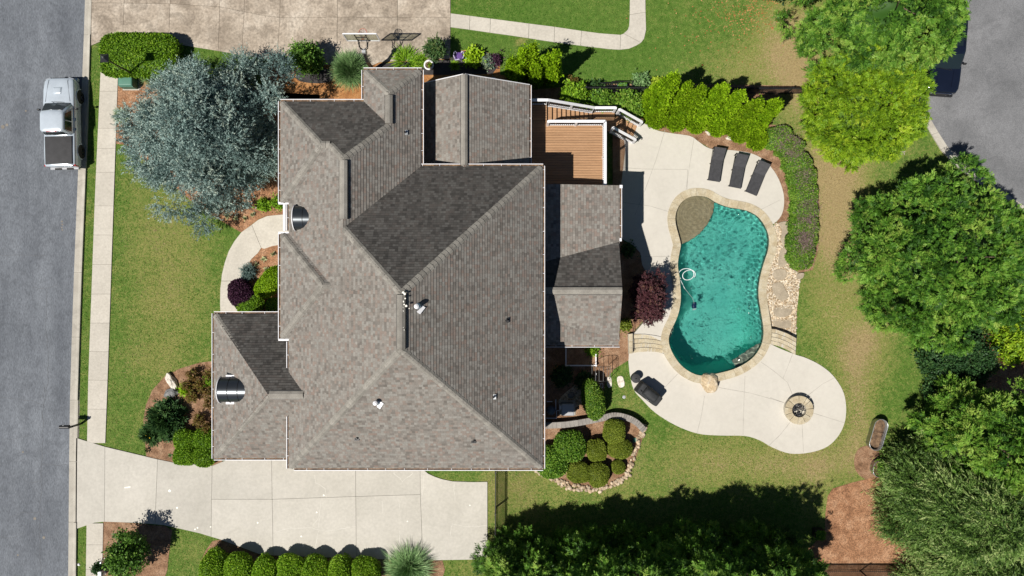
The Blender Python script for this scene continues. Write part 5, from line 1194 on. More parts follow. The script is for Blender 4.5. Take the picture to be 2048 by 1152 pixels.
tree('low dark foliage added as painted shade between the right trees', 1900, 716, 2.4, 2.2, 'dome', 'broad', 'leaf_dark', 29, 260, nspray=7, lump=0.3, sig=0.2, size=1.0, tint=(0.3, 0.2), name='shade_filler', cat='shade_filler', z0=0.1)  # dark foliage put in where only the trees' shade lies
tree('feathery drooping cedar filling the lower right corner', 1862, 985, 4.3, 7.6, 'broad', 'feather', 'leaf_feather', 26, 950, nspray=8, lump=0.3, depth=0.4, sig=0.28, size=0.95, tint=(0.38, 0.22), name='weeping_cedar', lobes=80, lobe_r=0.9, core=0.62)
tree('second feathery cedar at the bottom right edge', 1900, 1115, 4.0, 7.0, 'broad', 'feather', 'leaf_feather', 27, 760, nspray=8, lump=0.3, depth=0.4, sig=0.28, size=0.95, tint=(0.38, 0.22), name='weeping_cedar', lobes=70, lobe_r=0.9, core=0.62)
tree('dark shrub tree cut by the top edge', 1545, -28, 1.5, 2.6, 'dome', 'broad', 'leaf_dark', 28, 120, nspray=8, name='leafy_tree')
# the screen of conifers along the lower edge
scr = [('first', 1014, 1110, 1.9, 5.5), ('second', 1070, 1102, 2.0, 6.6), ('third', 1132, 1098, 2.0, 7.5), ('fourth', 1192, 1098, 2.0, 7.2), ('fifth', 1252, 1090, 2.1, 8.5), ('sixth', 1312, 1094, 2.0, 7.6), ('seventh', 1372, 1088, 2.2, 9.2), ('eighth', 1434, 1090, 2.1, 8.7), ('ninth', 1494, 1090, 2.2, 9.0), ('tenth', 1548, 1114, 1.9, 6.0)]
for i, (w, x, y, r_, h_) in enumerate(scr):
    tree('%s tall conifer from the left in the screen along the bottom edge' % w, x, y, r_, h_, 'cone' if i % 3 else 'broad', 'fan', 'leaf_green', 40 + i, 230, nspray=8, lump=0.34, depth=0.45, sig=0.20, size=0.75, lobes=44, lobe_r=0.6, z0=0.8, tint=(0.42, 0.32), group='conifer screen along the bottom edge', name='screen_conifer', core=0.5)

# slender arborvitae
def arb(label, px, py, R, h, seed, group, mat='leaf_lime', n=420, prof='flame', z0=0.05):
    g = G(px, py); t = thing('arborvitae', label, 'arborvitae', g, group); trunk(t, g, h * 0.8, 0.05, seed, 3, R * .4)
    crown(t, g, R, h, z0, prof, 'scale', mat, seed, n, nspray=7, lump=0.09, depth=0.10, sig=0.09, size=1.0, tint=(0.5, 0.2), core=0.93)
grp = 'arborvitae clump behind the upper gable'
for lab, x, y, r_, h_, s in (('short lime arborvitae nearest the upper gable, at the left end', 1024, 150, 0.42, 3.0, 61), ('tall lime arborvitae second along the top of the clump', 1044, 146, 0.45, 4.2, 62), ('tallest lime arborvitae in the middle of the clump', 1062, 143, 0.45, 4.7, 63),
                             ('squat lime arborvitae at the lower left of the clump', 1036, 163, 0.50, 2.6, 64), ('lime arborvitae at the lower middle of the clump', 1072, 166, 0.45, 3.4, 65), ('tall lime arborvitae second from the right of the clump', 1090, 156, 0.45, 4.2, 66), ('tall lime arborvitae at the right end of the clump', 1103, 160, 0.50, 4.9, 67)):
    arb(lab, x, y, r_, h_, s, grp)
grp = 'arborvitae hedge above the pool'
# each is given by where its tip shows in the photograph, its height and radius
rowp = [('first', 1352, 152, 6.0, .95), ('second', 1380, 168, 4.9, .60), ('third', 1408, 176, 5.4, .80), ('fourth', 1452, 174, 5.9, .88), ('fifth', 1487, 187, 5.5, .82), ('sixth', 1522, 206, 5.1, .82), ('seventh', 1560, 205, 5.2, .85)]
for i, (w, x, y, h_, r_) in enumerate(rowp):
    q = P(x, y, h_); arb('%s bush from the left in the lime arborvitae hedge above the pool' % w, q.x / S + 1024, 576 - q.y / S, r_, h_, 70 + i, grp, n=520, prof='spire')
for i, (w, x, y, h_, r_) in enumerate((('first', 1316, 230, 1.7, .75), ('second', 1356, 240, 1.4, .6), ('third', 1398, 244, 1.4, .6), ('fourth', 1440, 250, 1.4, .6), ('fifth', 1484, 262, 1.4, .6), ('sixth', 1520, 276, 1.4, .65))):
    q = P(x, y, 1.0); arb('%s low bush from the left at the foot of the lime arborvitae hedge' % w, q.x / S + 1024, 576 - q.y / S, r_, h_, 85 + i, grp, n=300, prof='column')

# clipped and natural shrubs
def sheared(label, px, py, rx, ry, h, mat, seed, n, leaf=0.075, name='clipped_shrub', cat='shrub', group=None, square=2.0, rz=0.0, poly=None, zc=0.6, stems=True, rough=0.06, g=None, tint=(0.45, 0.22), top=2.4):
    """clipped body: superellipsoid skin of small leaves over a dense core"""
    if g is None:
        q = P(px, py, h * zc + float(gpx(px, py))); g = Vector((q.x, q.y, float(gz(q.x, q.y))))
    t = thing(name, label, cat, g, group); r = np.random.RandomState(seed); ca, sa = math.cos(rz), math.sin(rz)
    def skin(u):                                          # unit directions -> surface of the clipped body
        a = np.abs(u); kz = top; d = (a[:, 0] ** square + a[:, 1] ** square) ** (kz / square) + a[:, 2] ** kz
        k = 1 / np.maximum(d, 1e-9) ** (1 / kz); p = u * k[:, None]; nn = np.zeros(len(u))
        for _ in range(6):
            w = rs_.normal(size=3) * 2.6; nn += np.sin(p @ w + rs_.rand() * 6.28)
        return p * (1 + rough * nn / 2.2)[:, None]
    rs_ = np.random.RandomState(seed + 500); st = rs_.get_state()
    u = unit(r.normal(size=(n, 3))); u[:, 2] = np.where(r.rand(n) < 0.75, np.abs(u[:, 2]), u[:, 2]); p = skin(u)
    def place(p): 
        x, y, z = p[:, 0] * rx, p[:, 1] * ry, p[:, 2] * h * 0.52 + h * 0.5
        return np.stack([g.x + x * ca - y * sa, g.y + x * sa + y * ca, g.z + np.maximum(z, 0.02)], 1)
    b = place(p * (1 - 0.07 * r.rand(n, 1))); o = unit(np.stack([u[:, 0] * ca - u[:, 1] * sa, u[:, 0] * sa + u[:, 1] * ca, u[:, 2] * 1.2], 1))
    d = unit(o * 0.7 + r.normal(size=(n, 3)) * 0.75); ln = leaf * r.uniform(0.7, 1.4, n); side = unit(np.cross(o + r.normal(size=(n, 3)) * 0.5, d)); blot = np.sin(b[:, 0] * 3.1 + seed) * np.cos(b[:, 1] * 2.7 + seed * 2) * 0.10
    bm = bmesh.new(); bmesh.ops.create_icosphere(bm, subdivisions=3, radius=1.0); ev = np.array([v.co for v in bm.verts]); ef = np.array([[v.index for v in f_.verts] for f_ in bm.faces]); bm.free()
    rs_.set_state(st); ev = place(skin(ev) * 0.93)
    leaf_mesh('foliage', b, d, ln, ln * 0.34, side, r.normal(tint[0], tint[1], n) + blot, mat, t, (ev, ef, np.full(len(ev), 0.12)), 0.05)
    if stems:
        m = MB()
        for k in range(4): a = k * 1.6 + seed; m.tube([g + Vector((0.04 * math.cos(a), 0.04 * math.sin(a), -0.05)), g + Vector((rx * .3 * math.cos(a), ry * .3 * math.sin(a), h * 0.45))], [0.025, 0.012], 5)
        m.build('stems', 'bark', t)
    return t
def loose(label, px, py, R, h, style, mat, seed, n, name='shrub', cat='shrub', group=None, prof='dome', z0=0.1, zc=0.5, flowers=None, stems=True, **kw):
    q = P(px, py, h * zc + float(gpx(px, py))); g = Vector((q.x, q.y, float(gz(q.x, q.y)))); t = thing(name, label, cat, g, group)
    crown(t, g, R, h, z0, prof, style, mat, seed, n, name='foliage', **kw)
    if stems:
        m = MB()
        for k in range(5): a = k * 1.26 + seed; m.tube([g + Vector((0.05 * math.cos(a), 0.05 * math.sin(a), -0.05)), g + Vector((R * .25 * math.cos(a), R * .25 * math.sin(a), h * 0.35)), g + Vector((R * .6 * math.cos(a), R * .6 * math.sin(a), h * 0.75))], [0.022, 0.016, 0.006], 5)
        m.build('stems', 'bark', t)
    if flowers:
        rr = random.Random(seed); m = MB()
        for _ in range(flowers[1]): a = rr.uniform(0, 6.28); d = R * rr.uniform(0.3, 0.95); m.blob((g.x + d * math.cos(a), g.y + d * math.sin(a), g.z + h * rr.uniform(.7, 1.0)), .035, .035, .025, rr.randint(0, 99), .2, 1)
        m.build('flowers', flowers[0], t)['kind'] = 'stuff'
    return t
def blades(label, px, py, R, h, mat, seed, n, name='grass_clump', cat='ornamental grass', group=None, wid=0.012, droop=0.75, zc=0.4, base=0.3, seg=4, tint=(0.5, 0.25)):
    """clump of long arching blades"""
    q = P(px, py, h * zc + float(gpx(px, py))); g = Vector((q.x, q.y, float(gz(q.x, q.y)))); t = thing(name, label, cat, g, group); r = np.random.RandomState(seed)
    th = r.rand(n) * 6.283; rb = R * base * np.sqrt(r.rand(n)); lean = r.rand(n) ** 0.7; L_ = r.uniform(0.7, 1.1, n); phi = th + r.normal(0, 0.35, n)
    V = []; cs, sn = np.cos(phi), np.sin(phi); sx, sy = -sn, cs; B = []
    for k in range(seg + 1):
        s = k / seg; out = (R * (1.05 - 0.0) * lean * L_) * (s ** 1.25) + 0; z = h * L_ * ((1.15 - 0.35 * lean) * s * 1.0 - droop * lean * s * s * 0.75); w = wid * (1 - s) ** 0.6 + 0.0015
        x = g.x + rb * np.cos(th) + out * cs; y = g.y + rb * np.sin(th) + out * sn; V.append(np.stack([np.stack([x + sx * w, y + sy * w, g.z + z], 1), np.stack([x - sx * w, y - sy * w, g.z + z], 1)], 1))
    V = np.stack(V, 1)                                     # n, seg+1, 2, 3
    i0 = (np.arange(n)[:, None] * (seg + 1) + np.arange(seg)[None, :]) * 2; F = np.stack([i0, i0 + 1, i0 + 3, i0 + 2], -1).reshape(-1, 4)
    V = V.reshape(-1, 3) - np.array(ORG[t]); me = bpy.data.meshes.new('blades'); me.vertices.add(len(V)); me.vertices.foreach_set('co', V.astype(np.float32).ravel()); me.loops.add(F.size); me.loops.foreach_set('vertex_index', F.ravel().astype(np.int32)); me.polygons.add(len(F))
    me.polygons.foreach_set('loop_start', np.arange(0, F.size, 4, dtype=np.int32)); me.polygons.foreach_set('loop_total', np.full(len(F), 4, np.int32)); me.update(calc_edges=True)
    tt = np.repeat(r.normal(tint[0], tint[1], n), (seg + 1) * 2) + np.tile(np.repeat(np.linspace(-0.2, 0.2, seg + 1), 2), n); at = me.attributes.new('tint', 'FLOAT', 'POINT'); at.data.foreach_set('value', np.clip(tt, 0, 1).astype(np.float32))
    me.materials.append(MATS[mat]); ob = bpy.data.objects.new('blades', me); COL.objects.link(ob); ob.parent = t; return t

# upper left: street hedge
sheared('large rectangular clipped hedge by the street lamp', 276, 108, 2.28, 1.25, 1.25, 'leaf_box', 101, 15000, leaf=0.10, name='hedge', cat='hedge', square=5.0, top=4.5, rough=0.03, zc=0.85)
blades('tall grass tuft under the street lamp beside the hedge', 305, 152, 0.75, 0.8, 'leaf_grass', 102, 500, tint=(0.35, 0.2))
blades('grass tuft at the sidewalk edge left of the blue cedar', 240, 232, 0.5, 0.7, 'leaf_grass', 103, 300, tint=(0.35, 0.2))
# front garden
sheared('round plum coloured shrub on the front path', 481, 587, 0.78, 0.78, 1.15, 'leaf_plum', 110, 5200, leaf=0.10, rough=0.10)
loose('small silver blue shrub at the inner path edge', 496, 545, 0.42, 0.6, 'needle', 'leaf_blue', 111, 60, size=0.6, sig=0.08, nspray=6, core=0.8, tint=(0.25, 0.15))
sheared('long light green clipped hedge beside the front wall', 540, 565, 1.05, 0.62, 1.25, 'leaf_lime', 112, 5200, leaf=0.08, rz=0.85, square=3.0, name='hedge', cat='hedge')
sheared('dark green clipped bush above the garage corner', 499, 607, 0.78, 0.62, 0.95, 'leaf_box', 113, 4200, leaf=0.075, square=2.6)
sheared('shaded clipped bush in the corner by the front wall', 553, 612, 0.65, 0.5, 0.8, 'leaf_boxdark', 114, 2600, square=2.6)
for i, (x, y, s, lab) in enumerate(((547,508,0.19,'variegated rosette nearest the house inside the front path'), (527,518,0.19,'second variegated rosette from the house inside the front path'), (513,529,0.18,'variegated rosette nearest the path edge'), (533,538,0.20,'variegated rosette close to the light green hedge'),
                                  (454,432,0.22,'leftmost variegated rosette below the blue cedar'), (472,437,0.19,'second variegated rosette from the left below the cedar'), (490,437,0.17,'third variegated rosette from the left below the cedar'), (505,429,0.19,'rightmost variegated rosette below the cedar'))):
    blades(lab, x, y, s * 1.2, 0.28, 'leaf_agave', 120 + i, 26, name='rosette_plant', cat='rosette plant', group='variegated rosette plants by the front path', wid=0.035, droop=0.5, base=0.1, tint=(0.55, 0.3))
loose('small green shrub at the wall under the cedar', 526, 410, 0.35, 0.5, 'broad', 'leaf_box', 130, 40, size=0.8, sig=0.1, core=0.7); loose('little green shrub right against the wall by the cedar', 556, 405, 0.35, 0.5, 'broad', 'leaf_box', 131, 40, size=0.8, sig=0.1, core=0.7)
# bed left of the garage
loose('dark spreading evergreen with fingered fronds in the bed', 328, 838, 1.05, 1.2, 'fan', 'leaf_dark', 140, 110, nspray=7, size=1.2, sig=0.2, lump=0.4, core=0.5, name='evergreen_shrub'); loose('small dark evergreen at the left of the bed', 302, 868, 0.45, 0.7, 'fan', 'leaf_dark', 141, 36, nspray=6, size=1.0, sig=0.12, core=0.4, name='evergreen_shrub', flowers=('flower_yellow', 5))
loose('dark green leafy plant with pale flowers below the evergreen', 336, 868, 0.40, 0.5, 'broad', 'leaf_dark', 142, 40, size=1.0, sig=0.1, core=0.4, flowers=('flower_white', 6))
nd = [(386,750,.42,'uppermost'), (422,748,.42,'upper right'), (375,775,.42,'upper left'), (400,770,.38,'upper middle'), (385,792,.45,'left middle'), (415,782,.45,'central'), (420,805,.42,'right middle'), (398,838,.42,'lower left'), (415,856,.48,'lowest')]
for i, (x, y, s, w) in enumerate(nd):
    loose('%s bronze and green leafy shrub in the garage bed' % w, x, y, s, 0.75, 'shoot', 'leaf_nandina', 150 + i, 20, nspray=4, size=0.6, sig=0.12, core=0, tint=(0.45, 0.35), group='bronze shrubs in the garage bed', name='bronze_shrub')
loose('lime green leafy shrub at the left of the bronze shrubs', 372, 779, 0.32, 0.55, 'broad', 'leaf_lime', 160, 36, size=0.9, sig=0.1, core=0.4); loose('green shrub against the garage wall among bronze shrubs', 424, 760, 0.36, 0.6, 'broad', 'leaf_box', 161, 40, size=0.9, sig=0.1, core=0.4)
for i, (x, y, w) in enumerate(((370,880,'upper left'), (409,878,'upper right'), (370,911,'lower left'), (409,912,'lower right'))):
    sheared('%s of the four clipped cushions at the garage corner' % w, x, y, 0.66, 0.60, 0.85, 'leaf_box', 170 + i, 4200, leaf=0.075, square=2.6, group='four clipped cushions at the garage corner')
blades('tiny green sprout in the garage bed', 339, 911, 0.14, 0.2, 'leaf_grass', 178, 40, name='sprout', cat='plant')
# bottom row
for i, (x, y) in enumerate(((427,1136),(477,1138),(529,1140),(580,1143),(629,1143),(678,1143),(733,1143))):
    w = ['first', 'second', 'third', 'fourth', 'fifth', 'sixth', 'seventh'][i]
    sheared('%s round clipped bush from the left along the lower driveway' % w, x, y, 0.76 * (1 + .07 * math.sin(i * 2.3)), 0.92 * (1 + .06 * math.cos(i * 1.7)), 1.35 * (1 + .08 * math.sin(i * 3.1)), 'leaf_box', 180 + i, 6500, leaf=0.085, square=2.2, rough=0.10, group='round clipped bushes along the lower driveway', tint=(0.6, 0.2))
blades('big arching grass clump at the lower driveway edge', 815, 1142, 1.5, 1.25, 'leaf_grass', 190, 1800, wid=0.014, tint=(0.4, 0.25))
g = G(283, 1090); t = thing('young_tree', 'young leafy tree in the mulch bed at the lower left', 'tree', g); trunk(t, g, 2.7, 0.05, 3, 7, 1.0); crown(t, g, 1.35, 2.9, 0.9, 'dome', 'broad', 'leaf_green', 191, 130, nspray=8, lump=0.35, depth=0.5, sig=0.16, size=1.0, core=0.45, tint=(0.4, 0.22))
loose('small grey green shrub on the sidewalk edge at the lower left', 196, 1137, 0.30, 0.45, 'broad', 'leaf_dark', 192, 40, size=0.8, sig=0.09, core=0.5)
for i, x in enumerate((228, 248, 269)): blades('%s small grass sprout in the lower left mulch bed' % ('left', 'middle', 'right')[i], x, 1072, 0.2, 0.22, 'leaf_grass', 193 + i, 60, name='grass_sprout', cat='plant', group='three grass sprouts in the lower left bed', tint=(0.5, 0.2))
# upper bed along the neighbour's driveway
loose('tall green shrub with upright shoots beside the driveway', 612, 118, 1.15, 2.2, 'shoot', 'leaf_green', 200, 70, nspray=6, size=1.15, sig=0.18, core=0.4, tint=(0.5, 0.25), lump=0.3, prof='dome')
blades('large round fountain grass next to the hoop', 698, 138, 1.0, 1.3, 'leaf_grass', 201, 2200, wid=0.012, tint=(0.35, 0.22), base=0.45)
blades('wide yellow green daylily clump under the hoop shadow', 812, 122, 0.85, 0.55, 'leaf_box', 202, 420, wid=0.022, base=0.6, name='daylily', cat='daylily', tint=(0.4, 0.25)); blades('small yellow green daylily clump beside the white ring planter', 842, 120, 0.42, 0.5, 'leaf_box', 203, 160, wid=0.022, base=0.5, name='daylily', cat='daylily', tint=(0.4, 0.25))
loose('bare stemmed dark shrub with upright shoots near the purple chair', 872, 102, 0.8, 1.8, 'shoot', 'leaf_dark', 204, 46, nspray=6, size=0.9, sig=0.15, core=0, z0=0.9, tint=(0.75, 0.25), prof='dome')
blades('yellow green tuft below the purple chair', 909, 131, 0.34, 0.45, 'leaf_box', 205, 160, wid=0.02, base=0.3, name='leafy_tuft', cat='plant')
loose('bright lime hosta right of the purple chair', 948, 113, 0.45, 0.6, 'broad', 'leaf_lime', 206, 40, size=1.4, sig=0.12, core=0.5, tint=(0.7, 0.2)); loose('grey green loose shrub at the end of the black mulch', 976, 122, 0.5, 0.55, 'broad', 'leaf_agave', 207, 36, size=0.9, sig=0.14, core=0, tint=(0.15, 0.1)); loose('dark twiggy shrub at the end of the black mulch', 990, 120, 0.35, 0.55, 'broad', 'leaf_plum', 208, 30, size=0.8, sig=0.12, core=0)
# along the stairs and the fence
loose('glossy green camellia at the head of the deck stairs', 1150, 190, 0.95, 1.5, 'broad', 'leaf_box', 210, 130, size=1.0, sig=0.14, core=0.7, tint=(0.5, 0.3)); loose('middle camellia with reddish leaves beside the stairs', 1205, 200, 0.85, 1.3, 'broad', 'leaf_boxdark', 211, 110, size=1.0, sig=0.14, core=0.7, tint=(0.5, 0.3)); loose('right camellia with reddish leaves at the stair bend', 1258, 209, 1.05, 1.3, 'broad', 'leaf_boxdark', 212, 140, size=1.0, sig=0.14, core=0.7, tint=(0.6, 0.35))
loose('pale green hosta on the lawn side of the black fence', 1283, 163, 0.42, 0.4, 'broad', 'leaf_grass', 213, 34, size=1.3, sig=0.12, core=0); loose('yellow leafed plant at the fence beside the arborvitae', 1316, 168, 0.32, 0.4, 'broad', 'leaf_gold', 214, 30, size=1.0, sig=0.1, core=0, tint=(0.9, 0.2)); loose('dark twiggy shrub in the shade behind the arborvitae', 1148, 168, 0.45, 0.6, 'broad', 'leaf_nandina', 215, 34, size=0.8, sig=0.15, core=0); loose('dark leafy shrub on the fence left of the planter bench', 1195, 176, 0.5, 0.7, 'broad', 'leaf_dark', 216, 40, size=0.9, sig=0.15, core=0)
# curved hedge by the pool: separate clipped shrubs grown together
hp = [(1556,278,.85), (1580,298,.85), (1594,325,.85), (1602,355,.85), (1607,388,.85), (1608,420,.85), (1607,452,.85), (1604,485,.85), (1601,514,.8)]
for i, (x, y, s) in enumerate(hp):
    sheared('%s shrub from the top in the long curved pool hedge' % ['first', 'second', 'third', 'fourth', 'fifth', 'sixth', 'seventh', 'eighth', 'ninth'][i], x, y, s, 0.70, 0.85, 'leaf_boxdark', 220 + i, 3600, leaf=0.085, square=2.6, name='hedge_shrub', cat='hedge', group='long curved hedge by the pool', tint=(0.6, 0.3), rough=0.1)
    q = P(x + 3, y, 0.55); gg = Vector((q.x, q.y, 0)); t = [o for o in bpy.data.objects if o.get('label', '').startswith(['first', 'second', 'third', 'fourth', 'fifth', 'sixth', 'seventh', 'eighth', 'ninth'][i] + ' shrub from the top')][0]
    r = np.random.RandomState(300 + i); n = 1500 if i in (0, 1, 5, 6, 7) else 500
    b = np.stack([gg.x + r.normal(0, .26, n), gg.y + r.normal(0, .3, n), 0.74 + 0.16 * r.rand(n)], 1); d = unit(r.normal(size=(n, 3)) * np.array([1, 1, .35])); leaf_mesh('bare_twigs', b, d, r.uniform(.08, .22, n), np.full(n, .011), perp(r, d), r.normal(.5, .25, n), 'leaf_twig', t)['kind'] = 'stuff'
# purple maple behind the porch
g = P(1288, 595, 0); t = thing('maple_tree', 'purple leaved maple on the terrace beside the porch', 'tree', g); trunk(t, g, 2.3, 0.06, 5, 7, 1.2); crown(t, g, 1.7, 2.9, 0.35, 'dome', 'shoot', 'leaf_maple', 230, 220, nspray=8, lump=0.3, depth=0.45, sig=0.18, size=0.7, core=0.62, tint=(0.5, 0.25), xs=0.68)
loose('small yellow green plant below the purple maple', 1250, 650, 0.35, 0.4, 'broad', 'leaf_olive', 231, 34, size=0.8, sig=0.12, core=0); loose('dark bush in the shade of the porch wall', 1256, 500, 0.4, 0.5, 'broad', 'leaf_dark', 232, 40, size=0.8, sig=0.12, core=0.5)
# round shrubs behind the house
rs2 = [(1104,924,.95,.95,1.2,'leaf_boxdark','dark round bush at the corner of the house'), (1140,892,.92,.90,1.25,'leaf_boxdark','glossy dark green round bush beside the house corner'), (1193,901,.58,.66,1.0,'leaf_olive','olive egg shaped bush in the middle of the group'), (1229,862,.68,.72,1.15,'leaf_olive','olive bush at the top right by the stone wall'),
       (1238,897,.72,.58,.95,'leaf_olive','olive bush merged below the top right one'), (1158,945,.70,.66,.85,'leaf_olive','olive bush at the lower left of the group'), (1197,950,.68,.74,.95,'leaf_olive','olive bush at the very bottom of the group'), (1237,934,.42,.40,.55,'leaf_olive','smallest olive ball at the right of the group')]
for i, (x, y, rx_, ry_, h_, mt, lab) in enumerate(rs2): sheared(lab, x, y, rx_, ry_, h_, mt, 240 + i, 5200 if mt != 'leaf_olive' else 7000, leaf=0.10 if mt != 'leaf_olive' else 0.055, square=2.3, group='round bushes behind the house', tint=(0.5, 0.25))
sheared('tall narrow clipped holly behind the grey machine', 1186, 797, 0.62, 1.15, 1.5, 'leaf_boxdark', 250, 5200, leaf=0.085, rz=0.22, square=2.6, name='hedge_shrub', tint=(0.6, 0.3))
loose('small bright shrub under the porch eave', 1184, 700, 0.4, 0.5, 'broad', 'leaf_box', 251, 34, size=0.8, sig=0.12, core=0.4); loose('shaded shrub against the house wall below the eave', 1125, 752, 0.7, 0.8, 'broad', 'leaf_dark', 252, 60, size=0.9, sig=0.15, core=0.5)
loose('low dark shrub in the shade below the iron arch', 1168, 762, 0.6, 0.6, 'broad', 'leaf_dark', 253, 50, size=0.9, sig=0.15, core=0.5)
# fallen leaves on the upper lawn
r = np.random.RandomState(8); n = 420; px = np.concatenate([r.normal(1500, 35, 300), r.normal(1440, 70, 120)]); py = np.concatenate([r.normal(18, 26, 300), r.normal(50, 40, 120)])
fl = bpy.data.objects.new('tmp', None); ORG[fl] = (0, 0, 0)
b = np.stack([(px - 1024) * S, (576 - py) * S, np.full(n, 0.02)], 1); d = unit(r.normal(size=(n, 3)) * np.array([1, 1, .1])); lf = leaf_mesh('fallen_leaves', b, d, r.uniform(.05, .13, n), r.uniform(.02, .05, n), unit(np.cross(np.array([0, 0, 1.]) + r.normal(size=(n, 3)) * .2, d)), r.rand(n), 'leaf_fallen', fl)
lf.parent = None; bpy.data.objects.remove(fl); tag(lf, 'orange fallen leaves scattered on the upper lawn', 'leaves', None, 'stuff')

# ------------------------------------------------------------------ vehicles
def loft(secs, cap=True):
    """skin through rings of equal length"""
    m = MB(); n = len(secs[0]); vs = [p for s in secs for p in s]; fs = []
    for i in range(len(secs) - 1):
        for j in range(n): fs.append((i * n + j, i * n + (j + 1) % n, (i + 1) * n + (j + 1) % n, (i + 1) * n + j))
    if cap: fs += [tuple(range(n))[::-1], tuple(range((len(secs) - 1) * n, len(secs) * n))]
    return m.add(vs, fs)
def ring_body(y, hw, zb, zt, crown_=0.03, sh=0.10):
    R_ = [(0, zt + crown_), (hw * 0.45, zt + crown_ * 0.8), (hw * 0.80, zt), (hw * 0.95, zt - sh * 0.5), (hw * 0.995, zt - sh * 1.6), (hw, (zb + zt) * 0.5), (hw * 0.985, zb + 0.12), (hw * 0.93, zb)]
    return [(x, y, z) for x, z in R_] + [(-x, y, z) for x, z in reversed(R_[1:])]
def soften(o, w=0.03, seg=2):
    b = o.modifiers.new('bevel', 'BEVEL'); b.width = w; b.segments = seg; b.limit_method = 'ANGLE'; b.angle_limit = R(35)
    o.data.polygons.foreach_set('use_smooth', [True] * len(o.data.polygons)); return o
def vehicle(name, label, cat, loc, rz, kind):
    t = thing(name, label, cat, loc, None, local=True); pk = kind == 'pickup'; paint = 'silver_paint' if pk else 'navy_paint'
    if pk:
        st = [(2.66, .70, .45, .80), (2.60, .80, .38, .92), (2.42, .88, .33, 1.00), (1.9, .925, .30, 1.06), (1.15, .93, .30, 1.09), (0.2, .93, .30, 1.07), (-.8, .93, .30, 1.07), (-1.6, .935, .32, 1.09), (-2.45, .92, .36, 1.09), (-2.52, .90, .42, 1.07)]
    else:
        st = [(2.5, .72, .45, .84), (2.42, .84, .36, .98), (2.2, .93, .30, 1.06), (1.7, .97, .28, 1.10), (1.1, .98, .28, 1.13), (0, .98, .28, 1.12), (-1.2, .98, .28, 1.13), (-2.2, .95, .32, 1.15), (-2.45, .90, .4, 1.1)]
    soften(loft([ring_body(*s) for s in st]).build('body', paint, t), 0.02)
    # cabin
    if pk: b0, b1, wb, zb, t0, t1, wt, zt = -.78, 1.12, .86, 1.05, -.66, .42, .66, 1.74
    else: b0, b1, wb, zb, t0, t1, wt, zt = -2.42, 1.10, .90, 1.10, -2.1, .25, .70, 1.82
    def cab(s, zz, extra=0.0):
        y0 = b0 + (t0 - b0) * s; y1 = b1 + (t1 - b1) * s; w = wb + (wt - wb) * s; c = 0.10
        return [(w, y0 + c, zz), (w, y1 - c, zz), (w - c, y1 + 0.02, zz), (0, y1 + 0.07, zz), (-(w - c), y1 + 0.02, zz), (-w, y1 - c, zz), (-w, y0 + c, zz), (-(w - c), y0, zz), (0, y0 - 0.03, zz), (w - c, y0, zz)]
    rings = [cab(0, zb - 0.05), cab(0.5, zb + (zt - zb) * 0.52), cab(0.9, zt - 0.06)]
    top = [(x * 0.94, y * 0.97 + (t0 + t1) * 0.015, zt) for x, y, z in cab(1.0, zt)]; rings.append(top); rings.append([(x * 0.5, (y - (t0 + t1) / 2) * 0.6 + (t0 + t1) / 2, zt + 0.025) for x, y, z in top])
    cb = soften(loft(rings).build('cab', paint, t), 0.02)
    def pane(nm, p, off=0.012):
        p = [Vector(q) for q in p]; n = (p[1] - p[0]).cross(p[2] - p[0]).normalized(); c = sum(p, Vector()) / len(p)
        if n.dot(c - Vector((0, (b0 + b1) / 2, 1.2))) < 0: n = -n
        MB().add([q + n * off for q in p] + [q - n * 0.02 for q in p], [(0, 1, 2, 3), (7, 6, 5, 4), (0, 4, 5, 1), (1, 5, 6, 2), (2, 6, 7, 3), (3, 7, 4, 0)]).build(nm, 'car_glass', t)
    def ln(a, b, s): return a + (b - a) * s
    def cpt(sx, yy, s): return (sx * (ln(wb, wt, s)), yy, ln(zb, zt, s))
    lo, hi = 0.06, 0.86
    m = MB()                                              # windscreen: two curved halves
    for s in (-1, 1):
        pane('windscreen', [(0, ln(b1, t1, lo) + .07, ln(zb, zt, lo)), (s * (ln(wb, wt, lo) - .10), ln(b1, t1, lo) + .02, ln(zb, zt, lo)), (s * (ln(wb, wt, hi) - .10), ln(b1, t1, hi) + .02, ln(zb, zt, hi)), (0, ln(b1, t1, hi) + .07, ln(zb, zt, hi))], 0.02)
        if pk: spans = [(0.66, 0.02), (-0.04, -0.58)]
        else: spans = [(0.60, -0.28), (-0.36, -1.2), (-1.28, -2.1)]
        for i, (f, r_) in enumerate(spans):
            fh = f - (0.30 if i == 0 else 0); pane('side_window', [cpt(s, f, 0.16), cpt(s, r_, 0.16), cpt(s, r_ + (0.04 if i == len(spans) - 1 else 0), 0.80), cpt(s, fh, 0.80)], 0.008)
        pane('rear_window', [(0, ln(b0, t0, .3) - .03, ln(zb, zt, .3)), (s * (ln(wb, wt, .3) - .12), ln(b0, t0, .3), ln(zb, zt, .3)), (s * (ln(wb, wt, .85) - .12), ln(b0, t0, .85), ln(zb, zt, .85)), (0, ln(b0, t0, .85) - .03, ln(zb, zt, .85))], 0.015)
        x = s * 1.02; mr = soften(MB().cbox(min(x, x + s * .16), max(x, x + s * .16), 0.70, 0.80, 1.04, 1.20, .03).build('mirror', 'black_metal', t), 0.02); MB().beam((s * .88, .76, 1.08), (s * 1.03, .75, 1.1), .04, .05).build('mirror_arm', 'black_metal', mr)
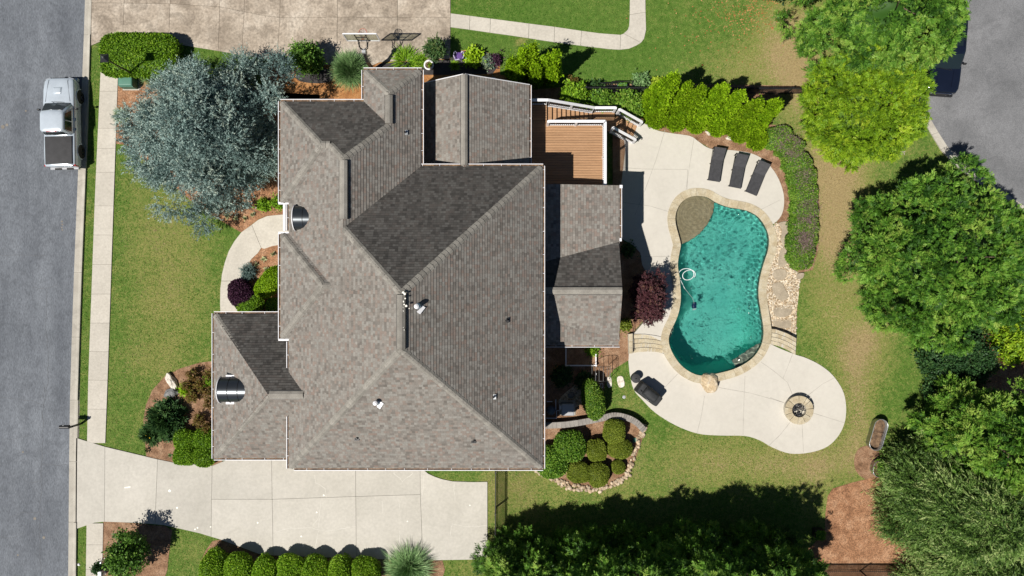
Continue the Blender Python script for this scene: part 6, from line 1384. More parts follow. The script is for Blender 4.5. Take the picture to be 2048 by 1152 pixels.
        for y in ((1.62, -1.62) if pk else (1.55, -1.5)):
            wx = s * (0.80 if pk else 0.85); c = (wx, y, .38); wh = MB(); pr = [(.20, -.12), (.36, -.12), (.385, -.08), (.385, .08), (.36, .12), (.20, .12)]; vs = []; n = 22
            for rr, zz in pr:
                for j in range(n): a = 2 * math.pi * j / n; vs.append((c[0] + zz, c[1] + rr * math.cos(a), c[2] + rr * math.sin(a)))
            wh.add(vs, [(i * n + j, i * n + (j + 1) % n, (i + 1) * n + (j + 1) % n, (i + 1) * n + j) for i in range(5) for j in range(n)]); w_ = wh.build('wheel', 'black_rubber', t, smooth_shade=True)
            rim = MB()
            for k in range(6):
                a = k * math.pi / 3; rim.beam((c[0] + s * .10, c[1], c[2]), (c[0] + s * .10, c[1] + .21 * math.cos(a), c[2] + .21 * math.sin(a)), .05, .03, up=(1, 0, 0))
            rim.build('rim', 'chrome', w_)
            fl = MB().tube([((.93 if pk else .975) * s, y + .46 * math.cos(a), .38 + .46 * math.sin(a)) for a in [math.pi * q / 10 for q in range(11)]], .035, 6).build('fender', paint, t, smooth_shade=True)
            MB().add([((.935 if pk else .985) * s, y + .43 * math.cos(a), .38 + .43 * math.sin(a)) for a in [math.pi * q / 12 for q in range(13)]], [tuple(range(13))]).build('wheel_arch', 'black_rubber', t)
        for yh in ((.10, -.48) if pk else (.0, -.95)): MB().box(min(s * .93, s * .965), max(s * .93, s * .965), yh, yh + .16, .93, .965).build('door_handle', 'chrome' if not pk else paint, t)
        hl = MB().obox((s * .66, st[1][0] - .03, .80), .30, .16, .16, s * -.35).build('headlight', 'head_light', t); MB().obox((s * .84, st[-1][0] + .01, .86), .13, .10, .34).build('tail_light', 'tail_light', t)
        if not pk: MB().tube([(s * .60, -1.9, 1.86), (s * .62, -1.0, 1.9), (s * .60, 0.05, 1.86)], .022, 6).build('roof_rail', 'chrome', t)
    soften(MB().cbox(-.86, .86, st[0][0] - .12, st[0][0] + .05, .36, .56, .03).build('front_bumper', paint if pk else 'black_metal', t), .03); MB().box(-.45, .45, st[0][0] - .03, st[0][0] + .025, .62, .80).build('grille', 'black_metal', t)
    soften(MB().cbox(-.85, .85, st[-1][0] - .16, st[-1][0] + .02, .42, .60, .03).build('rear_bumper', 'grey_cabinet' if pk else 'navy_paint', t), .02)
    for s in (-1, 1): MB().beam((s * .05 - .3, b1 + .10, zb + .055), (s * .3 + .1, b1 + .02, zb + .10), .02, .015).build('wiper', 'black_metal', t)
    if pk:
        tn = soften(MB().cbox(-.80, .80, -2.46, -.82, 1.06, 1.135, .03).build('bed_cover', 'tonneau', t), .02)
        tg = soften(MB().cbox(-.80, .80, -2.57, -2.49, .62, 1.11, .02).build('tailgate', 'silver_paint', t), .02); MB().box(-.12, .12, -2.59, -2.565, .86, .93).build('handle', 'black_metal', tg)
        sc = soften(MB().add([(-.26, 2.05, 1.08), (.26, 2.05, 1.08), (.22, 1.62, 1.10), (-.22, 1.62, 1.10), (-.20, 1.98, 1.15), (.20, 1.98, 1.15), (.17, 1.68, 1.15), (-.17, 1.68, 1.15)], [(4, 5, 6, 7), (0, 1, 5, 4), (1, 2, 6, 5), (2, 3, 7, 6), (3, 0, 4, 7)]).build('hood_scoop', 'silver_paint', t), .02)
        for s in (-1, 1): MB().beam((s * .55, 2.5, 1.03), (s * .72, 1.2, 1.10), .012, .012).build('hood_crease', 'black_metal', t)
        MB().box(-.30, .30, -.70, -.64, 1.70, 1.735).build('brake_light', 'tail_light', t)
        for x, l in ((-.45, 'step_left'), ): MB().box(-.55, -.15, -2.70, -2.6, .585, .615).build('bumper_step', 'black_rubber', t)
        MB().box(.15, .55, -2.70, -2.6, .585, .615).build('bumper_step', 'black_rubber', t)
    else:
        rf = MB().box(-.48, .48, -1.3, .0, 1.842, 1.852).build('sunroof', 'car_glass', t)
        for s in (-1, 1): MB().beam((s * .42, 2.15, 1.115), (s * .50, 1.2, 1.165), .06, .03).build('hood_ridge', paint, t)
        MB().beam((-.6, 2.49, .88), (.6, 2.49, .88), .05, .03).build('chrome_strip', 'chrome', t)
    t.rotation_euler = (0, 0, rz); return t
vehicle('pickup_truck', 'silver pickup truck with dark bed cover parked at the kerb', 'pickup truck', G(140, 253, 0.02), R(1.2), 'pickup')
vehicle('parked_car', 'dark navy off-road car half hidden by the conifer at the upper right', 'car', G(1871, 112, 0.02), R(176), 'suv')

# ------------------------------------------------------------------ street lamp, mailbox, utility boxes
g = G(281, 157); t = thing('street_lamp', 'black street lamp on a slim post behind the hedge', 'street lamp', g)
MB().lathe(g, [(.10, 0), (.10, .25), (.05, .35), (.04, 3.35), (.06, 3.4)], 12).build('post', 'black_metal', t)
c = g + Vector((0, 0, 3.42)); MB().add([(c.x - .11, c.y - .11, c.z), (c.x + .11, c.y - .11, c.z), (c.x + .11, c.y + .11, c.z), (c.x - .11, c.y + .11, c.z), (c.x - .19, c.y - .19, c.z + .36), (c.x + .19, c.y - .19, c.z + .36), (c.x + .19, c.y + .19, c.z + .36), (c.x - .19, c.y + .19, c.z + .36)], [(3, 2, 1, 0), (0, 1, 5, 4), (1, 2, 6, 5), (2, 3, 7, 6), (3, 0, 4, 7)]).build('lantern', 'window_glass', t)
MB().add([(c.x - .23, c.y - .23, c.z + .35), (c.x + .23, c.y - .23, c.z + .35), (c.x + .23, c.y + .23, c.z + .35), (c.x - .23, c.y + .23, c.z + .35), (c.x - .06, c.y - .06, c.z + .50), (c.x + .06, c.y - .06, c.z + .50), (c.x + .06, c.y + .06, c.z + .50), (c.x - .06, c.y + .06, c.z + .50)], [(3, 2, 1, 0), (0, 1, 5, 4), (1, 2, 6, 5), (2, 3, 7, 6), (3, 0, 4, 7), (4, 5, 6, 7)]).build('lamp_cap', 'black_metal', t)
MB().lathe((c.x, c.y, c.z + .5), [(.05, 0), (.03, .06), (.01, .1)], 8).build('finial', 'galvanised', t)
g = G(163, 847); t = thing('mailbox', 'black mailbox on a post at the kerb', 'mailbox', g)
MB().box(g.x - .05, g.x + .05, g.y - .05, g.y + .05, 0, 1.15).build('post', 'black_metal', t); MB().beam((g.x - .45, g.y, .92), (g.x + .12, g.y, .92), .06, .06).build('arm', 'black_metal', t); MB().beam((g.x - .28, g.y, .9), (g.x, g.y, .6), .04, .04).build('brace', 'black_metal', t)
n = 10; m = MB(); vs = []
for x in (g.x - .62, g.x - .08):
    vs += [(x, g.y - .10, .96), (x, g.y + .10, .96)] + [(x, g.y + .10 * math.cos(math.pi * j / n), 1.08 + .10 * math.sin(math.pi * j / n)) for j in range(n + 1)]
k = n + 3; m.add(vs, [(i, (i + 1) % k, k + (i + 1) % k, k + i) for i in range(k)] + [tuple(range(k))[::-1], tuple(range(k, 2 * k))]); b = m.build('box', 'black_metal', t); MB().box(g.x - .40, g.x - .32, g.y + .10, g.y + .115, 1.05, 1.2).build('flag', 'grey_cabinet', b); MB().lathe((g.x, g.y, 1.15), [(.06, 0), (.04, .05), (.01, .1)], 8).build('finial', 'black_metal', t)
g = G(263, 165); t = thing('utility_box', 'green utility box beside the sidewalk near the lamp', 'utility box', g); soften(MB().cbox(g.x - .42, g.x + .42, g.y - .40, g.y + .40, 0, .75, .05).build('cabinet', 'utility_green', t)); MB().box(g.x - .40, g.x + .40, g.y - .43, g.y - .40, .1, .6).build('door', 'utility_green', t); MB().box(g.x - .5, g.x + .5, g.y - .48, g.y + .48, -.02, .05).build('pad', 'concrete', t)
g = G(208, 1142); t = thing('utility_box', 'white plastic box at the sidewalk edge at the lower left', 'utility box', g); soften(MB().cbox(g.x - .12, g.x + .12, g.y - .16, g.y + .16, 0, .5, .03).build('cabinet', 'white_trim', t), .02); MB().box(g.x - .15, g.x + .15, g.y - .19, g.y + .19, -.02, .04).build('pad', 'concrete', t)
g = G(212, 1119); t = thing('utility_post', 'short pale round post beside the white box', 'post', g); MB().lathe(g, [(.09, 0), (.09, .5), (.07, .56), (.02, .58)], 14).build('tube', 'galvanised', t); MB().lathe(g, [(.12, 0), (.12, .04)], 14).build('collar', 'grey_cabinet', t)
g = G(158, 1129, .0); t = thing('sprinkler_cap', 'tiny white cap in the grass strip at the lower left', 'cap', g); MB().lathe(g, [(.06, 0), (.06, .05), (.03, .07)], 12).build('cap', 'white_trim', t); MB().lathe(g, [(.08, 0), (.08, .02)], 12).build('ring', 'grey_cabinet', t)
g = G(1270, 880); tag(MB().cbox(g.x - .16, g.x + .16, g.y - .14, g.y + .14, g.z - .02, g.z + .08, .02).build('valve_box', 'utility_green', None, tuple(g)), 'small green valve box beside the river stones', 'valve box')
g = G(1248, 794); tag(MB().lathe((g.x, g.y, g.z), [(.10, -.02), (.10, .03), (.06, .04)], 12).build('drain_cover', 'grey_cabinet', None, tuple(g)), 'small grey round cover in the grass below the grill', 'drain cover')

# ------------------------------------------------------------------ basketball hoop
g = G(747, 142); t = thing('basketball_hoop', 'basketball hoop with clear backboard over the neighbour\'s driveway', 'basketball hoop', g)
hx, hy = g.x, g.y
MB().box(hx - .08, hx + .08, hy - .08, hy + .08, 0, 1.9).build('pole', 'black_metal', t); MB().beam((hx, hy, 1.85), (hx, hy + .28, 2.75), .15, .15).build('mast', 'black_metal', t); MB().box(hx - .10, hx + .10, hy + .16, hy + .38, 2.4, 2.85).build('joint', 'grey_cabinet', t); MB().box(hx - .2, hx + .2, hy - .2, hy + .2, -.02, .03).build('base_plate', 'black_metal', t)
for s in (-1, 1):
    for z in (2.62, 2.82): MB().tube([(hx, hy + .3, z), (hx + s * .22, hy + .45, z + .12), (hx + s * .24, hy + .62, z + .25), (hx + s * .24, hy + .78, z + (.35 if z > 2.7 else .15))], .028, 6).build('arm', 'black_metal', t)
by = hy + .82; z0, z1 = 2.85, 3.92; w = .91
bd = MB().box(hx - w + .04, hx + w - .04, by, by + .015, z0 + .04, z1 - .04).build('backboard', 'clear_board', t)
for a, b_ in (((-w, z0), (w, z0)), ((-w, z1), (w, z1)), ((-w, z0), (-w, z1)), ((w, z0), (w, z1))):
    q = MB().beam((hx + a[0], by + .01, a[1]), (hx + b_[0], by + .01, b_[1]), .06, .05).build('board_frame', 'white_trim', bd)
for a, b_ in (((-.3, z0 + .15), (.3, z0 + .15)), ((-.3, z0 + .6), (.3, z0 + .6)), ((-.3, z0), (-.3, z1)), ((.3, z0), (.3, z1))): MB().beam((hx + a[0], by - .03, a[1]), (hx + b_[0], by - .03, b_[1]), .035, .035).build('brace', 'black_metal', bd)
rc = Vector((hx, by + .38, 3.05)); MB().tube([rc + Vector((.229 * math.cos(2 * math.pi * j / 20), .229 * math.sin(2 * math.pi * j / 20), 0)) for j in range(20)], .017, 6, True).build('rim', 'hoop_orange', t); MB().box(hx - .08, hx + .08, by, by + .16, 3.0, 3.07).build('rim_bracket', 'hoop_orange', t)
m = MB()
for j in range(12):
    a = 2 * math.pi * j / 12; a2 = a + .35; m.tube([rc + Vector((.229 * math.cos(a), .229 * math.sin(a), 0)), rc + Vector((.16 * math.cos(a2), .16 * math.sin(a2), -.22)), rc + Vector((.12 * math.cos(a), .12 * math.sin(a), -.42))], .013, 4); m.tube([rc + Vector((.229 * math.cos(a), .229 * math.sin(a), 0)), rc + Vector((.16 * math.cos(a - .35), .16 * math.sin(a - .35), -.22)), rc + Vector((.12 * math.cos(a), .12 * math.sin(a), -.42))], .013, 4)
m.build('net', 'net_white', t)

# ------------------------------------------------------------------ fences: each picket a part
def fence(label, a, b, h, post_step, z=None, cat='fence', th=0.034, step=0.115):
    a = Vector(G(*a)); b = Vector(G(*b)); t = thing('metal_fence', label, cat, a); d = (b - a); L_ = math.hypot(d.x, d.y); dn = Vector((d.x / L_, d.y / L_, 0)); n = int(L_ / step)
    def zz(s): return float(gz(a.x + dn.x * s, a.y + dn.y * s))
    for hh in (0.15, h - 0.18, h - 0.02):
        m = MB(); k = max(1, int(L_ / 1.2)); pts = [a + dn * (L_ * i / k) for i in range(k + 1)]
        for p, q in zip(pts, pts[1:]): m.beam((p.x, p.y, float(gz(p.x, p.y)) + hh), (q.x, q.y, float(gz(q.x, q.y)) + hh), .035, .035)
        m.build('rail', 'black_metal', t)
    src = None
    for i in range(n):
        s = step * (i + .5); p = a + dn * s; z0 = zz(s)
        if src is None: src = MB().box(p.x - th / 2, p.x + th / 2, p.y - th / 2, p.y + th / 2, z0 + .05, z0 + h - .03).build('picket', 'black_metal', t); sp = p.copy(); sz = z0
        else: c = bpy.data.objects.new('picket', src.data); COL.objects.link(c); c.parent = t; c.location = (p.x - sp.x, p.y - sp.y, z0 - sz)
    k = max(1, round(L_ / post_step))
    for i in range(k + 1):
        p = a + dn * (L_ * i / k); z0 = zz(L_ * i / k); po = MB().box(p.x - .035, p.x + .035, p.y - .035, p.y + .035, z0 - .05, z0 + h + .05).build('post', 'black_metal', t); MB().box(p.x - .045, p.x + .045, p.y - .045, p.y + .045, z0 + h + .04, z0 + h + .075).build('cap', 'black_metal', po)
    return t
fence('black metal picket fence between the upper lawn and the arborvitae', (1168, 186), (1650, 188), 1.25, 2.4)
fence('black metal picket fence at the end of the lower driveway', (992, 934), (991, 1094), 1.3, 2.0)
fence('short black metal fence at the bottom edge by the bare mulch', (1560, 1142), (1800, 1141), 1.25, 2.4)

# ------------------------------------------------------------------ pool furniture
def lounger():
    t = thing('sun_lounger', 'x', 'sun lounger', (0, 0, 0), 'sun loungers by the pool', local=True)
    MB().cbox(-.34, .34, -1.0, .28, .30, .36, .015).build('seat', 'wicker', t)
    bk = MB().add([(-.34, .28, .30), (.34, .28, .30), (.34, .98, .62), (-.34, .98, .62), (-.34, .26, .36), (.34, .26, .36), (.34, .955, .68), (-.34, .955, .68)], [(3, 2, 1, 0), (4, 5, 6, 7), (0, 1, 5, 4), (1, 2, 6, 5), (2, 3, 7, 6), (3, 0, 4, 7)]).build('backrest', 'wicker', t)
    for s in (-1, 1):
        MB().box(s * .345 - .015, s * .345 + .015, -1.0, 1.0, .28, .31).build('side_rail', 'black_metal', t)
        for y in (-.92, .05, .95): MB().box(s * .33 - .02, s * .33 + .02, y - .02, y + .02, 0, .30).build('leg', 'black_metal', t)
        MB().beam((s * .32, .62, .46), (s * .33, .80, .30), .02, .02).build('prop', 'black_metal', bk)
    MB().box(-.34, .34, .97, 1.0, .28, .31).build('cross_rail', 'black_metal', t); return t
l0 = lounger()
for i, (x, y, a, lab) in enumerate(((1430, 331, -9, 'left dark lounger nearest the deck'), (1473, 344, -11, 'middle dark lounger of the three'), (1511, 358, -22, 'right dark lounger nearest the curved hedge'))):
    o = l0 if i == 0 else copy_tree(l0); p = P(x, y, 0.06); o.location = p; o.rotation_euler = (0, 0, R(a)); o['label'] = lab
# fire pit
fp = P(1593, 818, LOW + .05); t = thing('fire_pit', 'round stone fire pit filled with black lava rock', 'fire pit', fp)
m = MB(); m.lathe(fp, [(.80, 0), (.80, .36), (.44, .36), (.44, .1)], 36); m.build('wall', 'mortar', t)
n = 11
rr = random.Random(2); cuts = sorted([2 * math.pi * (i + rr.uniform(-.25, .25)) / n for i in range(n)])
for i in range(n):
    a0, a1 = cuts[i], cuts[(i + 1) % n] + (2 * math.pi if i == n - 1 else 0); a0 += .022; a1 -= .022; k = 5; A = [(fp.x + .86 * math.cos(a0 + (a1 - a0) * j / k), fp.y + .86 * math.sin(a0 + (a1 - a0) * j / k)) for j in range(k + 1)]; B = [(fp.x + .43 * math.cos(a0 + (a1 - a0) * j / k), fp.y + .43 * math.sin(a0 + (a1 - a0) * j / k)) for j in range(k + 1)]
    MB().prism(A + B[::-1], fp.z + .36, fp.z + .42 + rr.uniform(-.005, .005)).build('cap_stone', 'sandstone', t)
    if i % 2 == 0:
        am = (a0 + a1) / 2
for i in range(60):
    a = rr.uniform(0, 6.28); d = .40 * math.sqrt(rr.random()); MB().blob((fp.x + d * math.cos(a), fp.y + d * math.sin(a), fp.z + .26 + rr.uniform(0, .05)), rr.uniform(.04, .075), rr.uniform(.04, .07), .05, i, .3, 1).build('lava_rock', 'lava_rock', t)
# boulder on the pool edge and loose rocks
p = P(1422, 766, 0.2); tag(MB().blob((p.x, p.y, -.05), .50, .62, .48, 3, .22, 3, 1.1).build('boulder', 'boulder', None, (p.x, p.y, LOW + .05)), 'large tan boulder on the lower pool edge', 'boulder')
p = G(345, 762); tag(MB().blob((p.x, p.y, .12), .22, .52, .22, 5, .25, 3, 1.3, ang=.55).build('rock', 'pale_rock', None, tuple(p)), 'long pale rock in the garage bed', 'rock')
p = G(345, 786); tag(MB().blob((p.x, p.y, .10), .40, .28, .24, 8, .25, 3, 1.3, ang=.3).build('rock', 'grey_rock', None, tuple(p)), 'dark grey rock below the pale rock', 'rock')
p = G(282, 1084); tag(MB().blob((p.x, p.y, .08), .16, .14, .16, 9, .25, 2, 1.3).build('rock', 'pale_rock', None, tuple(p)), 'small pale rock in the shadow of the young tree', 'rock')
for i, (x, y) in enumerate(((1418, 267), (1458, 277))): p = G(x, y); tag(MB().blob((p.x, p.y, .08), .24, .12, .14, 20 + i, .25, 2, 1.3, ang=-.3).build('rock', 'pale_rock', None, tuple(p)), '%s pale rock at the foot of the arborvitae hedge' % ('left', 'right')[i], 'rock')
p = G(1142, 790); tag(MB().blob((p.x, p.y, p.z + .06), .22, .2, .16, 31, .2, 2, 1.3).build('rock', 'grey_rock', None, tuple(p)), 'grey rock on the pebbles behind the machine', 'rock')
# covered grill and the little tank
g = P(1294, 785, LOW + .05); t = thing('covered_grill', 'barbecue grill under a black cover on the lower patio', 'grill', g, local=True)
m = MB(); secs = []
for z, sx, sy in ((0.02, .78, .38), (.5, .76, .36), (.88, .74, .34), (.95, .70, .30)):
    secs.append([(sx * .92, -sy, z), (sx, -sy * .8, z), (sx * 1.02, sy * .8, z), (sx * .9, sy, z), (.1, sy * 1.03, z), (-sx * .9, sy, z), (-sx * 1.02, sy * .8, z), (-sx, -sy * .8, z), (-sx * .92, -sy, z), (0, -sy * 1.02, z)])
soften(loft(secs).build('skirt', 'cover_cloth', t), .04, 3)
secs = []
for z, sx, sy in ((.93, .46, .30), (1.10, .45, .28), (1.22, .40, .18), (1.25, .34, .10)):
    secs.append([(sx * .95, -sy + .03, z), (sx, -sy * .6, z), (sx, sy * .6, z), (sx * .95, sy + .03, z), (-sx * .95, sy + .03, z), (-sx, sy * .6, z), (-sx, -sy * .6, z), (-sx * .95, -sy + .03, z)])
soften(loft(secs).build('hood_cover', 'cover_cloth', t), .04, 3)
MB().tube([(-.62, -.1, .95), (-.55, -.16, 1.03), (-.48, -.1, .95)], .018, 6).build('handle', 'black_metal', t); MB().box(-.05, .16, -.335, -.325, .98, 1.02).build('tag', 'white_trim', t)
t.location = g; t.rotation_euler = (0, 0, R(-38))
g = P(1269, 755, LOW + .05); t = thing('gas_tank', 'small black lidded tank beside the covered grill', 'tank', g); MB().lathe(g, [(.24, 0), (.26, .1), (.26, .42), (.22, .48), (.08, .52)], 20).build('drum', 'cover_cloth', t, smooth_shade=False); MB().lathe((g.x, g.y, g.z + .5), [(.27, -.02), (.27, .02), (.10, .06)], 20).build('lid', 'tonneau', t); MB().tube([(g.x - .06, g.y, g.z + .55), (g.x, g.y, g.z + .62), (g.x + .06, g.y, g.z + .55)], .015, 6).build('handle', 'black_metal', t)
# pool cleaner: floating hose loops, cable and robot
c = P(1374, 548, -.02); t = thing('pool_cleaner', 'pool cleaner with white hose loops floating on the water', 'pool cleaner', c)
pts = []
for j in range(70):
    a = -2.4 - j * .155; rr_ = .40 + .035 * math.sin(j * .33) - .0015 * j; pts.append((c.x + rr_ * math.cos(a) + .004 * j - .08, c.y + rr_ * math.sin(a) - .001 * j, -.03 + .005 * math.sin(j)))
MB().tube(pts, .02, 6).build('hose', 'hose_white', t, smooth_shade=True); p0 = P(1361, 560, -.05); p1 = P(1388, 610, -.5)
MB().tube([(p0.x, p0.y, -.03), (p0.x + .25, p0.y - .5, -.06), (p1.x - .15, p1.y + .4, -.2), (p1.x, p1.y, -.45)], .014, 6).build('cable', 'hose_white', t, smooth_shade=True); rb = soften(MB().cbox(p1.x - .13, p1.x + .13, p1.y - .2, p1.y + .18, -.62, -.40, .05).build('robot', 'robot_blue', t)); MB().obox((p1.x, p1.y - .25, -.5), .2, .07, .08, .3).build('brush', 'hose_white', rb)
# ------------------------------------------------------------------ ornaments in the upper bed
p = P(858, 131, .2); t = thing('ring_planter', 'white ring planter in the black mulch bed', 'planter', (p.x, p.y, 0)); MB().lathe((p.x, p.y, 0), [(.18, 0), (.27, .12), (.30, .30), (.29, .36), (.22, .36), (.21, .22)], 28).build('pot', 'white_paint', t, smooth_shade=True); MB().lathe((p.x, p.y, .1), [(.21, 0), (.21, .18)], 20).build('soil', 'soil_and_gutter_shade', t)
r = np.random.RandomState(3); n = 90; b = np.stack([p.x + .06 + r.normal(0, .06, n), p.y + r.normal(0, .07, n), .28 + .08 * r.rand(n)], 1); d = unit(r.normal(size=(n, 3)) + np.array([0, 0, .6])); leaf_mesh('leaves', b, d, r.uniform(.06, .12, n), np.full(n, .025), perp(r, d), r.normal(.5, .2, n), 'leaf_lime', t)
p = P(565, 143, .05); t = thing('small_planter', 'small dark plant in a ring of white stones', 'planter', (p.x, p.y, 0)); src = None; rr = random.Random(4)
MB().lathe((p.x, p.y, 0), [(.16, 0), (.17, .12), (.14, .12), (.14, .08)], 18).build('pot', 'utility_green', t)
for j in range(16): a = j * 6.283 / 16; MB().blob((p.x + .26 * math.cos(a), p.y + .26 * math.sin(a), .05), .05, .045, .05, j, .2, 1).build('white_stone', 'white_paint', t)
n = 120; b = np.stack([p.x + r.normal(0, .06, n), p.y + r.normal(0, .06, n), .1 + .06 * r.rand(n)], 1); d = unit(r.normal(size=(n, 3)) + np.array([0, 0, .6])); leaf_mesh('leaves', b, d, r.uniform(.05, .09, n), np.full(n, .02), perp(r, d), r.normal(.5, .2, n), 'leaf_dark', t)
p = P(918, 113, .35); g = (p.x, p.y, 0); t = thing('garden_chair', 'purple and lilac metal garden chair in the black mulch bed', 'chair', g)
sc_ = .22; soften(MB().cbox(p.x - .22, p.x + .20, p.y - .16, p.y + .24, .36, .41, .02).build('seat', 'cushion_purple', t), .02)
for j in range(4): a = j * math.pi / 2 + .6; MB().beam((p.x + .2 * math.cos(a), p.y + .2 * math.sin(a), .38), (p.x + .27 * math.cos(a), p.y + .27 * math.sin(a), 0), .03, .03).build('leg', 'plastic_lilac', t)
MB().tube([(p.x - .24 + .02 * j, p.y - .20 + (-.05 if 2 < j < 20 else 0) - .06 * math.sin(j / 22 * math.pi), .42 + .34 * math.sin(j / 22 * math.pi)) for j in range(23)], .03, 6).build('back_hoop', 'plastic_lilac', t); MB().tube([(p.x - .12 + .012 * j, p.y - .24, .42 + .22 * math.sin(j / 22 * math.pi)) for j in range(23)], .02, 6).build('back_scroll', 'plastic_lilac', t)
for s in (-1, 1): MB().tube([(p.x + s * .24, p.y - .2, .60), (p.x + s * .30, p.y, .62), (p.x + s * .26, p.y + .2, .58), (p.x + s * .18, p.y + .26, .50), (p.x + s * .14, p.y + .18, .46)], .028, 6).build('arm', 'plastic_lilac', t)
p = P(934, 117, .3); t = thing('garden_ornament', 'small turquoise ornament beside the purple chair', 'ornament', (p.x, p.y, 0)); MB().tube([(p.x, p.y, 0), (p.x, p.y, .35)], .008, 5).build('stake', 'black_metal', t)
for s in (-1, 1): MB().blob((p.x + s * .05, p.y, .36), .05, .045, .03, 3, .1, 1).build('wing', 'flower_blue', t)
# planter bench by the fence
p = G(1242, 176); t = thing('planter_bench', 'black wire bench with a green cushion of plants at the fence', 'planter', p); x0, x1, y0, y1 = p.x - .62, p.x + .62, p.y - .22, p.y + .22
for z in (.25, .62):
    for a, b_ in (((x0, y0), (x1, y0)), ((x0, y1), (x1, y1)), ((x0, y0), (x0, y1)), ((x1, y0), (x1, y1))): MB().beam((*a, z), (*b_, z), .035, .035).build('frame_bar', 'black_metal', t)
for x in (x0, x1):
    for y in (y0, y1): MB().beam((x, y, 0), (x, y, .63), .035, .035).build('leg', 'black_metal', t)
MB().box(p.x - .28, p.x + .28, y0 + .05, y1 - .05, .27, .5).build('trough', 'utility_green', t); n = 260; b = np.stack([p.x + r.uniform(-.26, .26, n), p.y + r.uniform(-.15, .15, n), .5 + .06 * r.rand(n)], 1); d = unit(r.normal(size=(n, 3)) + np.array([0, 0, .6])); leaf_mesh('leaves', b, d, r.uniform(.05, .1, n), np.full(n, .022), perp(r, d), r.normal(.7, .2, n), 'leaf_emerald', t)
p = G(1200, 180); t = thing('iron_bench', 'dark iron bench at the fence left of the planter bench', 'bench', p)
for j in range(4): MB().beam((p.x - .1, p.y - .2 + .11 * j, .42), (p.x + 1.0, p.y - .2 + .11 * j, .42), .06, .02).build('slat', 'black_metal', t)
for x in (-.08, .98):
    for y in (-.18, .16): MB().beam((p.x + x, p.y + y, 0), (p.x + x, p.y + y, .42), .04, .04).build('leg', 'black_metal', t)
MB().beam((p.x - .1, p.y + .2, .75), (p.x + 1.0, p.y + .2, .75), .04, .06).build('back_rail', 'black_metal', t)
for x in (-.08, .45, .98): MB().beam((p.x + x, p.y + .2, .42), (p.x + x, p.y + .2, .75), .03, .03).build('back_upright', 'black_metal', t)
# ------------------------------------------------------------------ metal tubs, pot at the right
def tub(label, px, py, rx, ry, h, rz, soil, seed):
    g = G(px, py); t = thing('metal_tub', label, 'tub', g); n = 40; m = MB(); vs = []; ca, sa = math.cos(rz), math.sin(rz); st = ry - rx
    def ov(r_, z):
        out = []
        for j in range(n):
            a = 2 * math.pi * j / n; x = (rx + r_) * math.cos(a); y = (rx + r_) * math.sin(a) + (st if math.sin(a) >= 0 else -st); out.append((g.x + x * ca - y * sa, g.y + x * sa + y * ca, g.z + z))
        return out
    secs = [ov(-.04, 0), ov(-.02, .15), ov(-.005, .16), ov(-.015, .3), ov(0, .31), ov(-.005, h), ov(.02, h + .015), ov(.0, h + .03), ov(-.02, h + .015), ov(-.04, .12)]
    loft(secs, False).build('shell', 'galvanised', t, smooth_shade=True); MB().add(ov(-.045, h * soil), [tuple(range(n))]).build('soil', 'soil_and_gutter_shade', t); return t, g
tub('oval galvanised tub with bare soil beside the right trees', 1748, 866, .40, .95, .55, -.28, .55, 1)
t2, g2 = tub('round galvanised tub with leafy plants below the oval one', 1752, 934, .42, .50, .5, -.2, .8, 2)
r = np.random.RandomState(14); n = 900; b = np.stack([g2.x + .12 + r.normal(0, .22, n), g2.y + .05 + r.normal(0, .30, n), g2.z + .5 + .25 * r.rand(n)], 1); d = unit(r.normal(size=(n, 3)) + np.array([0, 0, .5])); leaf_mesh('leaves', b, d, r.uniform(.06, .14, n), np.full(n, .03), perp(r, d), r.normal(.5, .25, n), 'leaf_emerald', t2)
p = G(1633, 1063); t = thing('square_pot', 'black square pot with a leafy plant on the lower lawn', 'planter', p); soften(MB().cbox(p.x - .27, p.x + .27, p.y - .27, p.y + .27, p.z, p.z + .5, .02).build('pot', 'black_metal', t), .02); n = 700; b = np.stack([p.x + r.uniform(-.25, .25, n), p.y + r.uniform(-.3, .22, n), p.z + .5 + .16 * r.rand(n)], 1); d = unit(r.normal(size=(n, 3)) + np.array([0, 0, .6])); leaf_mesh('leaves', b, d, r.uniform(.06, .13, n), np.full(n, .03), perp(r, d), r.normal(.6, .2, n), 'leaf_emerald', t)
# pale swing set / ladder frame behind the golden conifer
p = G(1785, 296); t = thing('lattice_frame', 'pale wooden lattice frame leaning below the golden conifer', 'frame', p)
for j in range(3): MB().beam((p.x - .05 + .16 * j, p.y + .25, .35), (p.x + .10 + .16 * j, p.y - .5, .55), .035, .03).build('rail', 'wood_frame', t)
for j in range(5): MB().beam((p.x - .35, p.y + .22 - .16 * j, .42), (p.x + .5, p.y + .36 - .16 * j, .42), .03, .03).build('rung', 'wood_frame', t)
for x, y in ((-.3, .2), (.45, .3), (-.2, -.4), (.5, -.3)): MB().beam((p.x + x, p.y + y, 0), (p.x + x, p.y + y, .45), .04, .04).build('leg', 'wood_frame', t)
